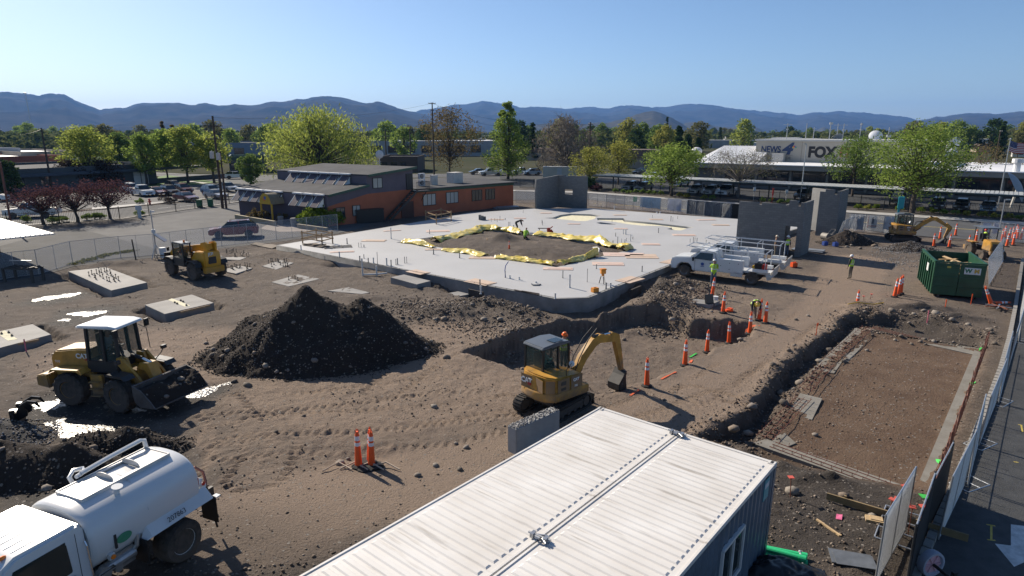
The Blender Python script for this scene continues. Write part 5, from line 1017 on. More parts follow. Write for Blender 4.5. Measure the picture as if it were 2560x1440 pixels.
# --- telehandler
def telehandler():
 hd=R(146);c=GG(487,700);l=Vector((-math.sin(hd),math.cos(hd),0));d=Vector((math.cos(hd),math.sin(hd),0));o=c+d*1.5-l*1.0
 t=thing('telehandler','yellow telescopic handler parked by the left fence','telehandler',(o.x,o.y,gh(o.x,o.y)),hd)
 rim=mat('rim_dark',(.05,.05,.05),.6,0,.2,3)
 for x in(-1.5,1.5):
  for s in(-1,1):wheel(t,x,s*.98,.64,.44,rim,.32,lug=14,out=s)
 for x in(-1.5,1.5):
  for s in(-1,1):MB().prof([(x-.75,1.0),(x-.6,1.3),(x-.2,1.42),(x+.3,1.4),(x+.7,1.15),(x+.6,1.15),(x+.25,1.33),(x-.2,1.35),(x-.55,1.22),(x-.68,.98)],s*.98-.24,s*.98+.24).build('fender',black,t)
 MB().box(0,0,.85,3.9,.8,.5).build('chassis',dark,t)
 MB().prof([(-2.35,.75),(-2.45,1.55),(-2.3,2.05),(-1.2,2.0),(-.7,1.5),(-.5,.75)],-.62,.62).build('rear_body',jcby,t,bevel=.06)
 MB().box(-2.42,0,.72,.3,1.5,.42).build('bumper',jcby,t,bevel=.04);MB().box(-2.43,.05,1.4,.06,.62,.5).build('grille',dark,t,bevel=.03)
 text('lettering','JCB',.26,(-2.39,.1,1.85),-PI/2,mat('letter_grey',(.6,.6,.58),.5,0,0),t,ext=.01,bold=.012,tilt=80)
 MB().prof([(-1.3,.8),(-1.25,1.6),(.5,1.55),(.9,.8)],-1.18,-.5).build('engine_pod',jcby,t,bevel=.06)
 for x0,x1,z0,z1,w,nm in((-2.15,1.7,2.35,1.75,.46,'boom'),(.5,2.7,1.93,1.55,.36,'inner_boom')):
  MB().hexa([(x0,-.05-w/2,z0-w/2),(x1,-.05-w/2,z1-w/2),(x1,-.05+w/2,z1-w/2),(x0,-.05+w/2,z0-w/2),(x0,-.05-w/2,z0+w/2),(x1,-.05-w/2,z1+w/2),(x1,-.05+w/2,z1+w/2),(x0,-.05+w/2,z0+w/2)]).build(nm,jcby,t,bevel=.03)
 MB().prof([(-2.3,1.6),(-2.42,2.6),(-2.2,2.72),(-1.6,2.6),(-1.5,1.6)],-.42,-.30).prof([(-2.3,1.6),(-2.42,2.6),(-2.2,2.72),(-1.6,2.6),(-1.5,1.6)],.2,.32).build('boom_tower',jcby,t)
 text('lettering','JCB',.26,(0,.19,2.04),PI,MC['letter_grey'],t,ext=.006,bold=.01)
 MB().cyl((-.9,-.05,1.4),(.7,-.05,1.7),.08,n=10).build('lift_ram',dark,t)
 MB().prof([(2.6,1.75),(2.95,1.5),(3.0,.7),(2.85,.65),(2.7,1.3),(2.45,1.45)],-.25,.2).build('boom_head',jcby,t,bevel=.02)
 MB().box(3.05,0,1.0,.1,1.25,.9).build('carriage',dark,t)
 for y in(-.4,.4):MB().box(3.65,y,.52,1.15,.12,.05).build('fork',dark,t)
 MB().box(.2,.78,1.15,1.5,.66,.6).build('cab_base',dark,t,bevel=.03)
 for x in(-.5,.85):
  for y in(.5,1.06):MB().box(x,y,1.9,.07,.07,1.2).build('cab_post',black,t)
 MB().hexa([(-.5,1.05,1.4),(.85,1.05,1.4),(.85,1.07,1.4),(-.5,1.07,1.4),(-.5,1.05,2.48),(.75,1.05,2.48),(.75,1.07,2.48),(-.5,1.07,2.48)]).build('side_glass',tint,t)
 MB().box(-.51,.78,1.95,.02,.55,1.0).build('rear_glass',tint,t);MB().box(.86,.78,1.9,.02,.55,1.1).build('windscreen',tint,t)
 MB().prof([(-.6,2.5),(-.55,2.58),(.6,2.6),(.92,2.5)],.42,1.13).build('cab_roof',MC['cab_roof_slate'],t,bevel=.02);MB().cyl((-.3,.8,2.58),(-.3,.8,2.76),.07,n=10).build('beacon',lampo,t)
 MB().box(0,.78,1.55,.4,.45,.12).box(-.2,.78,1.85,.1,.42,.5).build('seat',seatm,t)
 MB().tube([(.85,1.1,2.2),(1.05,1.28,2.2)],.015,5).box(1.07,1.3,2.05,.06,.16,.26).build('mirror',black,t)
telehandler()
# --- service trucks
def service_truck(loc,rz,label):
 t=thing('service_truck',label,'truck',loc,rz,'white service trucks parked side by side');X=2.36
 body=[(3.38,.55),(3.40,1.0),(3.32,1.32),(3.05,1.42),(1.95,1.52),(1.30,2.02),(.22,2.04),(.12,1.3),(.12,.52),(1.78,.52),(1.86,.86),(2.1,1.05),(2.6,1.05),(2.86,.86),(2.95,.55)]
 MB().prof(body,-1.0,1.0,lambda z:max(0,z-1.35)*.22+(.03 if z<.7 else 0)).build('cab',wpaint,t,bevel=.05)
 for s in(-1,1):
  MB().hexa([(.38,s*.965,1.38),(1.72,s*.965,1.42),(1.72,s*1.0,1.42),(.38,s*1.0,1.38),(.38,s*.86,1.9),(1.28,s*.86,1.9),(1.28,s*.885,1.9),(.38,s*.885,1.9)]).build('side_window',glass,t,bevel=.012)
  MB().box(.3,s*1.0,1.0,.012,.012,.9).box(1.6,s*1.0,.95,.012,.012,.85).build('door_gap',dark,t);MB().box(.45,s*1.01,1.2,.16,.03,.05).build('door_handle',black,t)
  MB().box(1.68,s*1.2,1.42,.12,.18,.28).build('mirror',black,t,bevel=.03)
  MB().box(3.3,s*.78,1.08,.14,.34,.22).build('headlight',lens,t,bevel=.03)
  wheel(t,X,s*.88,.44,.26,chrome,.25,out=s);wheel(t,-X,s*.78,.44,.48,chrome,.25,dual=True,out=s)
  o=MB().lathe([(.10,0),(.13,0),(.13,.004),(.10,.004)],(0,0,0),5,'y').build('emblem',mat('emblem_navy',(.03,.08,.28),.5,0,0),t);o.location=(1.05,s*1.003,1.08);MB().box(0,0,0,.26,.004,.04).build('rule',MC['emblem_navy'],o).location=(0,0,-.17)
  y0=s*.98
  MB().box(-.85,s*.82,1.12,1.82,.36,.95).build('tool_box',wpaint,t,bevel=.015)
  for x,w,z,h in((-.25,.56,1.12,.88),(-.85,.6,1.36,.4),(-.85,.6,.92,.42),(-1.45,.54,1.36,.4)):d=MB().box(x,y0+s*.022,z,w,.015,h).build('locker_door',wpaint,t,bevel=.006);MB().box(x,y0+s*.034,z,.05,.012,.05).build('latch',dark,d)
  MB().box(-2.9,s*.82,1.04,1.0,.36,.22).build('side_tray',wpaint,t,bevel=.01)
  MB().box(-1.35,s*.95,.6,.8,.1,.3).build('skirt',wpaint,t)
 MB().hexa([(1.36,-.82,1.98),(1.96,-.9,1.55),(1.96,.9,1.55),(1.36,.82,1.98),(1.33,-.82,1.95),(1.90,-.9,1.53),(1.90,.9,1.53),(1.33,.82,1.95)]).build('windscreen',glass,t)
 MB().box(3.41,0,1.05,.04,1.2,.4).build('grille',dark,t);MB().box(3.42,0,.66,.18,1.95,.26).build('bumper',chrome,t,bevel=.04)
 MB().box(-1.7,0,.82,3.6,1.3,.14).build('bed',wpaint,t);MB().box(0,0,.62,6.0,.8,.2).build('chassis',dark,t)
 m=MB().box(-3.55,0,.68,.3,1.9,.1);m.box(-3.72,0,.95,.05,1.7,.7,ry=-.2).box(-3.45,.85,.7,.3,.06,.5,ry=.3);m.build('tail_lift',pale,t)
 for y in(-.8,-.55,.55,.8):MB().box(-3.42,y,.86,.03,.14,.08).build('tail_lamp',redl,t)
 m=MB()
 for s in(-1,1):
  m.tube([(2.3,s*.8,2.30),(.2,s*.92,2.26),(-3.3,s*.92,2.22)],.03,6)
  for x in(.0,-1.6,-3.2):m.tube([(x,s*.92,1.1),(x,s*.92,2.22)],.03,6)
 for x in(2.3,1.3,.1,-1.6,-3.2):m.tube([(x,-.92,2.27),(x,.92,2.27)],.028,6)
 m.tube([(2.3,-.8,2.3),(.0,-.9,1.95)],.025,6);m.tube([(2.3,.8,2.3),(.0,.9,1.95)],.025,6);m.build('rack',wpaint,t)
 return t
rw=GG(1878,714);fwp=GG(1708,694);hd=math.atan2(fwp.y-rw.y,fwp.x-rw.x);dd=Vector((math.cos(hd),math.sin(hd),0));rr_=Vector((dd.y,-dd.x,0))
TC=(rw+fwp)/2;TC=TC-Vector((-dd.y,dd.x,0))*.9
TZ=max(.05,gh(TC.x,TC.y));TC.z=TZ
def inten(t):
 pass
service_truck(TC,hd,'nearer white service truck with toolboxes and pipe rack')
T2=TC+Vector((2.35,3.35,0));service_truck(T2,hd,'farther white service truck with ladder on its rack, beside the doorway tower')
for i,(x,y,sx_,sy,sz,mt,nm,lb)in enumerate(((-2.75,.75,.45,.4,.4,'black_plastic','engine_unit','black petrol engine unit strapped on the truck side tray'),(-3.15,.8,.3,.28,.34,'red_lens','fuel_can','red fuel can on the truck side tray'),(-2.5,.8,.3,.25,.2,'awning_yellow','tool_case','yellow tool case on the truck side tray'),(-.5,.2,.7,.3,.16,'hose_red','pipe_bundle','red pipe lengths lying in the truck bed'))):
 q=TC+Vector((*rot2(x,y,hd),0));o=MB().box(0,0,sz/2,sx_,sy,sz).cyl((-sx_*.2,0,sz),(sx_*.2,0,sz+.03),.05,n=8).box(sx_*.2,0,sz*.5,sx_*.7,sy*1.1,sz*.5).build(nm,MC[mt],bevel=.03);o.location=(q.x,q.y,TZ+(1.15 if i<3 else.9));o.rotation_euler=(0,0,hd);tag(o,lb,nm.replace('_',' '))
m=MB()
for s in(-.2,.2):m.tube([(-2.6,s,0),(2.2,s,0)],.025,5)
for k in range(16):m.tube([(-2.5+.3*k,-.2,0),(-2.5+.3*k,.2,0)],.015,4)
o=m.build('ladder',steel);q=T2+Vector((*rot2(-1,-.4,hd),0));o.location=(q.x,q.y,TZ+2.33);o.rotation_euler=(0,0,hd);tag(o,'aluminium ladder lying on the farther truck rack','ladder')
# --- green dumpster
def dumpster():
 a,b_,c=GG(2324,740),GG(2433,746),GG(2300,698)
 rz=R(-24);t=thing('dumpster','dark green open top dumpster holding pale scrap lumber','dumpster',(a.x,a.y,gh(a.x,a.y)),rz)
 gm=mat('dumpster_green',(.010,.065,.032),.5,0,.35,1.5);Wd,Ln,Hh=2.75,4.6,2.3
 th=.06
 for x,nm in((0,'side_wall'),(Wd-th,'side_wall')):
  MB().box(x+th/2,Ln/2,.2+(Hh-.2)/2,th,Ln,Hh-.2).build(nm,gm,t)
  m=MB()
  for k in range(7):m.box(x+th/2+(-.06 if x==0 else.06),.4+k*.68,1.2,.1,.09,Hh-.35)
  m.box(x+th/2,Ln/2,Hh,.14,Ln,.1);m.build('rib',gm,t)
 for k in range(2):
  d=MB().box(Wd*(.25+.5*k),0,1.2,Wd/2-.03,.07,Hh-.25).build('door',gm,t,bevel=.01)
  for z in(.7,1.35,2.0):MB().box(Wd*(.25+.5*k),-.05,z,Wd/2-.1,.05,.07).build('stiffener',gm,d)
 MB().box(Wd/2,Ln-.03,1.2,Wd,.06,Hh-.2).build('end_wall',gm,t);MB().box(Wd/2,Ln/2,.22,Wd-.1,Ln,.08).build('floor',gm,t)
 MB().box(Wd/2,-.02,Hh+.0,Wd,.1,.1).build('top_rail',gm,t)
 for x in(.45,Wd-.45):MB().box(x,Ln/2,.1,.12,Ln,.2).build('skid',dark,t)
 for x in(.35,Wd-.35):MB().lathe([(.02,-.09),(.12,-.09),(.12,.09),(.02,.09)],(x,.25,.12),12,'x').build('roller',dark,t)
 s=MB().box(Wd*.74,-.075,1.83,.86,.02,.42).build('sign_plate',mat('sign_white',(.62,.63,.62),.5,0,.05),t)
 text('lettering','W',.34,(Wd*.66,-.088,1.83),0,mat('logo_green',(.02,.14,.07),.5,0,0),s,ext=.003,bold=.02);text('lettering','M',.34,(Wd*.82,-.088,1.83),0,mat('logo_gold',(.50,.32,.05),.5,0,0),s,ext=.003,bold=.02)
 MB().box(Wd*.28,-.075,2.0,.2,.02,.12).build('placard',MC['placard_yellow'],t);MB().box(-.13,1.3,1.7,.02,.5,.5).build('placard',MC['sign_white'],t)
 r=random.Random(3);pine=mat('pine_timber',(.50,.36,.20),.8,0,.3,5)
 for k in range(26):
  o=MB().box(0,0,0,r.uniform(.9,2.2),r.uniform(.08,.2),.04).build('plank',pine,t)
  o.location=(r.uniform(.7,Wd-.7),r.uniform(.7,3.6),r.uniform(1.35,2.0));o.rotation_euler=(r.uniform(-.2,.2),r.uniform(-.3,.3),r.uniform(-1.5,1.5))
 MB().box(Wd/2,Ln/2,.8,Wd-.3,Ln-.3,1.0).build('rubbish',MC['bed_soil'],t)
dumpster()
# --- compact tractor loader by the cones
def tractor():
 p=GG(2478,648);t=thing('tractor','yellow compact tractor with canopy facing the camera by the cones','tractor',(p.x,p.y+.6,gh(p.x,p.y)),R(-100))
 MB().prof([(1.35,.75),(1.4,1.2),(1.2,1.55),(.1,1.62),(0,.75)],-.5,.5).build('hood',caty,t,bevel=.05);MB().box(1.41,0,1.12,.04,.8,.55).build('grille',black,t);text('lettering','CAT',.15,(1.435,0,1.14),PI/2,MC['letter_grey'],t,ext=.004)
 MB().box(1.3,0,.62,.35,1.0,.3).build('bumper',caty,t,bevel=.03);MB().box(-.2,0,.8,2.6,.7,.4).build('chassis',dark,t)
 for s in(-1,1):
  wheel(t,.85,s*.72,.38,.3,MC['rim_yellow'],.2,lug=12,out=s);wheel(t,-.9,s*.85,.6,.42,MC['rim_yellow'],.32,lug=14,out=s)
  MB().box(-.85,s*.85,1.28,.95,.42,.06).build('fender',caty,t)
  for x in(.0,-1.2):MB().box(x,s*.55,1.95,.06,.06,1.1).build('canopy_post',dark,t)
 MB().box(-.6,0,2.52,1.6,1.4,.09).build('canopy',MC['cab_roof_slate'],t,bevel=.03);MB().box(-.75,0,1.4,.45,.5,.15).box(-.98,0,1.7,.1,.48,.5).build('seat',seatm,t)
 MB().cyl((.1,0,1.5),(-.15,0,1.75),.025,n=6).lathe([(.17,0),(.19,.02),(.17,.04)],(-.15,0,1.75),14).build('steering_wheel',black,t);MB().box(-1.9,0,.6,.5,1.7,.35).build('box_scraper',caty,t)
tractor()
# --- cars
tailm=redl
def car(loc,rz,label,paint,kind='sedan',group=None,sc=1):
 t=thing('pickup' if kind=='pickup' else 'car',label,'pickup' if kind=='pickup' else 'car',loc,rz,group)
 if kind=='sedan':Lh,zb,H=2.3,.9,1.44;roof=[(1.1,.95),(.45,1.40),(-.75,1.44),(-1.75,1.02)];hood=[(2.3,.5),(2.28,.72),(1.15,.95)];tail=[(-1.75,1.02),(-2.25,.98),(-2.32,.5)]
 elif kind=='suv':Lh,zb,H=2.3,1.0,1.68;roof=[(1.15,1.05),(.5,1.58),(-1.55,1.66),(-2.15,1.12)];hood=[(2.3,.5),(2.28,.88),(1.15,1.05)];tail=[(-2.15,1.12),(-2.3,.9),(-2.32,.5)]
 elif kind=='van':Lh,zb,H=2.6,1.1,2.1;roof=[(1.75,1.15),(1.15,2.0),(-2.45,2.1),(-2.55,1.15)];hood=[(2.6,.5),(2.55,.95),(1.75,1.15)];tail=[(-2.55,1.15),(-2.6,.5)]
 else:Lh,zb,H=2.9,1.1,1.85;roof=[(1.25,1.15),(.7,1.78),(-.55,1.82),(-.72,1.15)];hood=[(2.85,.6),(2.82,1.02),(1.25,1.15)];tail=[(-.72,1.14),(-2.85,1.12),(-2.88,.6)]
 W_=.9 if kind in('sedan','suv')else 1.0;wx=Lh*.6;wr=.34 if kind in('sedan',)else.38
 def arch(x):return[(x+wr*1.2,.32),(x+wr*.9,.32+wr*.75),(x,.34+wr*1.1),(x-wr*.9,.32+wr*.75),(x-wr*1.2,.32)]
 low=[(-Lh,.36)]+list(reversed(arch(-wx)))+list(reversed(arch(wx)))+[(Lh,.36)]
 body=hood+[roof[0]]+[(roof[-1][0],roof[-1][1])]+tail+low
 seen=[];[seen.append(p)for p in body if not seen or p!=seen[-1]]
 MB().prof(seen,-W_,W_,lambda z:.05 if z<.45 else(.06 if z>.9 else 0)).build('body',paint,t,bevel=.06)
 iz=lambda z:.07+max(0,z-zb)*.3
 MB().prof(roof,-W_+.02,W_-.02,iz).build('window',glass,t,bevel=.04)
 r1_,r2_=roof[1],roof[2];MB().hexa([(r1_[0],-W_+.33,r1_[1]-.03),(r2_[0],-W_+.33,r2_[1]-.03),(r2_[0],W_-.33,r2_[1]-.03),(r1_[0],W_-.33,r1_[1]-.03),(r1_[0]-.05,-W_+.36,r1_[1]+.035),(r2_[0]+.05,-W_+.36,r2_[1]+.035),(r2_[0]+.05,W_-.36,r2_[1]+.035),(r1_[0]-.05,W_-.36,r1_[1]+.035)]).build('roof',paint,t)
 for s in(-1,1):
  mx_=(roof[1][0]+roof[2][0])/2;yb_,yt=W_-.065,W_-.10-(roof[2][1]-zb)*.3
  for x in((mx_,)if kind!='van' else(mx_,mx_-1.2)):MB().hexa([(x-.05,s*(yb_+.0),zb),(x+.05,s*yb_,zb),(x+.05,s*(yb_+.02),zb),(x-.05,s*(yb_+.02),zb),(x-.05,s*yt,roof[2][1]-.02),(x+.05,s*yt,roof[2][1]-.02),(x+.05,s*(yt+.03),roof[2][1]-.02),(x-.05,s*(yt+.03),roof[2][1]-.02)]).build('pillar',paint,t)
  MB().box(Lh-.04,s*(W_-.25),hood[1][1]-.1,.12,.36,.14).build('headlight',lens,t,bevel=.03);MB().box(-Lh-.0,s*(W_-.2),tail[-2][1]-.16 if len(tail)>2 else 1.0,.1,.26,.2).build('taillight',tailm,t,bevel=.02)
  MB().box(roof[0][0]-.15,s*(W_+.06),zb+.05,.12,.18,.13).build('mirror',paint,t,bevel=.03)
  for x in(-wx,wx):wheel(t,x,s*(W_-.1),wr,.2,MC['alloy']if 'alloy' in MC else mat('alloy',(.35,.35,.36),.35,.6,.1),wr*.66,out=s)
 MB().box(Lh-.0,0,.62,.06,1.0,.2).build('grille',black,t);MB().box(Lh,0,.42,.05,.4,.1).build('number_plate',wframe,t);MB().box(-Lh-.01,0,.72,.05,.4,.12).build('number_plate',wframe,t)
 if kind=='pickup':MB().box(-1.8,0,1.13,2.0,1.6,.02).build('bed',dark,t)
 if kind=='suv':
  for s in(-1,1):MB().box(-.5,s*.58,1.71,1.7,.04,.04).build('roof_rail',black,t)
 if sc!=1:t.scale=(sc,)*3
 return t
paints={}
def paint(n,c):return paints.setdefault(n,mat('paint_'+n,c,.28,.1,.05,.5,coat=.6))
PW,PR,PM,PK,PS,PB,PG,PN=paint('white',(.62,.63,.64)),paint('red',(.16,.012,.015)),paint('maroon',(.10,.015,.02)),paint('black',(.014,.014,.016)),paint('silver',(.38,.39,.40)),paint('blue',(.22,.32,.45)),paint('grey',(.10,.105,.11)),paint('navy',(.02,.03,.06))
def atg(px,py):q=G(px,py);q.z=.03;return q
q=atg(577,596)+Vector((0,.9,0));car(q,R(200),'dark red crossover parked alone on the lot behind the left fence',PR,'suv')
i_=0
LOT=[(322,483,'suv',PW,'white car mostly hidden behind the purple leaved tree'),(349,491,'pickup',PW,'white pickup in the front row of the far lot'),(386,490,'sedan',PM,'dark red car between the white pickup and the black one'),(417,489,'suv',PK,'black car beside the dark red pair in the far lot'),(452,484,'suv',PM,'maroon car behind the pink sedan in the far lot'),(458,505,'sedan',PM,'dusty red sedan parked nearest the street kerb'),(523,488,'suv',PB,'pale blue car left of the tall wooden pole'),(533,498,'sedan',PS,'silver sedan in front of the pale blue car'),(565,480,'suv',PS,'silver car right of the tall wooden pole'),(430,476,'suv',PN,'navy car behind the row by the lawn')]
for px,py,kd,pt_,lb in LOT:q=atg(px,py);car(q+Vector((0,.9,0)),R(-40 if kd!='sedan' else-35),lb,pt_,kd,'cars parked in the lot across the side street')
q=atg(70,545);car(q+Vector((0,.9,0)),R(196),'white pickup with open bed parked behind the purple trees at left',PW,'pickup');car(G(-30,505),R(20),'white van at the left edge by the charcoal office',PW,'van')
car(atg(590,447),R(20),'small white car driving on the road beyond the lawn',PW,'suv')
for px,py,kd,pt_,lb in((1226,439,'pickup',PW,'white pickup left of the poplar like green tree'),(1262,437,'suv',PW,'white car behind the tall bright green tree'),(1305,437,'pickup',PW,'white pickup right of the tall bright green tree'),(1330,438,'suv',PB,'pale car beside the cream trailer'),(1195,436,'sedan',PK,'black car at the end of the orange building roof')):
 car(atg(px,py),R(200),lb,pt_,kd,'cars parked behind the orange building')
for i,(px,py,kd,pt_,lb)in enumerate(((1577,477,'suv',PS,'silver car leftmost under the carport'),(1608,479,'suv',PS,'silver car second from left under the carport'),(1640,457,'van',PW,'white van behind the carport at left'),(1700,466,'pickup',PW,'white pickup right of the leafy street tree'),(1742,487,'suv',PW,'white car under the carport near the banner fence'),(1778,489,'suv',PW,'white car under the carport right of its twin'),(1818,490,'pickup',PW,'white pickup under the carport by the bare street tree'),(1598,438,'suv',PK,'black car parked behind the carport left end'),(2010,500,'suv',PK,'black car behind the doorway tower under the carport'),(2352,527,'suv',PN,'navy car under the carport behind the far excavator'),(2412,530,'suv',PK,'black car under the carport right of the navy one'),(2480,533,'sedan',PB,'blue car under the carport near the lamp post'),(2250,512,'suv',PG,'grey car under the carport behind the teal sign'))):
 q=atg(px,py);car(q+Vector((.3,1.2,0)),A1-PI/2 if kd!='van' else A1,lb,pt_,kd,'cars parked around the carport')
 # ------------------------------------------------------------------ trees and shrubs
barkm=mat('bark',(.085,.066,.052),.95,0,.3,3,bump=.3);greybark=mat('grey_bark',(.19,.165,.145),.95,0,.25,3)
LEAF={'lime':leafmat('leaf_lime',(.18,.23,.04),(.42,.46,.11),.5),'spring':leafmat('leaf_spring',(.13,.20,.035),(.30,.38,.095),.5),'mid':leafmat('leaf_mid',(.09,.15,.034),(.21,.28,.08),.45),'deep':leafmat('leaf_deep',(.028,.055,.02),(.075,.12,.042),.3),'olive':leafmat('leaf_olive',(.10,.105,.042),(.21,.205,.09),.45),'russet':leafmat('leaf_russet',(.10,.072,.036),(.21,.17,.075),.4),'purple':leafmat('leaf_purple',(.055,.028,.03),(.13,.065,.07),.35),'dusk':leafmat('leaf_dusk',(.03,.02,.018),(.07,.05,.04),.25),'twig':leafmat('leaf_twig',(.15,.13,.105),(.26,.23,.19),.25),'gold':leafmat('leaf_gold',(.16,.18,.035),(.34,.33,.09),.5),'bush':leafmat('leaf_bush',(.08,.13,.015),(.24,.30,.05),.35)}
def leaves(cl,n,size,rs,stretch=1.0,droop=0.0):
 cl=np.asarray(cl,float);k=len(cl);N_=k*n
 d=rs.normal(size=(N_,3));d/=np.linalg.norm(d,axis=1)[:,None]+1e-9
 rad=rs.uniform(.25,1,N_)**.6
 c=np.repeat(cl,n,0);P_=c[:,:3]+d*(rad*c[:,3])[:,None]*np.array([1,1,.75])
 if droop:P_[:,2]-=droop*(rad**2)*c[:,3]*rs.uniform(0,1.6,N_)
 a=rs.normal(size=(N_,3));a[:,2]*=.6;
 if droop:a[:,2]-=1.2
 a/=np.linalg.norm(a,axis=1)[:,None];b=np.cross(a,rs.normal(size=(N_,3)));b/=np.linalg.norm(b,axis=1)[:,None]+1e-9
 s=size*rs.uniform(.55,1.25,N_)[:,None]
 V=np.stack([P_-a*s*stretch,P_+b*s*.45,P_+a*s*stretch,P_-b*s*.45],1).reshape(-1,3)
 return V,np.arange(N_*4).reshape(-1,4)
def tree_parts(seed,h,w,kind='round',nb=26,nl=120,size=.28,trunk=.25,base=.28,lean=0):
 rs=np.random.RandomState(seed);cl=[];lim=[];ct=h*base
 th=MB()
 for i in range(nb):
  u=(i+.5)/nb;a=i*2.39996+rs.uniform(-.4,.4)
  if kind=='round':zz=ct+(h-ct)*(u**.85);prof=math.sin(PI*min(1,max(.06,(u*.86+.12))))**.7
  elif kind=='tall':zz=ct+(h-ct)*u;prof=(1-u)**.6*min(1,.45+u*2.2)
  elif kind=='cone':zz=ct+(h-ct)*u;prof=(1-u)*1.0+.03
  elif kind=='vase':zz=ct+(h-ct)*(.25+.75*u);prof=(.35+.75*u)*(1 if u<.8 else 1-(u-.8)*2.4)
  elif kind=='flat':zz=ct+(h-ct)*(.3+.7*u**.8);prof=(.98-.5*max(0,u-.45))
  else:zz=ct+(h-ct)*(u**.9);prof=math.sin(PI*min(1,u*.8+.2))**.55
  r=w/2*prof*rs.uniform(.55,1.0)if kind!='cone' else w/2*prof*rs.uniform(.7,1)
  if i%5==0:r*=.35
  cr=(w*.15+(h-ct)*.04)*rs.uniform(.7,1.25)*(.55 if kind=='cone' else 1)*(1 if kind!='tall' else max(.35,1-u*.75))
  c=(r*math.cos(a)+lean*zz,r*math.sin(a),zz+rs.uniform(-.04,.04)*h,cr);cl.append(c)
  if kind!='cone':
   z0=ct*rs.uniform(.7,1.0)+(zz-ct)*.25
   th.tube([(lean*z0,0,z0),(c[0]*.45+rs.uniform(-.1,.1)*w*.2,c[1]*.45,z0+(zz-z0)*.5),(c[0],c[1],zz)],[trunk*.38,trunk*.24,trunk*.07],5)
 th.tube([(0,0,-.1),(lean*ct*.5+rs.uniform(-.1,.1),rs.uniform(-.1,.1),ct*.5),(lean*ct,0,ct),(lean*h*.8,0,h*(.62 if kind!='cone' else.95))],[trunk*1.25,trunk,trunk*.85,trunk*.18],8)
 return cl,th
def tree(label,X,Y,h,w,kind,leaf,bark=None,nb=26,nl=120,size=.28,trunk=.25,base=.28,seed=1,z0=0,name='tree',group=None,lean=0,droop=0,stretch=1.0,cat='tree',twigs=0):
 t=thing(name,label,cat,(X,Y,z0),0,group);cl,th=tree_parts(seed,h,w,kind,nb,nl,size,trunk,base,lean)
 rs=np.random.RandomState(seed+5)
 if twigs:
  for c in cl:
   for k in range(twigs):
    d=Vector(rs.normal(size=3));d.normalize();q=Vector(c[:3]);th.tube([q,q+d*c[3]*.6+Vector((0,0,.1*c[3])),q+d*c[3]*1.15+Vector((0,0,-.1*c[3]))],[trunk*.09,trunk*.06,trunk*.02],3)
 V,Fq=leaves(cl,nl,size,rs,stretch,droop);npmesh('crown',V,Fq,LEAF[leaf],t);th.build('trunk',bark or barkm,t)
 return t
def T(label,px,pb,pt,wpx,kind,leaf,**k):
 p=G(px,pb);dep=p.y*CP+CAM_H*SP;h=ZH(pt,p.y);w=wpx*dep/F_PX
 return tree(label,p.x,p.y,h,w,kind,leaf,**k)
T('yellow green street tree in front of the red brick building',228,466,328,125,'round','lime',nb=44,nl=130,size=.3,seed=2,base=.25)
T('dark green dense tree behind the charcoal office',306,440,336,66,'round','mid',nb=26,nl=150,size=.34,seed=3)
T('pale green lawn tree leftmost of the lawn group',368,462,342,78,'round','spring',nb=32,nl=120,size=.28,seed=4)
T('green lawn tree with three thin trunks',420,455,333,84,'round','spring',nb=36,nl=130,size=.28,seed=5,trunk=.18)
T('tallest yellow green tree on the lawn',471,459,322,92,'round','lime',nb=42,nl=130,size=.28,seed=6,base=.3)
T('loose yellow green tree beside the tall wooden pole',536,458,344,88,'round','lime',nb=32,nl=110,size=.28,seed=7,base=.3)
T('small green tree at the left corner of the purple building',628,470,392,62,'round','mid',nb=22,nl=130,size=.26,seed=8,base=.2)
T('dark green tree at the left edge beside the office door',20,492,408,70,'round','deep',nb=24,nl=150,size=.28,seed=9,base=.15)
for i,(px,pb,pt,lb)in enumerate(((110,561,476,'left purple leaved tree inside the iron fence'),(195,556,468,'middle purple leaved tree inside the iron fence'),(276,548,458,'right purple leaved tree inside the iron fence'))):
 T(lb,px,pb,pt,128,'flat','purple',nb=40,nl=80,size=.12,trunk=.16,base=.28,seed=20+i,group='purple leaved trees along the fence',lean=(-.06,-.1,-.07)[i])
for i,(px,pb,pt,w,lb)in enumerate(((178,472,408,84,'left brown leaved tree against the charcoal office'),(262,468,405,92,'right brown leaved tree against the charcoal office'))):T(lb,px,pb,pt,w,'round','dusk',nb=24,nl=90,size=.26,seed=30+i,base=.2)
T('left far columnar poplar behind the lawn trees',416,398,306,12,'tall','russet',nb=20,nl=60,size=.7,seed=33,base=.05);T('right far columnar poplar behind the lawn trees',440,398,312,14,'tall','russet',nb=20,nl=60,size=.7,seed=34,base=.05)
T('huge weeping willow behind the purple building',800,446,280,275,'dome','lime',nb=95,nl=120,size=.25,seed=40,trunk=.55,base=.16,droop=.55,stretch=1.9)
T('tall olive brown tree by the wooden utility pole',1125,446,276,150,'round','russet',nb=60,nl=85,size=.25,seed=41,trunk=.22,base=.25)
T('tall bright green tree beside the block corner wall',1270,448,262,132,'tall','spring',nb=70,nl=150,size=.25,seed=42,trunk=.3,base=.12)
T('bare grey willow in front of the trailer',1412,446,302,160,'dome','twig',bark=greybark,nb=70,nl=60,size=.20,seed=43,trunk=.42,base=.2,droop=.5,stretch=2.4,twigs=7)
T('loose gold green tree left of the street carport',1475,470,372,110,'round','gold',nb=34,nl=110,size=.2,seed=44,base=.3,trunk=.14)
T('loose gold green tree behind the carport left end',1545,462,360,110,'round','gold',nb=36,nl=100,size=.22,seed=45,base=.3,trunk=.16)
T('broad green street tree before the carport',1678,491,372,158,'round','spring',nb=54,nl=130,size=.2,seed=46,base=.34,trunk=.24)
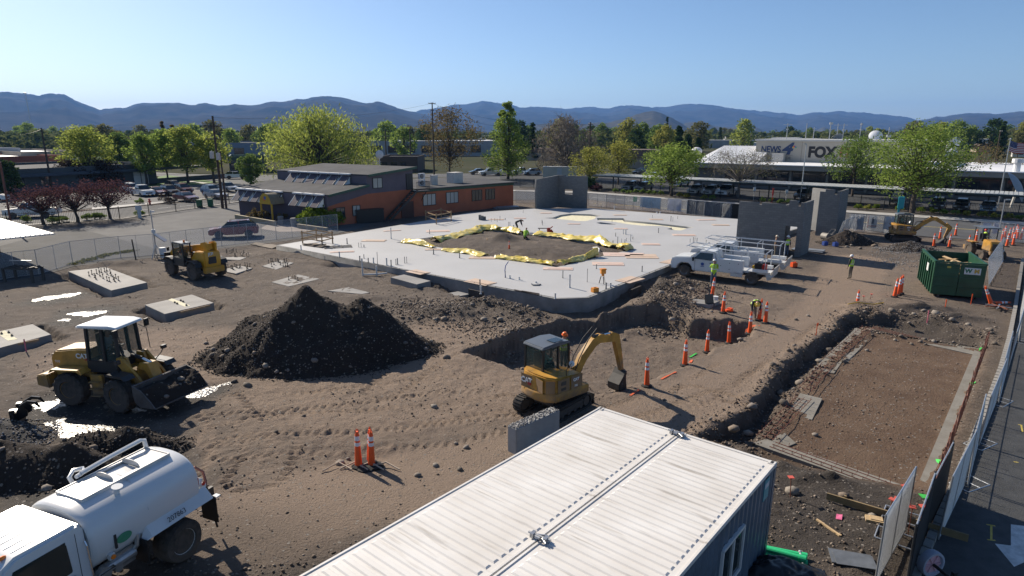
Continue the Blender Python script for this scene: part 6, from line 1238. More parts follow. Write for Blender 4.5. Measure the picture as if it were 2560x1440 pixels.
T('bare street tree with a thick trunk before the carport',1845,494,386,175,'flat','olive',bark=greybark,nb=60,nl=34,size=.12,seed=47,base=.35,trunk=.2,twigs=8)
T('pale green street tree in front of the sign block',2130,492,352,140,'round','mid',nb=46,nl=120,size=.2,seed=48,base=.38,trunk=.18)
T('large green street tree at right before the carport',2280,533,334,228,'round','spring',nb=80,nl=150,size=.17,seed=49,base=.3,trunk=.28)
T('reddish brown half bare tree behind the flagpole',2445,470,366,110,'round','russet',nb=40,nl=50,size=.16,seed=50,base=.2,trunk=.2,twigs=3)
T('small reddish tree at the right edge below the roof vent',2535,475,412,80,'round','russet',nb=24,nl=40,size=.14,seed=51,base=.2,trunk=.12,twigs=3)
T('lowest small gold shrubby tree by the sign pole',2060,470,435,40,'round','gold',nb=12,nl=60,size=.18,seed=52,base=.2,trunk=.08)
for px,pb,pt,w,lb in((1664,372,293,13,'thin dark spruce standing above the town trees'),(1693,408,316,44,'dark conifer behind the street tree at left'),(1716,410,336,46,'dark conifer right of its taller neighbour'),(1742,408,345,34,'small dark conifer by the metal roof')):T(lb,px,pb,pt,w,'cone','deep',nb=60,nl=70,size=.4,seed=60+px%7,base=.06,trunk=.25)
TEMPL=[]
for k,(kd,lf)in enumerate((('round','spring'),('round','mid'),('round','olive'),('dome','lime'),('round','gold'),('cone','deep'),('round','deep'))):
 TEMPL.append((kd,lf))
BG=[('beyond the far warehouses on the left',40,560,17,352,392),('among the warehouses behind the lawn trees',480,700,7,372,408),('behind the two crossarm poles',930,1080,7,372,400),('around the bare willow',1290,1500,12,350,402),('below the cone hill',1500,1780,20,342,398),('between the metal roof and the cone hill',1760,1900,14,338,375),('behind the roof aerials',1900,2240,16,338,366),('behind the twin dish mast',2240,2430,16,342,392),('behind the flag at the right edge',2420,2570,12,346,402)]
ORD='first second third fourth fifth sixth seventh eighth ninth tenth eleventh twelfth thirteenth fourteenth fifteenth sixteenth seventeenth eighteenth nineteenth twentieth'.split()
protos={};r=random.Random(5)
for zone,x0,x1,n,y0,y1 in BG:
 for i in range(n):
  k=r.choice((0,1,1,2,2,3,4,5,6))if x0>1200 else r.choice((1,2,2,6,0));px=x0+(x1-x0)*(i+r.uniform(.15,.85))/n;py=y0+(y1-y0)*r.random()**1.4
  p=G(px,py);sc=r.uniform(.75,1.25)*min(1.25,.8+p.y/800);lb='%s %s town tree from the left %s'%(ORD[i],('green','mid green','olive','yellow green','gold green','dark conical','dark green')[k],zone)
  if k not in protos:
   kd,lf=TEMPL[k];protos[k]=tree(lb,p.x,p.y,11,4.5 if kd=='cone' else 9,kd,lf,nb=26,nl=70,size=.5,seed=80+k,base=.16 if kd!='cone' else.05,trunk=.25,group='town trees '+zone);protos[k].scale=(sc,)*3
  else:dup(protos[k],(p.x,p.y,0),r.uniform(0,6),lb,'town trees '+zone,sc)
rs=np.random.RandomState(9);Ns=7500
yy=330*(3300/330)**rs.random(Ns);az=rs.uniform(-.92,.92,Ns);xx=az*yy
keep=fbm(xx/240,yy/340,3,4)>.42;xx,yy=xx[keep],yy[keep];k=len(xx);hh=rs.uniform(5,12,k)
cl=[]
for dz,rr in((.3,.34),(.55,.42),(.8,.3)):cl.append(np.stack([xx+rs.normal(0,1.2,k),yy+rs.normal(0,1.2,k),hh*dz,hh*rr*rs.uniform(.8,1.3,k)],1))
V,Fq=leaves(np.concatenate(cl),7,2.6,rs,.8);o=npmesh('far_woods',V,Fq,leafmat('leaf_far',(.045,.07,.026),(.15,.165,.065),.3));tag(o,'far green treetops filling the valley floor below the mountains',None,None,'stuff')
m1=MB();m2=MB();r=random.Random(8)
for i in range(300):
 y=420*(3400/420)**r.random();x=r.uniform(-.9,.9)*y;w,d_,h=r.uniform(8,40),r.uniform(8,30),r.uniform(3,7)
 (m1 if r.random()<.55 else m2).box(x,y,h/2,w,d_,h,rz=r.uniform(-.6,.6))
for m,nm,mt in((m1,'far_pale_roofs',whitew),(m2,'far_grey_roofs',greyw)):tag(m.build(nm,mt),'far scattered town roofs among the valley trees',None,None,'stuff')
def shrub(label,p,w,h,leaf,group=None,seed=1,n=26,nl=40,size=.11,squash=1):
 rs=np.random.RandomState(seed);cl=[]
 for i in range(n):
  a=rs.uniform(0,2*PI);u=rs.random();q=rs.random()**.5;cl.append((w*.36*q*math.cos(a),w*.36*q*math.sin(a)*squash,h*(.25+.55*(1-q*q*.8)*u**.5),w*.16))
 t=thing('shrub',label,'shrub',p,0,group);V,Fq=leaves(cl,nl,size,rs);V[:,2]=np.maximum(V[:,2],.01);npmesh('foliage',V,Fq,LEAF[leaf],t)
 m=MB()
 for k in range(5):a=k*1.3;m.tube([(0,0,-.05),(w*.2*math.cos(a),w*.2*math.sin(a),h*.5)],[.03,.012],5)
 m.build('stem',barkm,t);return t
p=G(795,568);shrub('large bright green shrub by the yellow awning',(p.x,p.y+1.2,0),5.6,2.5,'bush',None,3,90,90,.17,.6)
for px,py,lb in((635,552,'reddish shrub at the far left of the purple front wall'),(662,554,'reddish shrub in the middle of the purple front wall'),(706,558,'reddish shrub just left of the awning')):shrub(lb,G(px,py),1.7,2.0,'russet','reddish shrubs on the purple wall',px,16,26,.12)
for i,(px,py,lb)in enumerate(((68,556,'low shrub under the left purple tree'),(133,560,'low shrub between the left and middle purple trees'),(157,556,'low shrub just left of the middle purple trunk'),(218,551,'low shrub right of the middle purple trunk'),(238,549,'left one of two touching low shrubs by the fence'),(251,548,'right one of two touching low shrubs by the fence'),(350,541,'single low shrub by the small white sign'),(350,510,'round shrub on the lot kerb behind the white sign'),(412,508,'larger dark round shrub beside the red hydrant'),(428,510,'smaller dark round shrub beside the red hydrant'),(484,505,'tiny shrub left of the green bins'))):
 shrub(lb,G(px,py),1.5 if i not in(8,)else 2.2,1.0 if i!=8 else 1.6,'mid' if i<8 else('dusk' if i<10 else 'mid'),'low shrubs along the iron fence',100+i,16,34,.1)
SB=[(1538,482),(1558,484),(1572,485),(1590,484),(1606,485),(1622,486),(1636,487),(1652,488),(1698,493),(1716,495),(1760,499),(1780,500),(1905,506),(1928,507),(1950,509),(1972,510),(2146,524),(2168,526),(2191,524),(2249,528),(2302,532),(2330,534),(2357,537),(2388,538),(2416,541),(2456,543),(2486,546),(2521,549),(2551,552)]
for i,(px,py)in enumerate(SB):
 lf='bush' if i in(16,18,19,20,21)else('gold' if i in(8,9,10,17,24,25,26,27)else 'mid')
 shrub('%s %s shrub along the far pavement %s'%(ORD[i if i<16 else i-16],{'bush':'bright green','gold':'yellowish','mid':'green'}[lf],'left of the towers' if i<16 else 'right of the towers'),G(px,py),1.35,.95,lf,'shrubs along the far pavement',200+i,14,34,.1)
for px,py,w in((1473,476,60),(1490,478,40)):pass
shrub('dark evergreen shrub at the carport left end',G(1475,476),3.2,3.0,'deep',None,300,30,60,.16);shrub('red leaved shrub beside the dark evergreen',G(1492,478),2.6,1.6,'purple',None,301,24,40,.14)
rs=np.random.RandomState(4);pts=[]
for a,b in(((180,662),(260,640)),((255,640),(330,628)),((620,540),(640,536))):
 A_,B_=G(*a),G(*b)
 for q in rs.random(120):pts.append((A_.x+(B_.x-A_.x)*q+rs.normal(0,.25),A_.y+(B_.y-A_.y)*q+rs.normal(0,.25),.06,.12))
V,Fq=leaves(pts,6,.09,rs);tag(npmesh('weeds',V,Fq,LEAF['olive']),'dry green weeds growing below the left fence',None,None,'stuff')
# ------------------------------------------------------------------ small things on the site
# --- heaps of soil, each its own thing with its stones as parts
r=random.Random(17)
STONE=[]
for k in range(6):
 bm=bmesh.new();bmesh.ops.create_icosphere(bm,subdivisions=1,radius=1);rs=np.random.RandomState(k+50)
 sx_=rs.uniform(.8,1.25,3)
 for v in bm.verts:v.co=Vector((v.co.x*sx_[0],v.co.y*sx_[1],v.co.z*sx_[2]*.75))*rs.uniform(.85,1.12)
 me=bpy.data.meshes.new('stone');bm.to_mesh(me);bm.free();me.polygons.foreach_set('use_smooth',[True]*len(me.polygons))
 me.materials.append(mat('stone_%s'%'abcdef'[k],((.15,.125,.10),(.22,.19,.16),(.19,.15,.115),(.24,.21,.175),(.12,.10,.08),(.20,.17,.145))[k],.9,0,.25,3,bump=.3,bscale=8));STONE.append(me)
def stone(x,y,z,s,parent=None):
 o=link('stone',r.choice(STONE),parent);o.location=(x,y,z);o.scale=(s,s,s*r.uniform(.8,1));o.rotation_euler=(r.uniform(-.4,.4),r.uniform(-.4,.4),r.uniform(0,6.28));return o
I0=np.array([[0,0,1],[.894,0,.447],[.276,.851,.447],[-.724,.526,.447],[-.724,-.526,.447],[.276,-.851,.447],[.724,.526,-.447],[-.276,.851,-.447],[-.894,0,-.447],[-.276,-.851,-.447],[.724,-.526,-.447],[0,0,-1]])
IF=np.array([[0,1,2],[0,2,3],[0,3,4],[0,4,5],[0,5,1],[1,6,2],[2,7,3],[3,8,4],[4,9,5],[5,10,1],[2,6,7],[3,7,8],[4,8,9],[5,9,10],[1,10,6],[6,11,7],[7,11,8],[8,11,9],[9,11,10],[10,11,6]])
def rubble(name,P_,S_,m,parent,rs):
 n=len(P_);V=I0[None]*rs.uniform(.75,1.2,(n,12,1))*(np.asarray(S_)[:,None,None]*rs.uniform(.7,1.2,(n,1,3)));a=rs.uniform(0,6.28,n);c,s=np.cos(a)[:,None],np.sin(a)[:,None]
 X,Y=V[...,0]*c-V[...,1]*s,V[...,0]*s+V[...,1]*c;V=np.stack([X,Y,V[...,2]*.75],-1)+np.asarray(P_)[:,None,:]
 F_=(IF[None]+12*np.arange(n)[:,None,None]).reshape(-1,3);o=npmesh(name,V.reshape(-1,3),F_,m,parent);o['kind']='stuff';return o
darksoil=MC['dark_soil'];pebm=stonemat('pebble',(.11,.085,.064),(.27,.22,.175));clodm=stonemat('clod',(.085,.063,.046),(.15,.112,.082));pileclod=stonemat('pile_clod',(.030,.024,.019),(.052,.041,.033));graym=stonemat('grey_gravel',(.13,.125,.12),(.33,.32,.31))
def pile(label,c,hw,hd,h,m,seed,ns,nr,clod=None,name='dirt_pile',peaks=((0,0,1,1),),rough=.4,cat='dirt pile',rot=0,flat=1.15,smax=.15):
 t=thing(name,label,cat,(c.x,c.y,0));rs=np.random.RandomState(seed)
 nx=int(max(50,hw*26));ny=int(max(40,hd*26));gx=np.linspace(-hw*1.25,hw*1.25,nx);gy=np.linspace(-hd*1.25,hd*1.25,ny);X,Y=np.meshgrid(gx,gy)
 def H(X,Y):
  z=np.full(np.shape(X),-9.0)
  for px_,py_,sr,sh in peaks:
   d=np.hypot((X-px_*hw)/(hw*sr),(Y-py_*hd)/(hd*sr));d=d+(fbm(X*.55+seed,Y*.55,3,seed)-.5)*.28
   z=np.maximum(z,h*sh*(1-d**flat))
  z=z+(fbm(X*1.7,Y*1.7,4,seed+3)-.5)*rough*.7+(fbm(X*5,Y*5,3,seed+9)-.5)*rough*.35
  return z
 Z=H(X,Y);gz=np.array([[gh(c.x+a,c.y+b)for a in gx[::4]]for b in gy[::4]]);gz=np.repeat(np.repeat(gz,4,0),4,1)[:ny,:nx]
 ok=Z>-.12;V,Fq=grid(X,Y,Z+gz);F_ok=ok.ravel()[Fq].any(1);npmesh('soil',V,Fq[F_ok],m,t,smooth=True)
 n=0
 while n<ns:
  a,b=rs.uniform(-hw,hw),rs.uniform(-hd,hd);z=float(H(np.array([a]),np.array([b]))[0])
  if z>-.05:s=smax*rs.uniform(.3,1)**1.5*(1.3 if z<h*.3 else.8);stone(a,b,z+s*.2+gh(c.x+a,c.y+b),s,t);n+=1
 a=rs.uniform(-hw*1.15,hw*1.15,nr*3);b=rs.uniform(-hd*1.15,hd*1.15,nr*3);z=H(a,b);k=(z>-.25)&(rs.random(nr*3)<np.clip(1.25-z/h,.3,1));a,b,z=a[k][:nr],b[k][:nr],np.maximum(z[k][:nr],0)
 P_=np.stack([a,b,z+np.array([gh(c.x+q,c.y+w)for q,w in zip(a,b)])+.015],1);hf=len(P_)//4
 rubble('rubble',P_[:hf],rs.uniform(.012,.05,hf),pebm,t,rs);rubble('clods',P_[hf:],rs.uniform(.015,.05,len(P_)-hf),clod or pileclod,t,rs)
 return t
c=(G(530,915)+G(1045,870))/2;c=Vector((-9.1,28.6,0))
pile('big dark soil heap with stones in the middle of the site',c,5.2,3.4,3.25,darksoil,3,120,5200,peaks=((-.12,-.05,.98,1),(.36,.05,.72,.80)),flat=1.0)
c=G(2135,612);pile('brown soil heap left of the far excavator',Vector((c.x,c.y+.8,0)),2.6,1.6,1.25,darksoil,5,30,900,peaks=((-.1,0,1,1),))
c=G(2275,625);pile('grey gravel heap in front of the far excavator',Vector((c.x,c.y,0)),2.6,1.5,.8,darksoil,7,0,2200,graym,'gravel_heap')
c=G(300,1120);pile('brown soil heap with a crest between loader and water truck',Vector((c.x,c.y+.2,0)),2.0,.8,.75,MC['dark_soil'],9,6,700,peaks=((-.4,0,.8,.8),(.1,0,.8,1),(.6,-.2,.6,.45)),rough=.2)
c=G(70,1200);pile('dark damp soil heap behind the water truck',Vector((c.x-.5,c.y+.3,0)),3.6,1.35,1.2,MC['dark_soil'],11,10,900,peaks=((-.1,0,1,1),(.45,.0,.6,.9)),rough=.2)
c=G(10,1095);pile('black gravel heap at the left edge near the grapple',Vector((c.x-1.2,c.y,0)),2.6,1.3,.75,mat('black_gravel',(.035,.034,.034),.9,0,.4,20,bump=1,bscale=40),12,0,1600,graym,'gravel_heap',rough=.1)
rs=np.random.RandomState(21)
def scatter(n,dens,smin,smax,m,name,seed):
 rs=np.random.RandomState(seed);u=rs.uniform(-.85,.85,n*3);y=8.5*(70/8.5)**rs.random(n*3);x=u*y
 k=(sdf(SITE,x,y)<-.5)&((sdf(slab_out,x,y)>.3)|(sdf(hole,x,y)<-.2))&(rs.random(n*3)<dens(x,y));x,y=x[k][:n],y[k][:n]
 z=np.array([gh(a,b)for a,b in zip(x,y)]);sz=smin+(smax-smin)*rs.random(len(x))**3
 rubble(name,np.stack([x,y,z+sz*.15],1),sz,m,None,rs)
def dens(x,y):
 road=polydist(haul,x,y);tr=np.minimum(np.abs(sdf(trench,x,y)),np.abs(sdf(trench2,x,y)));d=.25+.9*sstep(.45,.7,fbm(x*.3,y*.3,3,12));d=np.where(road<2,d*.25,d);d=np.where(tr<1.2,1.2,d)
 d=np.where(sdf(slabfoot,x,y)<2.0,1.2,d);return d
scatter(8000,dens,.008,.05,pebm,'scattered_pebbles',31);scatter(6000,dens,.012,.055,clodm,'scattered_clods',32)
def band(poly,n,w,s0,s1,m,name,seed,off=.35):
 rs=np.random.RandomState(seed);pts=[];L_=[(Vector(b)-Vector(a)).length for a,b in zip(poly,poly[1:]+poly[:1])];tot=sum(L_)
 for q in range(n):
  k=rs.choice(len(L_),p=np.array(L_)/tot);a,b=poly[k],poly[(k+1)%len(poly)];u=rs.random();x=a[0]+(b[0]-a[0])*u+rs.normal(0,w);y=a[1]+(b[1]-a[1])*u+rs.normal(0,w);pts.append((x,y))
 pts=[p for p in pts if float(sdf(slab_out,np.array([p[0]]),np.array([p[1]]))[0])>.15]
 sz=s0+(s1-s0)*rs.random(len(pts))**2.2;rubble(name,np.array([(x,y,gh(x,y)+.02)for x,y in pts]),sz,m,None,rs)
band(trench,1200,.3,.02,.08,clodm,'trench_clods',41);band(trench,500,.35,.012,.06,pebm,'trench_pebbles',42);band(trench2,800,.3,.012,.07,pebm,'trench_pebbles',43)
berm=PX((1000,760),(1120,770),(1230,765),(1330,790),(1345,830),(1250,850),(1180,810),(1060,800));band(berm,2000,.9,.015,.085,pebm,'berm_stones',44);band(berm,1500,.9,.02,.07,clodm,'berm_clods',45)
tb=PX((1640,790),(1660,740),(1700,710),(1770,720),(1740,760),(1690,790));band(tb,1400,.7,.015,.085,pebm,'bank_stones',46);band(tb,1000,.7,.02,.08,clodm,'bank_clods',47)
gravel_patch=PX((2230,628),(2330,640),(2420,640),(2440,655),(2330,668),(2220,660));band(gravel_patch,1600,1.1,.02,.06,graym,'gravel_spread',48)
for px,py,s in((1085,1018,.16),(1115,895,.2),(1048,868,.2),(620,965,.2),(585,955,.16),(1150,1175,.12),(1165,1120,.13),(1090,1165,.12),(850,1160,.17),(870,1148,.09),(1045,1190,.12),(1140,1110,.1),(560,880,.16),(515,860,.14),(1655,735,.28),(1690,712,.22),(1710,745,.22),(1675,748,.2),(1730,725,.2),(2070,880,.28),(2050,905,.2),(2110,905,.18),(2000,960,.26),(1960,1010,.26),(1950,985,.18),(1880,1020,.26),(1835,1075,.26),(1870,1085,.2),(2230,778,.24),(2270,790,.2),(2300,780,.22),(2200,760,.2),(2340,785,.24),(2380,800,.2),(2420,812,.16),(2186,616,.3),(2150,622,.22),(2118,618,.2),(1290,790,.2),(1320,800,.18),(1250,800,.22),(1210,800,.24),(1150,790,.2),(1110,800,.24),(1095,790,.2),(1180,760,.18),(1060,770,.2),(1560,850,.16),(1680,800,.2),(1850,850,.16),(2110,1240,.15),(2180,1290,.12),(1980,1230,.2),(1660,1000,.1),(1990,800,.14),(2020,790,.12),(690,1080,.1),(760,1040,.09)):
 p=GG(px,py);stone(p.x,p.y,p.z+s*.2,s,ground)
rr=np.random.RandomState(77)
for k in range(150):
 q=(berm,tb,trench,trench2,berm)[k%5];a=q[rr.randint(len(q))];x,y=a[0]+rr.normal(0,1.0),a[1]+rr.normal(0,.6)
 if float(sdf(slab_out,np.array([x]),np.array([y]))[0])>.3:s=rr.uniform(.09,.2);stone(x,y,gh(x,y)+s*.2,s*.8,ground)
water=bpy.data.materials.new('puddle_water');water.use_nodes=True;MC['puddle_water']=water;nt=water.node_tree;b=nt.nodes['Principled BSDF'];b.inputs['Base Color'].default_value=(.03,.026,.022,1);b.inputs['Roughness'].default_value=.30;b.inputs['Specular IOR Level'].default_value=1.0
n=nt.nodes.new('ShaderNodeTexNoise');n.inputs['Scale'].default_value=9;n.inputs['Detail'].default_value=5;tc=nt.nodes.new('ShaderNodeTexCoord');nt.links.new(tc.outputs['Object'],n.inputs['Vector']);bp=nt.nodes.new('ShaderNodeBump');bp.inputs['Strength'].default_value=.85;bp.inputs['Distance'].default_value=.06;nt.links.new(n.outputs[0],bp.inputs['Height']);nt.links.new(bp.outputs[0],b.inputs['Normal'])
def puddle(pts,up=.03):
 P_=[GG(*q)for q in pts];x=np.array([p.x for p in P_]);y=np.array([p.y for p in P_]);pl=list(zip(x,y));st=.07 if y.mean()<30 else.12
 gx=np.arange(x.min()-.2,x.max()+.2,st);gy=np.arange(y.min()-.2,y.max()+.2,st);X,Y=np.meshgrid(gx,gy);d=sdf(pl,X,Y)+(fbm(X*1.6,Y*1.6,4,6)-.5)*.9
 Z=np.vectorize(gh)(X,Y)+up*np.clip(.15-d,-.6,1)/.5
 V,Fq=grid(X,Y,Z);o=npmesh('water',V,Fq[(d.ravel()<.12)[Fq].all(1)],water,None,True);tag(o,kind='structure')
for pts in([(95,1012),(150,990),(200,985),(180,1010),(130,1028)],[(115,1060),(170,1050),(260,1062),(330,1075),(300,1095),(180,1100),(140,1085)],[(470,992),(520,968),(580,950),(585,956),(540,975),(500,1000)],[(78,748),(130,738),(195,732),(200,738),(140,748),(85,755)],[(160,785),(200,778),(268,777),(262,784),(210,790),(180,790)],[(145,802),(175,794),(188,798),(160,810)],[(70,1128),(110,1118),(165,1130),(150,1140),(90,1138)],[(180,1140),(220,1118),(300,1112),(305,1125),(240,1140)],[(250,1000),(330,1010),(360,1025),(280,1040)]):puddle(pts)
# --- concrete pads with their anchor bolts
def pad(label,pts,z,group='new footing pads left of the slab',bolts=(),hb=.34,board=None,stripe=None):
 q=PX(*pts,z=z);c=Vector((sum(p[0]for p in q)/4,sum(p[1]for p in q)/4,0));t=thing('footing_pad',label,'concrete pad',c,0,group);q=[(a-c.x,b_-c.y)for a,b_ in q]
 MB().prism(q,-.6,z).build('block',mat('pad_concrete',(.23,.222,.21),.8,0,.25,.7,bump=.15,bscale=10),t,bevel=.015)
 for px,py in bolts:
  p=G(px,py,z)-c;m=MB().cyl((p.x,p.y,z-.01),(p.x,p.y,z+hb),.022,n=6).cyl((p.x,p.y,z+hb*.78),(p.x,p.y,z+hb*.9),.055,n=8).cyl((p.x,p.y,z),(p.x,p.y,z+.05),.06,n=8);m.build('anchor_bolt',dark,t)
 if stripe:MB().prism([(a-c.x,b_-c.y)for a,b_ in PX(*stripe,z=z)],z-.02,z+.006).build('pale_patch',cream,t)
 if board:a,b_=(Vector((*(Vector(v)),0))-c for v in PX(*board,z=z));d=(b_-a);o=MB().box(d.length/2,0,0,d.length,.05,.1).build('edge_board',wood,t);o.location=(a.x,a.y-.04,z-.06);o.rotation_euler=(0,0,math.atan2(d.y,d.x))
 return t
wood=mat('raw_timber',(.36,.24,.13),.8,0,.3,4);ply=mat('plywood',(.48,.36,.26),.75,0,.3,1.8,col2=(.54,.42,.34));pinkply=mat('plywood_pink',(.54,.38,.31),.75,0,.3,1.6,col2=(.58,.47,.41));red=mat('cap_red',(.55,.10,.07),.6,0,.1);pink=mat('pink_paint',(.62,.16,.22),.6,0,.1)
bolts_a=[(223,690),(230,686),(237,694),(242,684),(250,690),(254,682),(262,680),(267,677),(268,686),(276,684),(278,690),(268,702),(274,704),(284,700),(290,696),(297,702),(248,678),(240,698),(258,696),(287,704)]
pad('footing pad with a cluster of tall anchor bolts beside the left fence',pads['pad_a'],.3,bolts=bolts_a)
pad('footing pad with a pale stripe right of the loader cab',pads['pad_b'],.3,bolts=[(437,757),(443,760),(452,752),(458,755),(466,764)],hb=.1,board=((452,778),(526,761)),stripe=[(420,750),(430,746),(476,764),(462,767)])
pad('footing pad cut by the left edge with red capped stakes',pads['pad_c'],.3,bolts=[(4,835),(22,832),(30,840)],hb=.12,board=((-40,875),(98,846)),stripe=[(-10,832),(12,826),(44,848),(20,852)])
flat=lambda lb,pts,bo,z=.04:pad(lb,pts,z,bolts=bo,hb=.3)
rb=random.Random(4)
flat('ground level pad with black bolts just right of the telehandler',[(655,665),(700,650),(735,657),(690,674)],[(668+rb.uniform(0,55),652+rb.uniform(0,16))for k in range(18)])
flat('ground level pad with black bolts behind the telehandler',[(548,676),(600,664),(632,670),(590,684)],[(560+rb.uniform(0,65),664+rb.uniform(0,14))for k in range(16)])
flat('ground level pad with black bolts at the fence behind the telehandler',[(548,648),(590,634),(640,634),(600,650)],[(565+rb.uniform(0,58),628+rb.uniform(0,14))for k in range(16)])
flat('pale flush pad above the big soil heap',[(678,705),(745,686),(800,697),(722,716)],[(722,700),(738,698),(745,702)])
flat('pale flush pad half hidden by the big soil heap',[(818,727),(872,718),(925,731),(905,735),(830,735)][:4],[])
pad('raised footing block against the left slab wall',[(976,693),(1010,686),(1077,702),(1042,711)],.42)
pad('small flush pad at the slab wall behind the stone berm',[(1118,733),(1145,728),(1175,735),(1145,741)],.04)
p1=pad('grey block under the leaning shovel behind the cones',[(1715,755),(1735,747),(1800,752),(1778,762)],.3)
# --- things standing or lying on the slab
def sl(px,py):return G(px,py,SLAB_Z)
PLY=[(1095,578,2.4,1.2,'pink','pinkish plywood sheet near the timber guard frame',.25),(935,602,2.2,1.0,'ply','plywood sheet at the left corner of the courtyard opening',0),(980,577,1.8,.5,'pink','thin plywood sheet on the back left slab edge',.5),(855,630,2.0,.6,'pink','plywood sheet beside the rebar frame at the left slab end',.3),(1085,624,1.5,.7,'ply','plywood piece touching the yellow tarp at left',.1),(1207,645,2.2,.9,'ply','plywood sheet at the near left courtyard edge',.0),(1395,672,2.2,.9,'pink','plywood sheet at the near corner of the courtyard',.0),(1520,660,2.4,1.2,'pink','pinkish plywood sheet right of the courtyard near corner',.0),(1560,637,3.4,1.6,'pink','left one of two overlapping plywood sheets right of the courtyard',.0),(1603,641,2.6,1.8,'ply','right one of two overlapping plywood sheets right of the courtyard',.0),(1045,681,1.6,1.0,'ply','plywood over the notch in the left slab edge',-.62),(1200,706,2.0,1.2,'ply','plywood over the notch near the white pipe on the left slab edge',-.62),(1215,572,1.6,.5,'pink','plywood strip behind the yellow tarp peak',0),(1240,549,1.8,.8,'ply','plywood sheet among the pipes at the back of the slab',0),(1300,546,1.4,.8,'pink','small pink sheet right of the back pipes',0),(1435,560,1.4,.7,'pink','small pink sheet left of the dark slot',0),(1552,572,1.4,.8,'pink','pale sheet beside the paired posts',0),(1455,591,1.6,.6,'pink','pink sheet above the yellow tarp on the right side',0),(1710,588,2.2,1.0,'pink','pink sheet alone in the right part of the slab',0),(1627,611,1.6,.9,'pink','pale pink sheet right of the pipe group',0),(1640,549,1.6,.9,'ply','plywood sheet at the back slab edge beyond the recess',0),(1802,563,1.8,.8,'ply','plywood sheet by the left edge of the doorway tower',0),(1765,550,2.2,.8,'pink','pink sheet at the back slab edge by the dark screen',.2),(1550,538,1.6,.7,'ply','plywood sheet right of the far recess top',0),(1365,533,1.4,.8,'pink','sheet with two thin stakes near the block corner wall',0),(1575,700,1.9,1.2,'ply','plywood lying over the right slab edge',.88),(1680,655,1.8,1.2,'ply','plywood in front of the truck nose',.9),(1115,553,1.4,.5,'pink','small sheet near the far timber frame',.3)]
for px,py,w,d_,k,lb,rz in PLY:
 p=sl(px,py);o=MB().box(0,0,.02,w,d_,.024,rz=.02).box(w*.06,d_*.1,.04,w*.8,d_*.55,.012,rz=-.03).build('plywood_sheet',pinkply if k=='pink' else ply);o.location=(p.x,p.y,SLAB_Z+.004);o.rotation_euler=(0,0,A1*.15+rz);tag(o,lb,'plywood','plywood sheets on the slab')
PIPES=[(978,597,569,.05),(868,610,596,.045),(897,618,607,.02),(903,618,607,.02),(910,618,612,.035),(849,643,629,.05),(753,625,613,.05),(900,655,640,.045),(910,646,636,.03),(921,657,645,.04),(934,658,644,.05),(944,660,631,.02),(967,663,645,.055),(978,665,650,.04),(990,662,648,.025),(994,661,646,.04),(1012,658,642,.025),(1017,657,642,.02),(1074,585,574,.03),(1084,636,623,.045),(1149,645,632,.04),(1228,554,546,.02),(1237,552,546,.025),(1243,555,547,.02),(1250,551,540,.025),(1263,550,545,.03),(1272,569,555,.03),(1275,568,555,.02),(1308,532,526,.02),(1355,558,550,.03),(1356,563,553,.025),(1530,556,547,.02),(1631,544,538,.02),(1677,553,540,.035),(1682,553,543,.02),(1694,547,541,.02),(1646,582,570,.035),(1558,585,573,.05),(1564,586,573,.07),(1539,591,582,.03),(1532,610,601,.05),(1544,608,592,.03),(1554,606,597,.02),(1562,607,598,.05),(1566,603,595,.02),(1576,603,586,.05),(1582,598,592,.03),(1725,606,597,.02),(1733,607,593,.025),(1737,606,594,.02),(1742,607,595,.03),(1765,610,600,.02),(1772,608,605,.06),(1825,610,602,.03),(1491,672,661,.03),(1605,679,665,.035),(1468,705,672,.018),(1424,719,686,.06),(1407,695,677,.03),(1263,694,678,.03),(1275,696,688,.05),(1298,699,692,.05),(1340,707,703,.05),(1388,747,733,.05),(1515,722,707,.045),(1526,720,707,.055),(1200,713,699,.04),(1202,735,715,.05),(1503,521,514,.03),(1536,524,515,.06),(1642,533,530,.08),(1650,533,529,.07),(1284,569,563,.04)]
gpipe=mat('pipe_grey',(.22,.22,.215),.5,.2,.25,8);wpipe=mat('pipe_white',(.62,.62,.60),.5,0,.08)
ZN=[('left end of the slab',0,880),('left edge by the white drain',880,1030),('between the left edge and the courtyard',1030,1215),('back left part of the slab',1215,1345),('near corner of the slab',1345,1530),('middle of the slab right of the courtyard',1530,1650),('right part of the slab before the tower',1650,1900)]
cnt={}
for px,pb,pt,rd in sorted(PIPES):
 p=sl(px,pb);h=ZH(pt,p.y)-SLAB_Z;w=rd>.045;zn=[z for z,a,b_ in ZN if a<=px<b_][0];far='far ' if pb<560 else '';cnt[(zn,w,far)]=i=cnt.get((zn,w,far),-1)+1
 m=MB().cyl((0,0,0),(0,0,h),rd,rd,8).cyl((0,0,0),(0,0,.05),rd*1.6,rd*1.3,8).cyl((0,0,h-.06),(0,0,h+.01),rd*1.2,rd*1.2,8)
 o=m.build('pipe_stub',wpipe if w else gpipe);o.location=(p.x,p.y,SLAB_Z);tag(o,'%s %s%s pipe from the left, %s'%(ORD[i],far,'pale thick' if w else 'thin grey',zn),'pipe','pipe stubs rising from the slab')
bluep=mat('pipe_blue',(.03,.07,.28),.5,0,0);p=sl(1264,694);o=MB().tube([(0,0,0),(-.05,0,.5),(.0,0,.85),(.2,0,1.15)],.03,6).build('blue_pipe',bluep);o.location=p;tag(o,'bent blue water pipe at the near left slab edge','pipe')
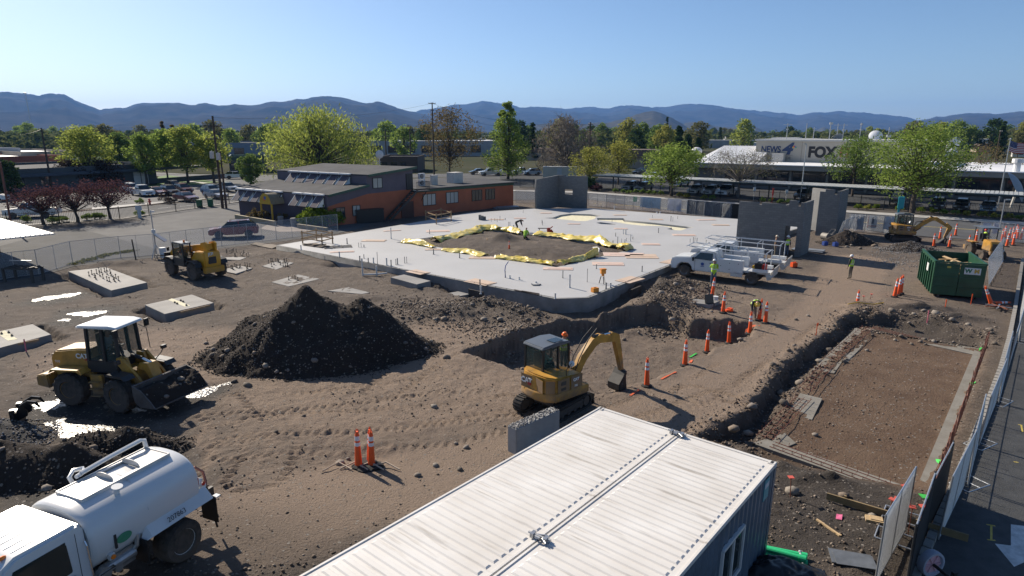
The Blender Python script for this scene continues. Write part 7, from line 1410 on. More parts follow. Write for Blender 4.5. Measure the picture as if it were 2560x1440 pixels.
p=GG(907,690);m=MB().tube([(0,0,-.2),(0,0,1.35)],.06,8).tube([(.0,0,.12),(1.0,.15,.12)],.06,8).tube([(1.0,.15,-.3),(1.0,.15,.75)],.06,8).tube([(1.0,.15,.12),(1.7,.5,.12)],.06,8);o=m.build('drain_pipe',wpipe);o.location=(p.x,p.y,.0);tag(o,'white drain pipe assembly standing outside the left slab wall','pipe')
for px,py,lb in((1202,745,'white downpipe outside the notch of the left slab wall'),):p=GG(px,py);o=MB().cyl((0,0,-.3),(0,0,.95),.055,n=8).cyl((0,0,.8),(0,0,.95),.075,n=8).build('drain_pipe',wpipe);o.location=p;tag(o,lb,'pipe')
for a,b_ in(((1030,692),(1062,700)),((1172,720),(1208,728)),((1578,722),(1602,712))):
 A_,B_=sl(*a),sl(*b_);d=B_-A_;n_=Vector((d.y,-d.x,0)).normalized();o=MB().box(d.length/2,0,0,d.length,.1,.55).box(d.length/2,.02,-.3,d.length*.9,.12,.05).build('notch',bedm,fw);o.location=(A_+n_*.0).to_tuple()[:2]+(.12,);o.rotation_euler=(0,0,math.atan2(d.y,d.x))  # dark blocks stand in for the shade inside the wall notches
m=MB()
for a,b_ in(((760,628),(1385,746)),((1475,742),(1690,657))):
 A_,B_=sl(*a),sl(*b_);n=int((B_-A_).length/.9)
 for k in range(n):q=A_.lerp(B_,k/n);m.cyl((q.x,q.y,SLAB_Z),(q.x,q.y,SLAB_Z+.09),.014,n=5)
 m.tube([A_+Vector((0,0,.07)),B_+Vector((0,0,.07))],.012,4)
o=m.build('edge_bar',dark,fw);o['kind']='stuff'
tarp=mat('yellow_sheet',(.70,.50,.03),.38,0,.25,1.2,col2=(.62,.55,.22),coat=.2)
def strip(label,pts,w,seed,lift=.12):
 P_=[sl(*q)for q in pts];n=70;rs=np.random.RandomState(seed);L_=[0]
 for a,b_ in zip(P_,P_[1:]):L_.append(L_[-1]+(b_-a).length)
 u=np.linspace(0,L_[-1],n);X=np.interp(u,L_,[p.x for p in P_]);Y=np.interp(u,L_,[p.y for p in P_]);dx,dy=np.gradient(X),np.gradient(Y);l=np.hypot(dx,dy);nx_,ny_=-dy/l,dx/l
 k=14;V=[]
 for j in range(k):
  s=j/(k-1)-.5;ww=w*(.6+.8*vn(u*.5,u*0+3,seed));off=s*ww+(vn(u*.9,u*0+j*.15,seed+1)-.5)*w*.5
  z=SLAB_Z+.02+lift*(.5+1.7*vn(u*.4,u*0,seed+7)**2)*math.sin(PI*(s+.5))*1.6+(fbm(u*2.2,u*0+j*.5,3,seed+4)-.35)*lift*1.5
  V.append(np.stack([X+nx_*off,Y+ny_*off,np.maximum(z,SLAB_Z+.01)],1))
 V=np.stack(V,0);i_=(np.arange(k-1)[:,None]*n+np.arange(n-1)[None]).ravel();Fq=np.stack([i_,i_+1,i_+n+1,i_+n],1)
 o=npmesh('yellow_sheet',V.reshape(-1,3),Fq,tarp,None,False);tag(o,label,'plastic sheet','yellow plastic sheets round the courtyard');md=o.modifiers.new('solid','SOLIDIFY');md.thickness=.02
strip('yellow sheet along the back left courtyard edge with a high peak',[(1085,604),(1150,590),(1198,576),(1225,572),(1250,576)],1.3,3,.22);strip('yellow sheet at the courtyard back edge by the kneeling worker',[(1240,573),(1275,578),(1305,586)],1.1,5,.2);strip('yellow sheet running down the right courtyard edge',[(1345,586),(1400,592),(1450,600),(1500,606),(1545,618)],1.4,7,.24);strip('crumpled yellow sheet at the right courtyard corner',[(1545,618),(1572,622),(1555,628)],1.0,9,.2)
strip('yellow sheet end lying at the left courtyard corner',[(1012,606),(1050,612),(1085,620)],.8,11,.14);strip('yellow sheet along the near left courtyard edge',[(1110,626),(1160,630),(1215,641)],.9,13,.16);strip('long yellow sheet on the near courtyard edge',[(1245,644),(1300,653),(1385,663)],1.0,15,.2);strip('yellow sheet at the near right courtyard edge',[(1398,662),(1430,654),(1462,646),(1490,640)],.9,17,.2)
def guard(label,pts,h=1.1):
 P_=[sl(*q)for q in pts];c=sum(P_,Vector())/len(P_);t=thing('guard_frame',label,'timber frame',(c.x,c.y,SLAB_Z-.0),0,'timber guard frames')
 Q=[p-c for p in P_]
 for p in Q:MB().box(p.x,p.y,h/2-.1,.09,.09,h+.3).build('post',wood,t)
 for z in(.5,1.0):
  for i in range(len(Q)):
   a,b_=Q[i],Q[(i+1)%len(Q)];d=b_-a;o=MB().box(d.length/2,0,0,d.length+.3,.04,.09).build('rail',wood,t);o.location=(a.x,a.y,z);o.rotation_euler=(0,0,math.atan2(d.y,d.x))
 return t
guard('timber guard frame at the left end of the slab',[(757,609),(792,602),(832,609),(806,616)],1.15);guard('timber guard frame beside the orange building',[(1065,552),(1103,545),(1128,553),(1091,561)],1.15)
t=thing('survey_laser','orange laser level on a silver and black tripod by the slab edge','laser level',GG(1505,752),.3)
zt=2.05
for k in range(3):a=k*2.1+.4;MB().tube([(.12*math.cos(a),.12*math.sin(a),zt-.35),(.55*math.cos(a),.55*math.sin(a),0)],[.03,.02],6).build('leg',(silver,dark,dark)[k],t)
lo=mat('laser_orange',(.68,.26,.03),.45,0,.1);MB().lathe([(.02,zt-.35),(.1,zt-.33),(.1,zt-.2),(.02,zt-.2)],(0,0,0),10).box(0,0,zt-.02,.34,.26,.3).box(0,0,zt+.15,.42,.34,.06).build('laser_head',lo,t,bevel=.02)
o=MB().box(0,0,.15,.42,.32,.28).box(0,0,.3,.2,.05,.05).box(0,-.165,.18,.1,.02,.08).build('laser_case',lo,bevel=.05);p=sl(1487,730);o.location=p;o.rotation_euler=(0,0,.5);tag(o,'orange carrying case lying on the slab beside the laser tripod','case')
o=MB().box(0,0,.06,2.0,.14,.05,rz=.0).box(.3,.02,.11,1.3,.1,.04,rz=.1).build('bar_bundle',mat('old_steel',(.10,.08,.065),.7,.3,.3,5));p=sl(1316,733);o.location=p;o.rotation_euler=(0,0,A1*1.05);tag(o,'rusty bar bundle lying on the near left slab edge','bars')
o=MB().box(0,0,.05,.4,.1,.06).box(.2,.12,.05,.3,.1,.06,rz=.5).cyl((-.2,0,.05),(-.3,.1,.1),.04,n=8).build('pipe_fitting',gpipe);o.location=sl(1340,714);tag(o,'small grey pipe fittings left on the slab near the front edge','fittings')
o=MB().box(0,0,.3,.5,.3,.45).cyl((.2,-.2,.28),(.2,.2,.28),.16,n=14).cyl((-.15,0,.5),(.3,0,.85),.06,n=8).box(-.1,0,.6,.3,.25,.2).build('concrete_saw',mat('saw_red',(.32,.025,.02),.45,0,.15),bevel=.03);o.location=sl(1374,587);tag(o,'red and black concrete saw behind the yellow sheet','concrete saw')
o=MB().box(0,0,.3,1.1,.1,.08).box(-.4,0,.15,.06,.3,.3).box(.4,0,.15,.06,.3,.3).build('work_stand',dark);o.location=sl(1358,578);tag(o,'low dark work stand left of the red saw','stand')
o=MB().box(0,0,.25,.42,.42,.5).box(.32,.1,.2,.36,.3,.4).box(-.2,.25,.3,.3,.3,.55).build('block_stack',cmu);o.location=sl(1204,550);tag(o,'small stack of grey blocks at the back left of the slab','blocks')
o=MB().box(0,-.4,.1,1.5,.04,.2).box(0,.4,.1,1.5,.04,.2).box(-.73,0,.1,.04,.8,.2).box(.73,0,.1,.04,.8,.2).build('form_box',wood);p=G(1237,602,.45);o.location=p;o.rotation_euler=(0,0,.1);tag(o,'open timber form box on the courtyard soil','form box')
o=MB().tube([(0,0,0),(.1,.5,.25),(0,1.0,.3),(-.3,1.4,.2),(-.5,1.6,0)],.05,6).build('bent_pipe',wpipe);o.location=G(1497,632,.3);tag(o,'curved white pipe piece on the courtyard soil','pipe')
o=MB().box(0,0,.05,.5,.3,.1,rz=.3).box(.1,.1,.13,.4,.25,.06).build('yellow_bundle',tarp);o.location=G(1482,640,.42);tag(o,'small folded yellow bundle at the right courtyard edge','plastic sheet')
m=MB()
for k in range(3):m.box(0,-.5+.5*k,.03,2.4,.05,.04)
for k in range(4):m.box(-1.1+.73*k,0,.06,.05,1.2,.04)
o=m.build('steel_grid',dark);o.location=sl(845,618);o.rotation_euler=(0,0,.35);tag(o,'flat steel grid lying on the slab left end','steel grid')
o=MB().box(0,0,.06,2.6,.9,.05,rz=.1).box(.2,.1,.11,2.2,.5,.05,rz=-.15).box(-.3,-.2,.15,1.8,.2,.05,rz=.3).box(.5,.0,.19,1.2,.25,.06,rz=.7).build('board_heap',mat('old_board',(.17,.135,.10),.85,0,.35,3));o.location=sl(790,615);o.rotation_euler=(0,0,A1);tag(o,'loose heap of old boards under the left timber frame','boards')
o=MB().box(0,0,.0,3.6,.6,.08,rx=.2).box(1.2,.5,.05,2.4,.3,.06).build('formwork_boards',MC['old_board']);o.location=GG(660,616)+Vector((0,0,.08));o.rotation_euler=(0,0,A1);tag(o,'weathered form boards lying at the left tip of the slab','boards')
for px,py,w,lb in((1185,522,3.2,'grey metal sheets stacked along the orange wall'),(1265,521,3.6,'grey metal sheets at the end of the orange wall')):
 o=MB().box(0,0,.1,w,1.0,.12,rx=.12).box(.2,-.1,.22,w*.9,.8,.06,rx=.15).build('sheet_stack',mat('sheet_grey',(.24,.26,.28),.5,.3,.15,2));o.location=G(px,py);o.rotation_euler=(0,0,A2-.3);tag(o,lb,'sheets')
o=MB().box(0,0,.75,3.2,.9,1.5).box(0,0,1.54,3.3,1.0,.08).box(-1.2,-.46,.8,.5,.04,1.2).build('storage_bin',black);p=G(925,556);o.location=p;o.rotation_euler=(0,0,A2-.3);tag(o,'black storage bin against the orange wall under the stairs','storage bin')
o=MB().box(0,0,.3,.5,.04,.62,rx=-.25).build('vent_cover',wframe);o.location=G(947,549);o.rotation_euler=(0,0,-.3);tag(o,'small white louvre leaning on the black bin','louvre')
o=MB().ball((0,0,.18),.7,10,6,(1.3,.6,.4)).build('covered_bundle',MC['sheet_grey']);o.location=G(890,556);tag(o,'grey covered bundle left of the black bin','bundle')
# ------------------------------------------------------------------ cones
orange_c=mat('cone_orange',(.80,.10,.015),.5,0,.1,6);refl=mat('reflective_white',(.70,.72,.76),.4,0,.08,8)
def cone_proto(label,p):
 t=thing('traffic_cone',label,'traffic cone',p,0,'tall orange traffic cones')
 MB().lathe([(.02,0),(.21,0),(.21,.05),(.13,.085),(.02,.085)],(0,0,0),8).build('base',rubber,t)
 MB().lathe([(.02,.08),(.105,.08),(.06,1.0),(.045,1.03),(.045,1.08),(.02,1.08)],(0,0,0),14).build('body',orange_c,t,smooth=True)
 for a,b_ in((.66,.76),(.82,.95)):f=lambda z:.105-(.045)*(z-.08)/.92+.003;MB().lathe([(.03,a),(f(a),a),(f(b_),b_),(.03,b_)],(0,0,0),14).build('band',refl,t,smooth=True)
 MB().tube([(-.035,0,1.06),(-.04,0,1.12),(0,0,1.155),(.04,0,1.12),(.035,0,1.06)],.014,6).build('handle',orange_c,t)
 return t
CONES=[(1617,966,'cone nearest the small excavator bucket in the long row'),(1712,914,'second cone of the long row counting from the excavator'),(1767,881,'third cone of the long row counting from the excavator'),(1822,859,'fourth cone of the long row, at the pit edge'),(1874,835,'fifth cone of the long row, right of the deep cut'),(1897,801,'left one of two close cones beyond the deep cut'),(1913,808,'right one of two close cones beyond the deep cut'),(1807,782,'cone with a red bag at its foot near the grey block'),(1780,742,'cone standing in the soil bank behind the leaning shovel'),(2141,774,'lone cone at the far end of the dark trench'),(2236,743,'front one of three cones left of the green dumpster'),(2245,738,'middle one of three cones left of the green dumpster'),(2251,734,'rear one of three cones left of the green dumpster'),(2334,617,'cone left of the far excavator bucket'),(2372,619,'cone touching the far excavator bucket'),(2349,598,'cone behind the far excavator boom'),(2421,622,'cone between far excavator and tractor'),(2439,606,'cone just left of the red helmeted worker'),(2516,617,'front left cone of the crowded group by the tractor'),(2532,614,'front right cone of the crowded group by the tractor'),(2504,604,'leftmost cone of the crowded group behind the tractor canopy'),(2511,596,'tall cone at the back left of the crowded group'),(2522,601,'cone at the middle left of the crowded group'),(2531,598,'cone in the middle of the crowded group'),(2540,592,'cone at the back right of the crowded group'),(2543,598,'cone second from right in the crowded group'),(2551,600,'rightmost cone of the crowded group'),(2388,590,'cone partly hidden by the far excavator arm'),(897,1168,'left one of the near cone pair in the middle of the ground'),(929,1167,'right front one of the near cone pair'),(926,1160,'rear one of the near cones, hidden but for its top')]
c0=None
for i,(px,py,lb)in enumerate(CONES):
 p=GG(px,py)
 if c0 is None:c0=cone_proto(lb,p);o=c0
 else:o=dup(c0,p,i*.7,lb)
 o.rotation_euler=(rnd.uniform(-.05,.05),rnd.uniform(-.04,.07),i*.7)
 o.scale=(1.12,1.12,1.12)
for px,py,lb,ry in((2478,765,'cone leaning back against the fence scrap by the dumpster',-.45),(2470,762,'fallen cone lying on the ground by the fence scrap',1.5)):
 o=dup(c0,GG(px,py)+Vector((0,0,.1)),0,lb);o.rotation_euler=(0,ry,-.1)
p=GG(1290,650);p=G(1273,623,.55);o=dup(c0,p,0,'small plain cone on the courtyard soil');o.scale=(.8,.8,.62)
o=MB().box(0,0,.06,.4,.3,.1).box(.1,.1,.12,.25,.25,.08,rz=.6).build('red_bag',orange_c);p=GG(1822,778);o.location=p;tag(o,'crumpled red orange bag at the foot of a cone','bag')
m=MB()
for k in range(4):m.tube([(-.9+.5*k,-.3+.1*k,.05),(-.5+.5*k,.1,.12),(.0+.5*k,-.25,.06)],.025,5)
p=GG(885,1168);o=m.build('scrap_stick',mat('pale_wood',(.45,.36,.27),.8,0,.2,5));o.location=p;tag(o,'pale broken sticks lying round the near cones','sticks')
p=GG(915,1172);o=MB().lathe([(.02,0),(.3,0),(.3,.06),(.15,.1),(.02,.1)],(0,0,0),8).lathe([(.02,.02),(.25,.02),(.25,.08),(.02,.08)],(.3,.1,0),8).lathe([(.02,.02),(.22,.02),(.22,.1),(.02,.1)],(-.1,.3,.02),8).build('rubber_base',rubber);o.location=p;tag(o,'loose black rubber cone bases piled at the near cones','rubber bases')
# ------------------------------------------------------------------ people
skin=mat('skin',(.36,.21,.15),.6,0,0);hivis=mat('vest_lime',(.42,.68,.04),.7,0,.08,9);jeans=mat('denim',(.10,.14,.20),.85,0,.2,9);tanp=mat('work_trousers',(.20,.17,.13),.85,0,.2,9);darkc=mat('dark_cloth',(.022,.024,.03),.85,0,.2,9);whiteh=mat('helmet_white',(.72,.72,.72),.35,0,0);orangeh=mat('helmet_orange',(.80,.16,.02),.4,0,0);redh=mat('helmet_red',(.60,.05,.03),.4,0,0);yelh=mat('helmet_yellow',(.72,.52,.10),.4,0,0);silv=mat('vest_stripe',(.66,.67,.66),.4,0,0);boot=mat('boot_leather',(.06,.045,.03),.8,0,.2);bluesh=mat('teal_shirt',(.12,.34,.30),.8,0,.1);brownsh=mat('brown_shirt',(.17,.11,.07),.85,0,.1)
POSE={'stand':dict(pel=(0,0,.95),chest=(.02,0,1.32),neck=(.02,0,1.50),head=(.05,0,1.64),el=(.0,.27,1.14),hl=(.08,.29,.88),er=(.0,-.27,1.14),hr=(.08,-.29,.88),kl=(.03,.10,.50),fl=(0,.11,.07),kr=(.03,-.10,.50),fr=(0,-.11,.07)),'reach':dict(pel=(0,0,.95),chest=(.04,0,1.32),neck=(.06,0,1.50),head=(.11,0,1.64),el=(.22,.24,1.22),hl=(.46,.2,1.3),er=(.16,-.26,1.16),hr=(.38,-.22,1.18),kl=(.06,.10,.50),fl=(.04,.12,.07),kr=(.0,-.10,.50),fr=(-.1,-.12,.07)),'walk':dict(pel=(0,0,.93),chest=(.05,0,1.30),neck=(.07,0,1.48),head=(.13,0,1.61),el=(-.1,.26,1.12),hl=(.1,.27,.92),er=(.16,-.26,1.12),hr=(.34,-.22,.98),kl=(.2,.09,.50),fl=(.24,.1,.07),kr=(-.08,-.09,.50),fr=(-.34,-.1,.12)),'bend':dict(pel=(-.1,0,.92),chest=(.28,0,1.12),neck=(.44,0,1.16),head=(.56,0,1.10),el=(.40,.24,.88),hl=(.5,.16,.62),er=(.42,-.24,.88),hr=(.54,-.16,.62),kl=(.02,.10,.48),fl=(-.02,.12,.07),kr=(.02,-.10,.48),fr=(-.02,-.12,.07)),'kneel':dict(pel=(-.18,0,.42),chest=(.06,0,.76),neck=(.14,0,.93),head=(.22,0,1.05),el=(.2,.24,.58),hl=(.42,.16,.42),er=(.22,-.24,.58),hr=(.44,-.16,.40),kl=(.2,.13,.10),fl=(-.3,.12,.08),kr=(.2,-.13,.10),fr=(-.3,-.12,.08)),'sit':dict(pel=(0,0,.10),chest=(-.04,0,.46),neck=(-.02,0,.64),head=(.02,0,.78),el=(.1,.26,.30),hl=(.36,.2,.34),er=(.1,-.26,.30),hr=(.36,-.2,.34),kl=(.42,.12,.12),fl=(.48,.12,-.30),kr=(.42,-.12,.12),fr=(.48,-.12,-.30))}
def person(label,p,face,pose,shirt,trousers,hat,vest=None,parent_z=None,sc=1.0):
 d={k:Vector(v)for k,v in POSE[pose].items()};t=thing('person',label,'person',p,face,'workers on the site');t.scale=(sc,)*3
 ax=(d['chest']-d['pel']).normalized();side=Vector((0,1,0))
 N_=[];E_=[];Rr=[];Mi=[]
 def nd(v,r,par=None,mi=0):N_.append(v);Rr.append(r);E_.append((par,len(N_)-1,mi))if par is not None else None;return len(N_)-1
 pel=nd(d['pel'],(.16,.12));mid=nd((d['pel']+d['chest'])/2,(.15,.115),pel,0);ch=nd(d['chest'],(.175,.125),mid,0);nk=nd(d['neck'],(.062,.062),ch,0)
 h1=nd(d['neck'].lerp(d['head'],.55),(.075,.08),nk,2);h2=nd(d['head']+(d['head']-d['neck']).normalized()*.02,(.10,.088),h1,2);nd(d['head']+(d['head']-d['neck']).normalized()*.11,(.07,.065),h2,2)
 for s,e,h,k,f in((1,'el','hl','kl','fl'),(-1,'er','hr','kr','fr')):
  sh=nd(d['chest']+side*s*.185+ax*.10,(.075,.075),ch,0);el=nd(d[e],(.052,.052),sh,0);wr=nd(d[e].lerp(d[h],.8),(.036,.036),el,0);nd(d[h],(.042,.028),wr,2)
  hp=nd(d['pel']+side*s*.095-ax*.06,(.105,.105),pel,1);kn=nd(d[k],(.07,.07),hp,1);an=nd(d[f]+Vector((0,0,.04)),(.048,.048),kn,1);nd(d[f]+Vector((.14,s*.02,-.025)),(.045,.036),an,3)
 me=bpy.data.meshes.new('body');me.from_pydata([tuple(v)for v in N_],[(a,b_)for a,b_,c in E_],[])
 tmp=bpy.data.objects.new('tmp',me);COL.objects.link(tmp);tmp.modifiers.new('s','SKIN');sm=tmp.modifiers.new('u','SUBSURF');sm.levels=2
 if not me.skin_vertices:pass
 for i,v in enumerate(me.skin_vertices[0].data):v.radius=Rr[i];v.use_root=(i==0)
 bpy.context.view_layer.update();m2=bpy.data.meshes.new_from_object(tmp.evaluated_get(bpy.context.evaluated_depsgraph_get()));bpy.data.objects.remove(tmp);bpy.data.meshes.remove(me)
 m2 .materials.clear();[m2 .materials.append(q)for q in(shirt,trousers,skin,boot)]
 for f in m2 .polygons:
  c=f.center;best=1e9
  for a,b_,mi in E_:
   A_,B_=N_[a],N_[b_];ab=B_-A_;u=max(0,min(1,(c-A_).dot(ab)/ab.length_squared));q=(c-A_-ab*u).length/max(Rr[b_])
   if q<best:best=q;f.material_index=mi
  f.use_smooth=True
 m2 .name='body';body=link('body',m2,t)
 for s,h,e in((1,'hl','el'),(-1,'hr','er')):
  dr=(d[h]-d[e]).normalized();m=MB()
  for q in range(4):o_=d[h]+dr*.03+side*(.028-.019*q);m.tube([o_,o_+dr*(.045+.008*(q in(1,2))),o_+dr*.075+Vector((.01,0,-.02))],[.010,.009,.007],5)
  m.tube([d[h]+side*-s*.03,d[h]+side*-s*.055+dr*.03,d[h]+side*-s*.05+dr*.06],[.012,.010,.008],5);m.build('fingers',skin,t,smooth=True)
 hd_=d['head'];fwd=Vector((1,0,0))if pose!='bend' else Vector((.6,0,-.8));up=(hd_-d['neck']).normalized();
 m=MB().ball(hd_+fwd*.10-up*.01,.022,6,5,(1,.8,1.2));
 for s in(-1,1):m.ball(hd_+side*s*.088,.025,6,5,(.8,.4,1.2))
 m.build('face',skin,t,smooth=True);m=MB()
 for s in(-1,1):m.ball(hd_+fwd*.088+side*s*.034+up*.02,.012,6,4)
 m.box(*(hd_+fwd*.088-up*.05),.012,.05,.012);m.build('eyes',darkc,t)
 if hat:
  m=MB();pr=[(.118,.0),(.116,.05),(.10,.09),(.06,.122),(.015,.13)];o0=len(m.v);m.lathe([(.15,-.004),(.15,.006)]+pr,(0,0,0),14)
  m.box(.13,0,.0,.09,.16,.012);ho=m.build('helmet',hat,t,smooth=True);ho.location=hd_+up*.045;ho.rotation_euler=(0,-math.atan2(-up.x,up.z),0)
 if vest:
  q0,q1=d['pel']+ax*.02,d['chest']+ax*.15;m=MB();n=14;per=Vector((-ax.z,0,ax.x));rows=[(0,.185,.145),(.35,.178,.14),(.7,.20,.15),(.92,.195,.13),(1.0,.13,.09)]
  def rows_mb(rs_,grow=0):
   mm=MB();v=[];
   for u,rx,ry in rs_:
    c=q0 .lerp(q1,u)
    for k in range(n):a=2*PI*k/n;v.append(c+side*(rx+grow)*math.cos(a)+per*(ry+grow)*math.sin(a))
   f=[(i*n+k,i*n+(k+1)%n,(i+1)*n+(k+1)%n,(i+1)*n+k)for i in range(len(rs_)-1)for k in range(n)];return mm.add(v,f)
  vo=rows_mb(rows).build('vest',vest,t,smooth=True);rows_mb([(.28,.180,.141),(.40,.180,.142)],.006).build('stripe',silv,vo)
  for s in(-1,1):
   pts=[q0 .lerp(q1,u)+side*s*.09-per*(-1)*r_ for u,r_ in((.4,.145),(.7,.152),(.92,.128))];MB().tube(pts,.016,4).build('stripe',silv,vo)
 return t
def pg(px,py,z=None):return GG(px,py)if z is None else G(px,py,z)
R2=R
p=pg(1782,714);person('worker in lime vest and white helmet standing against the nearer white truck',p,R(75),'reach',hivis,jeans,whiteh,hivis)
person('worker in lime vest and white helmet walking alone across the dirt road',pg(2124,698),R(118),'stand',darkc,tanp,whiteh,hivis,sc=1.0)
person('worker bending over behind the close cone pair with yellow helmet',pg(1882,800),R(-95),'bend',darkc,tanp,yelh,hivis)
person('worker in orange helmet standing behind the foreground excavator',G(1408,925,-.05),R(-60),'stand',darkc,darkc,orangeh,hivis)
person('worker in dark hooded clothes bending over the slab by the yellow sheet',pg(1293,578,SLAB_Z),R(-10),'bend',darkc,darkc,None,None)
person('worker in bright green top kneeling at the courtyard edge',G(1314,600,.45),R(70),'kneel',hivis,darkc,None,None)
person('worker in tan vest striding past the dark screen by the street',pg(1772,538),R(10),'walk',darkc,tanp,whiteh,mat('vest_tan',(.50,.36,.12),.8,0,.1))
person('worker in lime vest by the tractor wearing a red helmet',pg(2459,620),R(190),'stand',darkc,tanp,redh,hivis)
person('worker with white helmet standing in the tower doorway behind the trucks',pg(1965,640),R(-80),'stand',darkc,jeans,whiteh,hivis)
person('worker with tan clothes standing left of the tower doorway behind the trucks',pg(1936,640),R(-20),'stand',brownsh,tanp,mat('helmet_tan',(.55,.47,.36),.5,0,0),None)
def seat_in(label,mach,off,shirt,hat=None):
 t=[o for o in COL.objects if o.get('label')==mach][0];q=Vector((*rot2(off[0],off[1],t.rotation_euler.z),off[2]));person(label,t.location+q,t.rotation_euler.z,'sit',shirt,darkc,hat,None,sc=.95)
seat_in('operator in pale green shirt seated in the foreground excavator cab','yellow small excavator digging beside the container in the foreground',(-.1,.45,1.62),bluesh);seat_in('operator in teal shirt seated in the far excavator cab','yellow small excavator working by the road fence behind the gravel heap',(-.1,.45,1.62),bluesh);seat_in('driver seated in the wheel loader cab','yellow wheel loader carrying a bucket of dark soil',(-.2,0,1.95),mat('grey_shirt',(.25,.30,.32),.85,0,.1))
seat_in('driver in orange vest seated in the telehandler cab','yellow telescopic handler parked by the left fence',(0,.78,1.56),mat('vest_orange',(.65,.2,.04),.8,0,.1))
# ------------------------------------------------------------------ fences
fmetal=mat('fence_steel',(.46,.48,.50),.4,.7,.12,5);wirem=mat('fence_wire',(.50,.52,.54),.4,.6,.1,5)
def wires(L_,h,pitch,r_,z0=.08):
 m=MB()
 def seg(a,b_):
  d=(Vector(b_)-Vector(a)).normalized();n=Vector((-d.z,0,d.x))*r_;y=Vector((0,r_,0));a,b_=Vector(a),Vector(b_)
  m.add([a+n,a-n*.5+y,a-n*.5-y,b_+n,b_-n*.5+y,b_-n*.5-y],[(0,1,4,3),(1,2,5,4),(2,0,3,5)])
 H_=h-z0;k=-H_
 while k<L_:
  for sgn in(1,-1):
   x0,x1=max(0,k),min(L_,k+H_);za,zb=x0-k,x1-k
   if x1>x0:
    if sgn>0:seg((x0,0,z0+za),(x1,0,z0+zb))
    else:seg((x0,0,h-za),(x1,0,h-zb))
  k+=pitch
 return m
def panel_proto(nm,L_,h,pitch,r_,feet=True,mid=True):
 t=thing(nm,'','fence panel');m=MB()
 for x in(0,L_):MB().cyl((x,0,0),(x,0,h),.022,n=8).build('post',fmetal,t)
 for z in(.08,h):MB().cyl((0,0,z),(L_,0,z),.018,n=6).build('rail',fmetal,t)
 if mid:MB().cyl((L_/2,0,.08),(L_/2,0,h),.016,n=6).build('brace',fmetal,t)
 o=wires(L_,h,pitch,r_).build('wire_mesh',wirem,t);o['kind']='stuff'
 return t
FP=panel_proto('chain_link_fence',3.0,1.9,.10,.0042);FPN=panel_proto('chain_link_fence',3.0,1.9,.062,.0034);used_p=set()
def fpanel(a,b_,label,near=False,group='chain link fence panels round the site',za=None,lean=0,hs=1):
 pr=FPN if near else FP;A_=a if isinstance(a,Vector)else GG(*a);B_=b_ if isinstance(b_,Vector)else GG(*b_);d=B_-A_;rz=math.atan2(d.y,d.x);L_=math.hypot(d.x,d.y)
 if pr.name not in used_p:used_p.add(pr.name);o=pr;o.location=A_;o['label']=label;o['group']=group
 else:o=dup(pr,A_,0,label,group)
 o.rotation_euler=(lean,-math.atan2(d.z,L_)if abs(d.z)>.02 else 0,rz);o.scale=(L_/3.0,1,hs);return o
LF=[(-60,712),(40,694),(98,687),(183,662),(303,647),(388,640),(470,628),(555,617),(620,609),(692,601),(769,590),(845,580)]
for i in range(len(LF)-1):fpanel(LF[i],LF[i+1],'%s chain link panel of the left fence from the picture edge'%ORD[i])
BF=[(1290,508),(1345,506)];fpanel(BF[0],BF[1],'chain link panel between orange building and block corner wall')
BF=[(1470,516),(1515,519),(1560,523),(1605,527),(1650,531),(1716,536),(1760,541),(1800,545),(1845,549)]
for i in range(len(BF)-1):fpanel(BF[i],BF[i+1],'%s chain link panel of the back fence from the corner wall'%ORD[i])
RB=[(2118,578),(2160,581),(2205,584),(2245,587)]
for i in range(3):fpanel(RB[i],RB[i+1],'%s chain link panel right of the far block tower'%ORD[i])
RB=[(2445,604),(2500,606),(2560,608),(2620,612)]
for i in range(3):fpanel(RB[i],RB[i+1],'%s chain link panel along the street behind the tractor'%ORD[i])
NF=[(2345,1352),(2408,1218),(2446,1116),(2488,1010),(2518,930),(2540,855),(2552,785),(2562,720),(2568,665),(2570,625)]
for i in range(len(NF)-1):
 a,b_=GG(*NF[i]),GG(*NF[i+1]);off=Vector((.12,.0,0))*(i%2);fpanel(a+off,b_-off*.3,'%s panel from the picture bottom in the fence along the tarmac yard'%ORD[i],i<6,lean=(.03,-.02,.04,-.03)[i%4])
 if i in(1,2,3,5):
  q=a+off;m=MB()
  for y in(-.28,.28):m.cyl((-.45,y,.04),(.55,y,.04),.02,n=6)
  for x in(-.45,.55,.1):m.cyl((x,-.28,.04),(x,.28,.04),.02,n=6)
  o=m.build('fence_stabiliser',fmetal);o.location=q+Vector((.1,.1,0));o.rotation_euler=(0,0,.3+.1*i);tag(o,'%s steel fence foot from the picture bottom on the yard edge'%ORD[i],'fence foot','steel fence feet')
scr=mat('screen_cloth',(.012,.013,.014),.9,0,.2,4)
for i,(a,b_,h)in enumerate((((2262,1500),(2312,1345),1.9),((2312,1345),(2362,1238),1.7),)):
 A_,B_=GG(*a),GG(*b_);d=B_-A_;t=thing('screened_fence',('black screened fence panel at the bottom edge of the picture','black screened fence panel second from the bottom edge')[i],'fence panel',A_,math.atan2(d.y,d.x),'black screened fence panels');L_=math.hypot(d.x,d.y)
 MB().box(L_/2,0,h/2,L_-.02,.012,h-.05).build('screen',scr,t)
 for x in(0,L_):MB().cyl((x,.03,0),(x,.03,h+.05),.025,n=8).build('post',dark,t)
 MB().cyl((0,.03,h),(L_,.03,h),.02,n=6).build('rail',fmetal,t)
KB=[(2285,1480),(2318,1400),(2360,1300),(2400,1205),(2440,1105),(2480,1003),(2508,925),(2528,850),(2542,775),(2553,700),(2560,650)];kn=0
kt=thing('kerb','pale block kerb running below the yard fence','kerb',(0,0,0));kme=None
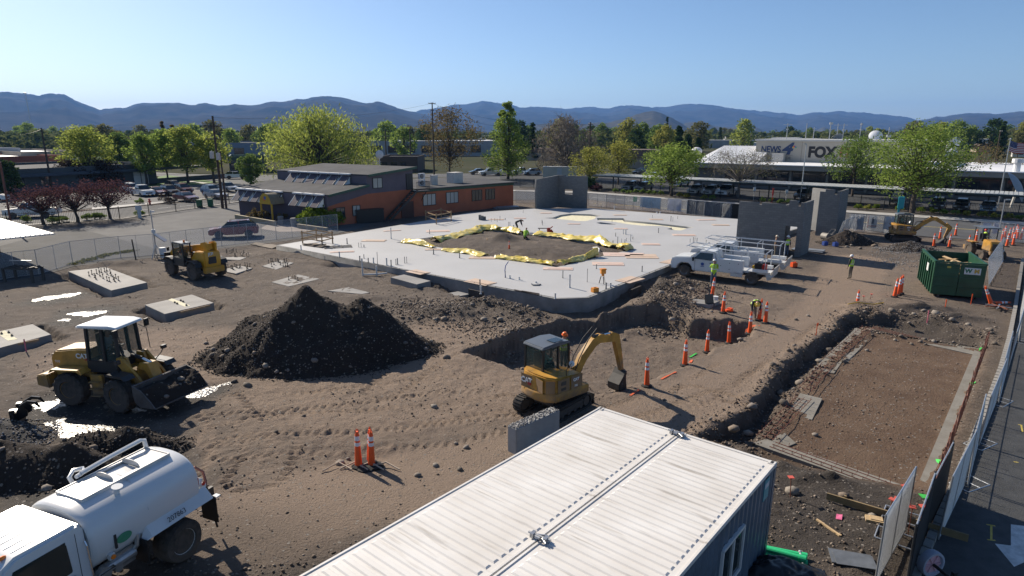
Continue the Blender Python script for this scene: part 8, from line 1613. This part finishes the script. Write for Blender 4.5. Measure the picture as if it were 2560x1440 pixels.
for a,b_ in zip(KB,KB[1:]):
 A_,B_=GG(*a),GG(*b_);A_.z=B_.z=0;d=B_-A_;n=max(1,int(d.length/.42))
 for q in range(n):
  c=A_.lerp(B_,(q+.5)/n)
  if kme is None:o=MB().box(0,0,.0,.40,.20,.34).build('block',mat('kerb_block',(.30,.285,.26),.85,0,.25,3),kt,bevel=.01);kme=o.data
  else:o=link('block',kme,kt)
  o.location=(c.x-.22,c.y-.12,.02);o.rotation_euler=(0,0,math.atan2(d.y,d.x)+rnd.uniform(-.02,.02))
fpanel(GG(2185,1470),GG(2262,1330),'loose chain link panel standing at an angle near the bottom edge',True,hs=1.0)
m=MB()
for x in(-.6,.0,.6,1.2):m.cyl((x,-.45,.05),(x,.45,.05),.022,n=6)
for y in(-.45,.45):m.cyl((-.6,y,.05),(1.2,y,.05),.022,n=6)
o=m.build('fence_stabiliser',fmetal);o.location=GG(2245,1335);o.rotation_euler=(0,0,.9);tag(o,'steel ladder like foot of the loose fence panel','fence foot','steel fence feet')
fpanel((2472,715),(2510,650),'loose chain link panel leaning behind the green dumpster',True,lean=-.15)
fpanel(GG(2090,598),GG(2118,585),'blue grey chain link panel leaning on the far block tower',lean=.25)
t=thing('gate_wheel','pink wheel of the rolling gate at the bottom edge','gate wheel',GG(2320,1445)+Vector((0,0,.42)),.25);t.scale=(1.3,)*3
pk=mat('wheel_pink',(.62,.36,.40),.5,0,.08);MB().lathe([(.18,-.03),(.20,-.07),(.24,-.07),(.25,0),(.24,.07),(.20,.07),(.18,.03)],(0,0,0),28,'y').build('tyre',mat('tyre_grey',(.36,.38,.45),.6,0,.1),t,smooth=True);MB().lathe([(.02,-.04),(.19,-.03),(.19,.03),(.02,.04)],(0,0,0),28,'y').build('disc',pk,t)
for k in range(6):MB().box(.10*math.cos(k*1.05),-.045,.10*math.sin(k*1.05),.14,.02,.03,ry=-k*1.05).build('rib',pk,t)
MB().cyl((0,-.06,0),(-.02,-.4,0),.03,n=8).box(0,-.45,-.3,.08,.06,.9).build('bracket',black,t)
def iron(label,pts,h,n_post):
 P_=[G(*q)for q in pts];t=thing('iron_fence',label,'fence',P_[0],0,None);m=MB();o0=P_[0]
 tot=sum((b_-a).length for a,b_ in zip(P_,P_[1:]));
 for a,b_ in zip(P_,P_[1:]):
  d=b_-a;L_=d.length;k=max(2,int(L_/.16));a2,b2=a-o0,b_-o0
  for q in range(k):c=a2 .lerp(b2,q/k);m.box(c.x,c.y,h/2,.022,.022,h)
  for z in(.2,h-.15):r_=MB().box(L_/2,0,0,L_,.04,.05).build('rail',dark,t);r_.location=(a2 .x,a2 .y,z);r_.rotation_euler=(0,0,math.atan2(d.y,d.x))
  np_=max(1,int(L_/n_post))
  for q in range(np_+1):c=a2 .lerp(b2,q/np_);MB().box(c.x,c.y,h/2+.05,.075,.075,h+.1).build('post',dark,t)
 o=m.build('picket',dark,t);o['kind']='stuff';return t
iron('black iron picket fence behind the purple trees along the side street',[(-60,573),(20,566),(150,559),(300,549),(440,529),(612,503)],1.5,3.0)
iron('black iron picket fence before the carport across the street',[(1300,470),(1470,474),(1650,486),(1800,499),(2000,511),(2150,521),(2400,537),(2620,552)],1.7,2.6)
for pts,c,lb,h in(((1600,526,1650,530),(.30,.42,.52),'pale blue printed cloth on the back fence',1.4),((1668,532,1702,535),(.46,.47,.55),'white printed cloth on the back fence',1.5),((1582,525,1592,526),(.06,.30,.15),'small green sign on the back fence',.7),((2122,578,2156,581),(.42,.45,.50),'pale grey cloth on the fence by the far tower',1.6),((2206,584,2240,587),(.50,.54,.56),'torn white cloth on the fence left of the far excavator',1.4),((2450,604,2470,605),(.55,.55,.58),'left white notice on the street fence',1.0),((2475,605,2490,606),(.55,.55,.58),'right white notice on the street fence',1.0)):
 A_,B_=G(pts[0],pts[1]),G(pts[2],pts[3]);d=B_-A_;L_=d.length;m=MB();n=8;z0=1.85-h;v=[]
 for i in range(n+1):
  for j in range(4):v.append((L_*i/n,-.05+.03*math.sin(i*2.1+j),z0+h*j/3+(.05*math.sin(i*1.3)if j==0 else 0)))
 m.add(v,[(i*4+j,(i+1)*4+j,(i+1)*4+j+1,i*4+j+1)for i in range(n)for j in range(3)]);o=m.build('fence_cloth',mat('cloth_%02d'%int(c[0]*100+c[2]*37),c,.8,0,.25,1.5),None);o.location=A_;o.rotation_euler=(0,0,math.atan2(d.y,d.x));tag(o,lb,'cloth');md=o.modifiers.new('solid','SOLIDIFY');md.thickness=.008
A_,B_=G(1717,536),G(1850,549);d=B_-A_;L_=d.length;o=MB().box(L_/2,-.06,.95,L_,.02,1.75).box(L_/2,-.06,1.84,L_,.05,.05).build('screen_cloth',scr);o.location=A_;o.rotation_euler=(0,0,math.atan2(d.y,d.x));tag(o,'long black screen cloth on the back fence by the tower','screen')
o=thing('warning_sign','white warning poster with red lines and a figure on the fence','sign',G(2164,581)+Vector((0,-.08,0)),-.25);MB().box(.45,0,1.15,.9,.02,1.3).build('board',MC['sign_white'],o)
for q in((.06,-.02,1.15,.07,.01,1.3),(.45,-.02,.72,.9,.01,.08)):MB().box(*q).build('line',redp,o)
MB().ball((.5,-.02,1.55),.09,8,6,(1,.1,1)).box(.5,-.02,1.2,.22,.012,.5).build('figure',greyp,o)
# ------------------------------------------------------------------ poles, wires, lamps
polem=mat('pole_wood',(.075,.055,.042),.9,0,.25,3);rustm=mat('rust_pole',(.19,.07,.045),.8,0,.25,3)
PT={}
def upole(key,label,px,pt,pb,r_=.15,arms=(),dx=0,boxes=(),m_=None):
 p=G(px+dx,pb);z=ZH(pt,p.y);t=thing('utility_pole',label,'utility pole',p,0,None);MB().cyl((0,0,-.3),(0,0,z),r_*1.2,r_*.75,10).build('shaft',m_ or polem,t)
 for dz,L_,rz in arms:
  a=MB().box(0,-r_,z-dz,L_,.12,.14,rz=rz).build('crossarm',m_ or polem,t);m=MB()
  for q in(-.46,-.2,.2,.46):x,y=rot2(L_*q,0,rz);m.cyl((x,y-r_,z-dz+.07),(x,y-r_,z-dz+.28),.05,.03,6)
  m.build('insulator',pale,a);a.name
 for dz,ox in boxes:MB().cyl((ox,-.25,z-dz-.9),(ox,-.25,z-dz),.28,n=12).cyl((ox,-.25,z-dz),(ox,-.25,z-dz+.12),.1,n=8).build('transformer',pale,t)
 PT[key]=p+Vector((0,0,z));return t
upole('a','wooden pole at the left picture edge carrying cables',4,322,500,.18,((.3,2.2,.5),),14,((.9,.5),));upole('b','plain leaning wooden pole before the charcoal office',107,320,478,.16,(),24);upole('c','tall wooden pole with crossarms and transformers by the street',530,290,521,.17,((1.3,2.4,.5),(3.0,2.2,.5)),27,((4.7,-.55),(4.9,.3)));upole('c2','shorter grey pole touching the tall transformer pole',549,378,521,.13,(),17)
upole('d','wooden utility pole with one crossarm among the olive brown tree',1080,256,452,.16,((.25,1.6,.4),(1.6,.8,.4)),6);upole('e','left dark pole with double crossarms behind the purple building',962,325,420,.2,((.3,3.6,.1),(1.8,2.8,.1)),5);upole('f','right dark pole with double crossarms behind the purple building',1024,322,422,.2,((.2,3.0,.1),),4);upole('g','plain wooden pole rising beside the block corner wall',1469,305,470,.15,((.4,1.0,.5),),2)
upole('h','thin dark pole among trees left of the sign block',1872,338,402,.12,((.1,.5,0),));upole('i','wooden pole with crossarms behind the white dish',2162,327,372,.2,((.4,3.2,.2),(1.6,2.4,.2)));upole('j','wooden pole with crossarm left of the flag',2487,326,440,.15,((.3,1.4,.5),),-6)
upole('k','slim dark pole in front of the charcoal office',218,380,462,.09);upole('l','dark pole among the lawn trees with cross arm',370,322,398,.18,((.2,2.5,0),),1)
p0_,p1_=G(30,574),None;z=ZH(405,p0_.y);o=MB().cyl((0,0,0),(XA(0,405,p0_.y)-p0_.x,0,z),.10,.09,10).box(0,0,.02,.3,.3,.04).build('rust_pole',rustm);o.location=p0_;tag(o,'leaning rust red pole at the left edge behind the canopy','pole')
def wire(label,A_,B_,sag,r_=.018):
 n=14;m=MB().tube([A_.lerp(B_,k/n)+Vector((0,0,-sag*4*(k/n)*(1-k/n)))for k in range(n+1)],r_,4);tag(m.build('power_line',black),label,'cable','overhead cables')
up=lambda k,dz=0:PT[k]+Vector((0,0,-dz))
wire('cable from the left edge pole to the plain leaning pole',up('a',.2),up('b',.2),.8);wire('upper cable from the plain leaning pole to the transformer pole',up('b',.3),up('c',1.2),1.0);wire('cable from the transformer pole crossing to the wooden pole by the olive tree',up('c',.2),up('d',.2),1.2);wire('lower cable from the transformer pole towards the purple building',up('c',5.5),Vector((*cp(a_m,0),0)).xyz*0+Vector(B0)+Vector((*rot2(*cp(a_m,0),A2),5.4)),.6);wire('upper cable from the olive tree pole to the corner wall pole',up('d',.2),up('g',.4),1.6,.022);wire('lower cable from the olive tree pole to the corner wall pole',up('d',1.5),up('g',1.6),1.6,.022);wire('cable from the corner wall pole towards the street carport',up('g',.4),Vector((60,140,10)),1.5)
wire('cable sagging low across the left lot',G(-60,560)+Vector((0,0,6.5)),up('c',7.5),.6);wire('second cable sagging low across the left lot',G(-60,560)+Vector((0,0,5.2)),up('c',9.0),.5);wire('cable between the two double crossarm poles',up('e',.3),up('f',.3),.5)
Y=900;xm=XA(62,232,Y);zt=ZH(233,Y);t=thing('radio_mast','very tall thin radio mast against the mountains at left','mast',(XA(84,350,Y),Y,0));m=MB();dxm=0
for q in range(3):a=q*2.1;m.cyl((.9*math.cos(a),.9*math.sin(a),0),(.5*math.cos(a),.5*math.sin(a),zt),.16,.12,5)
for q in range(30):z=zt*q/30;m.cyl((.9,0,z),(-.45,.75,z+zt/30),.08,n=4);m.cyl((-.45,.75,z),(.9,0,z+zt/30),.08,n=4)
m.build('lattice',steel,t);MB().lathe([(.1,zt),(2.5,zt),(2.5,zt+.5),(.1,zt+.9)],(0,0,0),10).build('platform',steel,t)
def lamp(label,px,pt,pb,arm,r_=.07,dx=0):
 p=G(px+dx,pb);z=ZH(pt,p.y);t=thing('street_lamp',label,'street lamp',p,0);MB().cyl((0,0,0),(0,0,z),r_,r_*.7,8).build('shaft',fmetal,t);MB().tube([(0,0,z-.1),(arm*.5,0,z+.05),(arm,0,z+.02)],r_*.5,6).box(arm,0,z,.4,.16,.1).build('lamp_head',fmetal,t)
lamp('grey street lamp rising behind the doorway tower',2019,360,505,-.3,.09,-19);lamp('short pale camera post beside the street behind the tractor',2500,499,575,.4,.06,-2)
p=G(2494,520);z=ZH(348,p.y);t=thing('flagpole','silver flagpole flying a flag at the right','flagpole',p);MB().cyl((0,0,0),(0,0,z),.08,.05,10).build('shaft',fmetal,t);MB().ball((0,0,z+.06),.1,8,6).build('finial',fmetal,t)
fl=bpy.data.materials.new('flag_cloth');t2=thing('flag','red white and blue striped flag drooping from the flagpole','flag',p+Vector((0,0,z)),-.25)
nx_,nz_=20,13;cb,cw,cr=mat('flag_blue',(.03,.05,.16),.8,0,0),mat('flag_white',(.58,.56,.56),.8,0,0),mat('flag_red',(.36,.03,.04),.8,0,0)
def flagstrip(j0,j1,i0,i1,mt,nm):
 v=[];
 for i in range(i0,i1+1):
  for j in(j0,j1):u=i/nx_;v.append((.05+2.3*u,.22*math.sin(u*7)*u+.05,-.15-1.45*j/nz_-.55*u-.10*math.sin(u*5)))
 MB().add(v,[(2*k,2*k+2,2*k+3,2*k+1)for k in range(i1-i0)]).build(nm,mt,t2)
for j in range(13):flagstrip(j,j+1,8 if j<7 else 0,nx_,cr if j%2==0 else cw,'stripe')
flagstrip(0,7,0,8,cb,'canton')
for i in range(5):
 for j in range(4):u=(i*1.5+1)/nx_;MB().box(.05+2.3*u,.22*math.sin(u*7)*u+.035,-.15-1.45*(j*1.6+1.1)/nz_-.55*u-.10*math.sin(u*5),.05,.012,.05).build('star',cw,t2)
p=G(2238,584);z=ZH(492,p.y);t=thing('sign_post','tall teal totem sign by the far excavator','sign',p,-.5);MB().box(0,0,z*.5-.2,.2,.2,z).build('post',mat('teal_paint',(.03,.33,.36),.5,0,.1),t);MB().box(.12,0,z-.6,.55,.35,1.2).build('sign_box',MC['teal_paint'],t,bevel=.02);MB().box(.405,0,z-.6,.02,.3,1.1).build('sign_face',wframe,t)
p=GG(393,646);t=thing('solar_mast','silver solar camera mast standing by the telehandler forks','mast',p,.3);z=ZH(525,p.y);MB().cyl((0,0,0),(0,0,z),.06,.04,8).build('shaft',fmetal,t);MB().box(.45,0,1.75,1.0,.9,.05,ry=.7).build('solar_panel',mat('solar_panel',(.25,.20,.17),.3,0,.1,3),t);MB().box(.12,0,z-.15,.3,.12,.12).box(.0,.0,2.3,.25,.2,.3).build('camera',wframe,t)
for k in range(3):a=k*2.1;MB().tube([(0,0,1.2),(.6*math.cos(a),.6*math.sin(a),0)],.035,6).build('leg',fmetal,t)
MB().cyl((.55,-.3,.1),(.55,-.3,.95),.25,n=14).build('water_jug',wframe,t);MB().box(.6,-.4,.35,1.2,.5,.06).build('tray',dark,t)
p=GG(340,650);o=MB().cyl((0,0,0),(-.1,0,1.75),.06,.05,8).box(0,0,.02,.2,.2,.04).build('steel_post',dark);o.location=p;tag(o,'single black steel post before the left fence','post')
t=thing('steel_rack','black steel rack standing by the left fence','rack',GG(62,703),-.12)
for x in(-1.1,1.1):
 for y in(-.45,.45):MB().box(x,y,.5,.14,.14,1.0).build('leg',dark,t)
for y in(-.45,0,.45):MB().box(0,y,.98,2.4,.1,.1).build('beam',dark,t)
for k in range(5):MB().box(-.9+.45*k,0,1.06,.1,1.0,.06).build('cross_bar',dark,t)
MB().box(0,0,1.5,1.7,.08,.06).build('bright_bar',fmetal,t)
Tq=Vector((-34.6,46.9,0));t=thing('canopy','corrugated metal canopy over the lot at the left edge','canopy',Tq,A1)
D1,D2,zc=24,6.4,2.85;cm=mat('canopy_sheet',(.44,.45,.45),.45,.15,.1,1)
cme=None
for k in range(int(D2/.3)):
 if cme is None:o=MB().hexa([(-D1,-.3,zc),(0,-.3,zc),(0,-.02,zc),(-D1,-.02,zc),(-D1,-.26,zc+.05),(0,-.26,zc+.05),(0,-.08,zc+.05),(-D1,-.08,zc+.05)]).build('roof_panel',cm,t);cme=o.data
 else:o=link('roof_panel',cme,t);o.location=(0,-.3*k,0)
MB().box(-D1/2,-D2/2,zc-.03,D1,D2,.05).build('decking',cm,t);MB().box(-D1/2-.8,-D2*.55,zc-.3,D1-1.6,.3,.42).build('beam',MC['taupe_fascia'],t)
for x in(-2.2,-9,-16):MB().box(x,-D2*.55,(zc-.5)/2,.2,.2,zc-.4).build('post',rustm,t)
MB().box(-2.2,-D2*.55,1.75,.9,.8,.8).build('cabinet',MC['brown_wall'],t)
for px,py,lb in((500,519,'left green wheeled bin at the street kerb'),(527,517,'right green wheeled bin at the street kerb')):
 t=thing('wheeled_bin',lb,'bin',G(px,py),.1,'green bins at the kerb');gb=mat('bin_green',(.02,.13,.06),.5,0,.1);MB().box(0,0,.55,.58,.62,1.0,tx=1.15,ty=1.1).build('body',gb,t,bevel=.03);MB().box(0,0,1.08,.7,.74,.08).build('lid',gb,t,bevel=.02);MB().lathe([(.02,-.03),(.1,-.03),(.1,.03),(.02,.03)],(.2,.3,.1),10,'y').lathe([(.02,-.03),(.1,-.03),(.1,.03),(.02,.03)],(-.2,.3,.1),10,'y').build('wheels',black,t)
o=MB().cyl((0,0,0),(0,0,.75),.16,.14,10).ball((0,0,.78),.16,10,6).cyl((-.25,0,.5),(.25,0,.5),.08,n=8).cyl((0,0,0),(0,0,.08),.22,n=10).build('fire_hydrant',red);o.location=G(375,512);tag(o,'red fire hydrant on the lot kerb','hydrant')
t=thing('sign','small white sign panel standing at the iron fence','sign',G(350,546),.1);MB().box(0,0,1.3,.75,.04,.55).build('panel',wframe,t);MB().box(0,.0,.5,.4,.05,1.1).build('post',wframe,t)
t=thing('trailer','cream box trailer behind the block corner wall','trailer',G(1357,452),-.12);L_=XA(1445,440,130)-XA(1357,440,130);MB().box(L_/2,1.2,1.85,L_,2.4,2.3).build('box',mat('cream_paint',(.52,.48,.38),.6,0,.1,.6),t);MB().box(L_/2,1.2,3.03,L_+.1,2.5,.06).build('roof',wframe,t);MB().box(L_*.5,-.01,1.8,1.0,.03,1.9).build('door',trim,t)
for x in(1.5,L_-1.5):MB().lathe([(.02,-.12),(.42,-.12),(.42,.12),(.02,.12)],(x,.1,.42),14,'y').build('wheel',black,t)
for px,py,lb,c in((1884,478,'left blue notice hung under the carport','sign_white'),(1964,486,'right blue notice hung under the carport','sign_white'),(1930,486,'red extinguisher tube under the carport','red_lens')):
 p=G(px,py+22);o=MB().box(0,0,1.7,.4 if c!='red_lens' else.25,.05,.6 if c!='red_lens' else 1.1).box(0,.05,.8,.05,.05,1.6).build('notice',MC[c]);o.location=p;tag(o,lb,'notice')
 # ------------------------------------------------------------------ foreground odds and ends
A_,B_=G(1275,1105,.55),G(1373,1062,.55);A_=GG(1272,1140);d=Vector((.70,.71,0));o=MB().box(1.05,0,.45,2.1,.42,.95).build('barrier_block',mat('barrier_concrete',(.34,.345,.34),.8,0,.2,1.5,bump=.15),bevel=.02);o.location=(A_.x+.1,A_.y+.2,A_.z);o.rotation_euler=(0,0,math.atan2(.66,.70));tag(o,'grey concrete barrier block with gravel on top beside the container','barrier')
rs=np.random.RandomState(2);n=260;q=rs.uniform(0,2.1,n);w=rs.uniform(-.18,.18,n);bx,by=o.location.x,o.location.y;an=o.rotation_euler.z
rubble('barrier_gravel',np.stack([bx+q*math.cos(an)-w*math.sin(an),by+q*math.sin(an)+w*math.cos(an),np.full(n,o.location.z+.945)],1),rs.uniform(.015,.045,n),graym,None,rs)
t=thing('grapple_fork','black grapple attachment lying near the wheel loader','grapple',GG(50,1062),.35);t.scale=(.72,)*3;bmk=mat('gloss_black',(.014,.014,.015),.35,0,.1,4)
MB().box(0,0,.45,.16,1.3,.8).build('frame',bmk,t,bevel=.02)
for y in(-.45,.45):MB().box(-.06,y,.5,.2,.16,.95).build('side_plate',bmk,t);MB().box(-.02,y,1.0,.22,.2,.05).build('bright_cap',silver,t)
for y in(-.3,.3):
 pts=[(.05,.75),(.25,1.15),(.6,1.35),(.95,1.25),(1.1,.95),(1.04,.95),(.88,1.15),(.6,1.2),(.4,1.0),(.55,.8),(.5,.55),(.05,.35)];MB().prof(pts,y-.05,y+.05).build('claw',bmk,t)
def put(o,px,py,lb,cat,rz=0,group=None,dz=0):q=GG(px,py);o.location=q+Vector((0,0,dz));o.rotation_euler=(0,0,rz);return tag(o,lb,cat,group)
put(MB().box(0,0,.015,.95,.55,.02).box(.06,-.06,.035,.9,.5,.012,rz=.05).build('steel_plate',mat('plate_steel',(.20,.21,.215),.45,.5,.25,4)),2128,1398,'grey steel plate lying on the dark ground by the fence','steel plate',-.3)
put(MB().box(0,0,.1,3.3,.05,.2).box(-1.2,.05,.1,.06,.06,.3).build('edge_plank',mat('edge_board',(.24,.175,.09),.8,0,.25,3)),2233,1298,'long brown board standing on edge behind the loose fence panel','board',-.62)
put(MB().box(0,0,.02,.75,.06,.04).box(.3,.0,.03,.2,.05,.03,rz=.2).build('timber_stake',MC['pine_timber']),2070,1320,'pale timber stake lying on the dark ground','stake',-1.2)
put(MB().box(0,0,.04,.42,.25,.06).box(.05,.02,.08,.3,.2,.02).build('timber_offcut',MC['pine_timber']),2185,1302,'pale timber offcut near the long board','offcut',-.4)
for i,(px,py,h,lb)in enumerate(((1976,1243,.65,'red capped stake at the container corner'),(2255,1258,.55,'red capped stake nearest the strip footing corner'),(2222,1290,.5,'red capped stake behind the long board, leaning'),(2238,1280,.45,'red capped stake half hidden by the fence panel'),(2270,1335,.8,'red capped stake left of the screened fence'),(2298,1335,.8,'red capped stake nearest the screened fence'),(85,856,.6,'red capped stake at the pad cut by the left edge'),(10,862,.5,'red capped stake at the left picture edge'),(2160,752,.3,'red capped stake left of the cobble heap'),(2175,748,.35,'red capped stake on the cobble heap'))):
 t=thing('capped_stake',lb,'stake',GG(px,py),.3*i,'red capped stakes');MB().cyl((0,0,-.05),(.05*(i%3-1),0,h),.014,n=6).build('shaft',rustm,t);MB().box(.05*(i%3-1),0,h,.15,.15,.02).cyl((.05*(i%3-1),0,h-.06),(.05*(i%3-1),0,h),.03,n=8).build('cap',red,t)
for i,(px,py,lb,c)in enumerate(((2318,805,'pink painted stake in the far cut by the cobbles',pink),(2362,775,'orange tipped stake in front of the dumpster',orange_c),(2427,760,'orange tipped stake right of the dumpster front',orange_c),(2040,838,'wire flag with an orange pennant on the dirt road',orange_c),(66,880,'pink and white lath by the left pad',pink))):
 o=MB().box(0,0,.3,.05,.02,.7).box(.04 if i==3 else 0,0,.58,.14 if i==3 else.06,.025,.14).build('marker_stake',c);put(o,px,py,lb,'stake',.2*i)
gp=mat('green_pipe',(.03,.50,.20),.45,0,.08)
for k,(px,py)in enumerate(((1930,1386),(1930,1402),(1925,1398))):o=MB().cyl((-1.6,0,.09+.1*(k==2)),(.55,0,.09+.1*(k==2)),.075,n=14).cyl((.45,0,.09+.1*(k==2)),(.6,0,.09+.1*(k==2)),.09,n=14).build('green_pipe',gp);put(o,px+20,py,('upper','lower','top')[k]+' one of the bright green pipes beside the container','pipe',-.35-.05*k,'bright green pipes')
V,Fq=grid(np.linspace(-1.2,.9,40),np.linspace(-.8,.7,34),None)if False else(None,None)
gx,gy=np.meshgrid(np.linspace(-1.3,1.0,60),np.linspace(-.8,.75,44));zz=np.maximum(.0,(1-(gx/1.3)**2-(gy/.8)**2))*.42+(fbm(gx*3.2,gy*3.2,4,3)-.4)*.35*np.clip(1.3-(gx/1.3)**2-(gy/.8)**2,0,1)
V,Fq=grid(gx,gy,zz);o=npmesh('black_sheeting',V,Fq,mat('black_sheet',(.010,.010,.011),.35,0,.1,4));put(o,1955,1455,'crumpled black plastic sheeting at the container foot','plastic sheet',-.3)
put(MB().cyl((-.5,0,.04),(.5,0,.1),.03,n=8).cyl((.5,0,.1),(.56,0,.1),.045,n=8).build('metal_tube',fmetal),2008,1425,'short metal tube lying by the black sheeting','tube',1.3)
put(MB().box(0,0,.0,.8,.12,.03,rx=.0).box(.1,.1,.03,.5,.05,.03).build('broken_lath',MC['pale_wood']),2170,850-25,'broken lath by the strip footing corner','lath',.4)
o=MB().box(0,0,.35,.6,.08,.75,rx=-.2).cyl((0,0,.7),(.1,.3,1.3),.025,n=6).box(0,-.1,.1,.5,.2,.2).build('shovel_plate',bmk);put(o,1772,765,'black shovel plate leaning on the grey block','shovel',.4)
o=MB().cyl((0,0,0),(0,0,.4),.15,.16,12).cyl((0,0,.38),(0,0,.42),.17,n=12).build('bucket',wframe);put(o,1788,757,'white pail beside the leaning shovel plate','pail')
put(MB().cyl((0,-.35,.35),(0,.35,.35),.35,n=18).box(.5,0,.3,.5,.5,.5).tube([(.4,-.25,.5),(1.0,-.25,1.0),(1.0,.25,1.0),(.4,.25,.5)],.02,5).build('plate_compactor',mat('dusty_steel',(.26,.24,.21),.6,.2,.2,3)),2063,600,'dusty drum roller beside the far block tower','roller',.4)
for px,py,lb in((2062,614,'left blue jug on the dirt by the far tower'),(2088,616,'right blue jug on the dirt by the far tower'),(1984,668,'orange can behind the farther truck')):put(MB().box(0,0,.2,.45,.35,.36).cyl((.1,0,.36),(.1,0,.46),.06,n=8).box(-.08,0,.42,.2,.06,.06).build('jug',bluep if 'blue' in lb else orange_c,bevel=.04),px,py,lb,'jug',.3,'jugs' if 'blue' in lb else None)
put(MB().box(0,0,.3,2.6,1.2,.06,rz=.0).box(.2,.1,.37,2.2,.9,.05,rz=.1).build('steel_sheet',MC['sheet_grey']),2020,628,'pale sheet lying beside the doorway tower','sheet',A1,None,-.2)
put(MB().tube([(-1.2,0,.05),(-.5,.25,.08),(.3,-.1,.06),(1.1,.3,.05)],.03,5).build('yellow_strap',yel),2170,762,'yellow strap lying on the ground by the cobble heap','strap')
for k in range(7):put(MB().box(0,0,.1+.03*k,1.6-.1*k,.06,.04,rz=.3*k).build('scrap_bar',fmetal if k%2 else rustm),2495,770+k,('lowest','second','third','fourth','fifth','sixth','topmost')[k]+' bar of the scrap pile behind the fallen cone','scrap bar',.5*k,'scrap bars by the fence')
def spray(pts,m_,w=.05):
 P_=[GG(*q)for q in pts]
 for a,b_ in zip(P_,P_[1:]):
  d=(b_-a);n=max(2,int(d.length/.35));nn=Vector((-d.y,d.x,0)).normalized()
  v=[]
  for k in range(n+1):
   c=a.lerp(b_,k/n);wv=w*(.5+vn(c.x*3,c.y*3,2));
   for s in(-1,1):q=c+nn*s*wv;v.append((q.x,q.y,gh(q.x,q.y)+.02))
  o=MB().add(v,[(2*k,2*k+1,2*k+3,2*k+2)for k in range(n)if vn(k*.7+a.x,0.0,5)>.3]).build('spray_line',m_);o['kind']='structure'
sor=mat('spray_orange',(.55,.10,.03),.8,0,.4,6);sgr=mat('spray_green',(.05,.50,.08),.8,0,.3,6);spk=mat('spray_pink',(.60,.12,.25),.8,0,.3,6)
spray([(1575,990),(1600,975)],sor);spray([(1640,955),(1690,930)],sor);spray([(1725,908),(1770,880)],sor,.07);spray([(1725,893),(1742,883)],sgr);spray([(1865,805),(1900,815)],sor)
for px,py in((2458,866),(2445,900),(2428,955),(2402,1006),(2372,1088),(2345,1152)):spray([(px-9,py),(px+8,py+2)],sgr,.06)
spray([(2300,1240),(2322,1243)],sgr,.1);spray([(2090,1292),(2105,1296)],spk,.12)
# ------------------------------------------------------------------ strip footings with their steel
stripm=mat('strip_concrete',(.225,.215,.19),.9,0,.35,1.3,bump=.3,bscale=9,col2=(.16,.145,.12))
for pts in([(2150,815),(2466,862),(2460,878),(2135,829)],[(2140,826),(2185,831),(2120,905),(2060,895)],[(2062,897),(2105,905),(2085,935),(2030,925)],[(2000,985),(2055,1000),(2030,1050),(1970,1030)],[(1905,1085),(1955,1075),(1990,1110),(1930,1135)],[(1880,1110),(1915,1100),(2335,1225),(2325,1248)],[(2435,880),(2468,876),(2350,1215),(2300,1200)]):
 q=[tuple(GG(*w)[:2])for w in pts];zs=sorted(gh(*w)for w in q);o=MB().prism(q,-1.2,zs[1]+.04).build('strip_footing',stripm);o['kind']='structure'
def cage(label,a,b_,w,n,h=.12,bars=3):
 A_,B_=GG(*a),GG(*b_);d=B_-A_;L_=math.hypot(d.x,d.y);t=thing('rebar_cage',label,'rebar',A_,math.atan2(d.y,d.x),'steel cages in the strip footings')
 for k in range(bars):MB().cyl((0,w*(k/max(1,bars-1)-.5),h),(L_,w*(k/max(1,bars-1)-.5),h),.012,n=5).build('bar',rustm,t)
 for k in range(n):x=L_*(k+.5)/n;MB().tube([(x,-w/2-.02,h*2.2),(x,-w/2,h-.02),(x,w/2,h-.02),(x,w/2+.02,h*2.2)],.010,4).build('stirrup',rustm,t)
cage('steel cage on the left footing strip, far part',(2170,822),(2075,905),.55,16);cage('steel cage on the left footing strip, middle part',(2070,915),(2010,985),.5,8);cage('steel cage on the left footing strip, near part',(2010,1000),(1910,1100),.55,12);cage('steel cage along the far footing strip',(2180,823),(2460,868),.4,16);cage('steel cage along the near footing strip',(1930,1118),(2325,1238),.45,15)
t=thing('rebar_row','long row of rusty upright bars along the right footing','rebar',GG(2332,1240));A_,B_=GG(2332,1240),GG(2466,872)
for k in range(46):c=A_.lerp(B_,k/45)-A_;o=MB().cyl((c.x,c.y,0),(c.x+rnd.uniform(-.04,.04),c.y+rnd.uniform(-.04,.04),rnd.uniform(.85,1.05)),.013,n=5).build('bar',rustm,t)
MB().tube([(0,0,.5),B_-A_+Vector((0,0,.5))],.012,5).tube([(0,0,.85),B_-A_+Vector((0,0,.85))],.012,5).build('tie_bar',rustm,t)
p0_,p1_=G(590,547),G(690,565);d=p1_-p0_;o=MB().box(d.length/2,0,.25,d.length,.25,.5).box(d.length/2,-.01,.52,d.length+.05,.3,.05).build('garden_wall',mat('garden_wall',(.30,.26,.18),.85,0,.15,1));o.location=p0_;o.rotation_euler=(0,0,math.atan2(d.y,d.x));tag(o,'low beige garden wall before the purple front wall','garden wall');p0_,p1_=G(745,570),G(818,580);d=p1_-p0_;o=MB().box(d.length/2,0,.2,d.length,.25,.45).box(d.length/2,-.01,.44,d.length+.05,.3,.05).build('garden_wall',MC['garden_wall']);o.location=p0_;o.rotation_euler=(0,0,math.atan2(d.y,d.x));tag(o,'low beige garden wall below the bright green shrub','garden wall')
for px,py,lb in((703,561,'round stone bin left of the awning post'),(735,566,'round stone bin right of the awning post')):o=MB().lathe([(.02,0),(.3,0),(.34,.9),(.30,.95),(.02,.95)],(0,0,0),16).build('litter_bin',formed);o.location=G(px,py);tag(o,lb,'bin','stone bins at the entry')
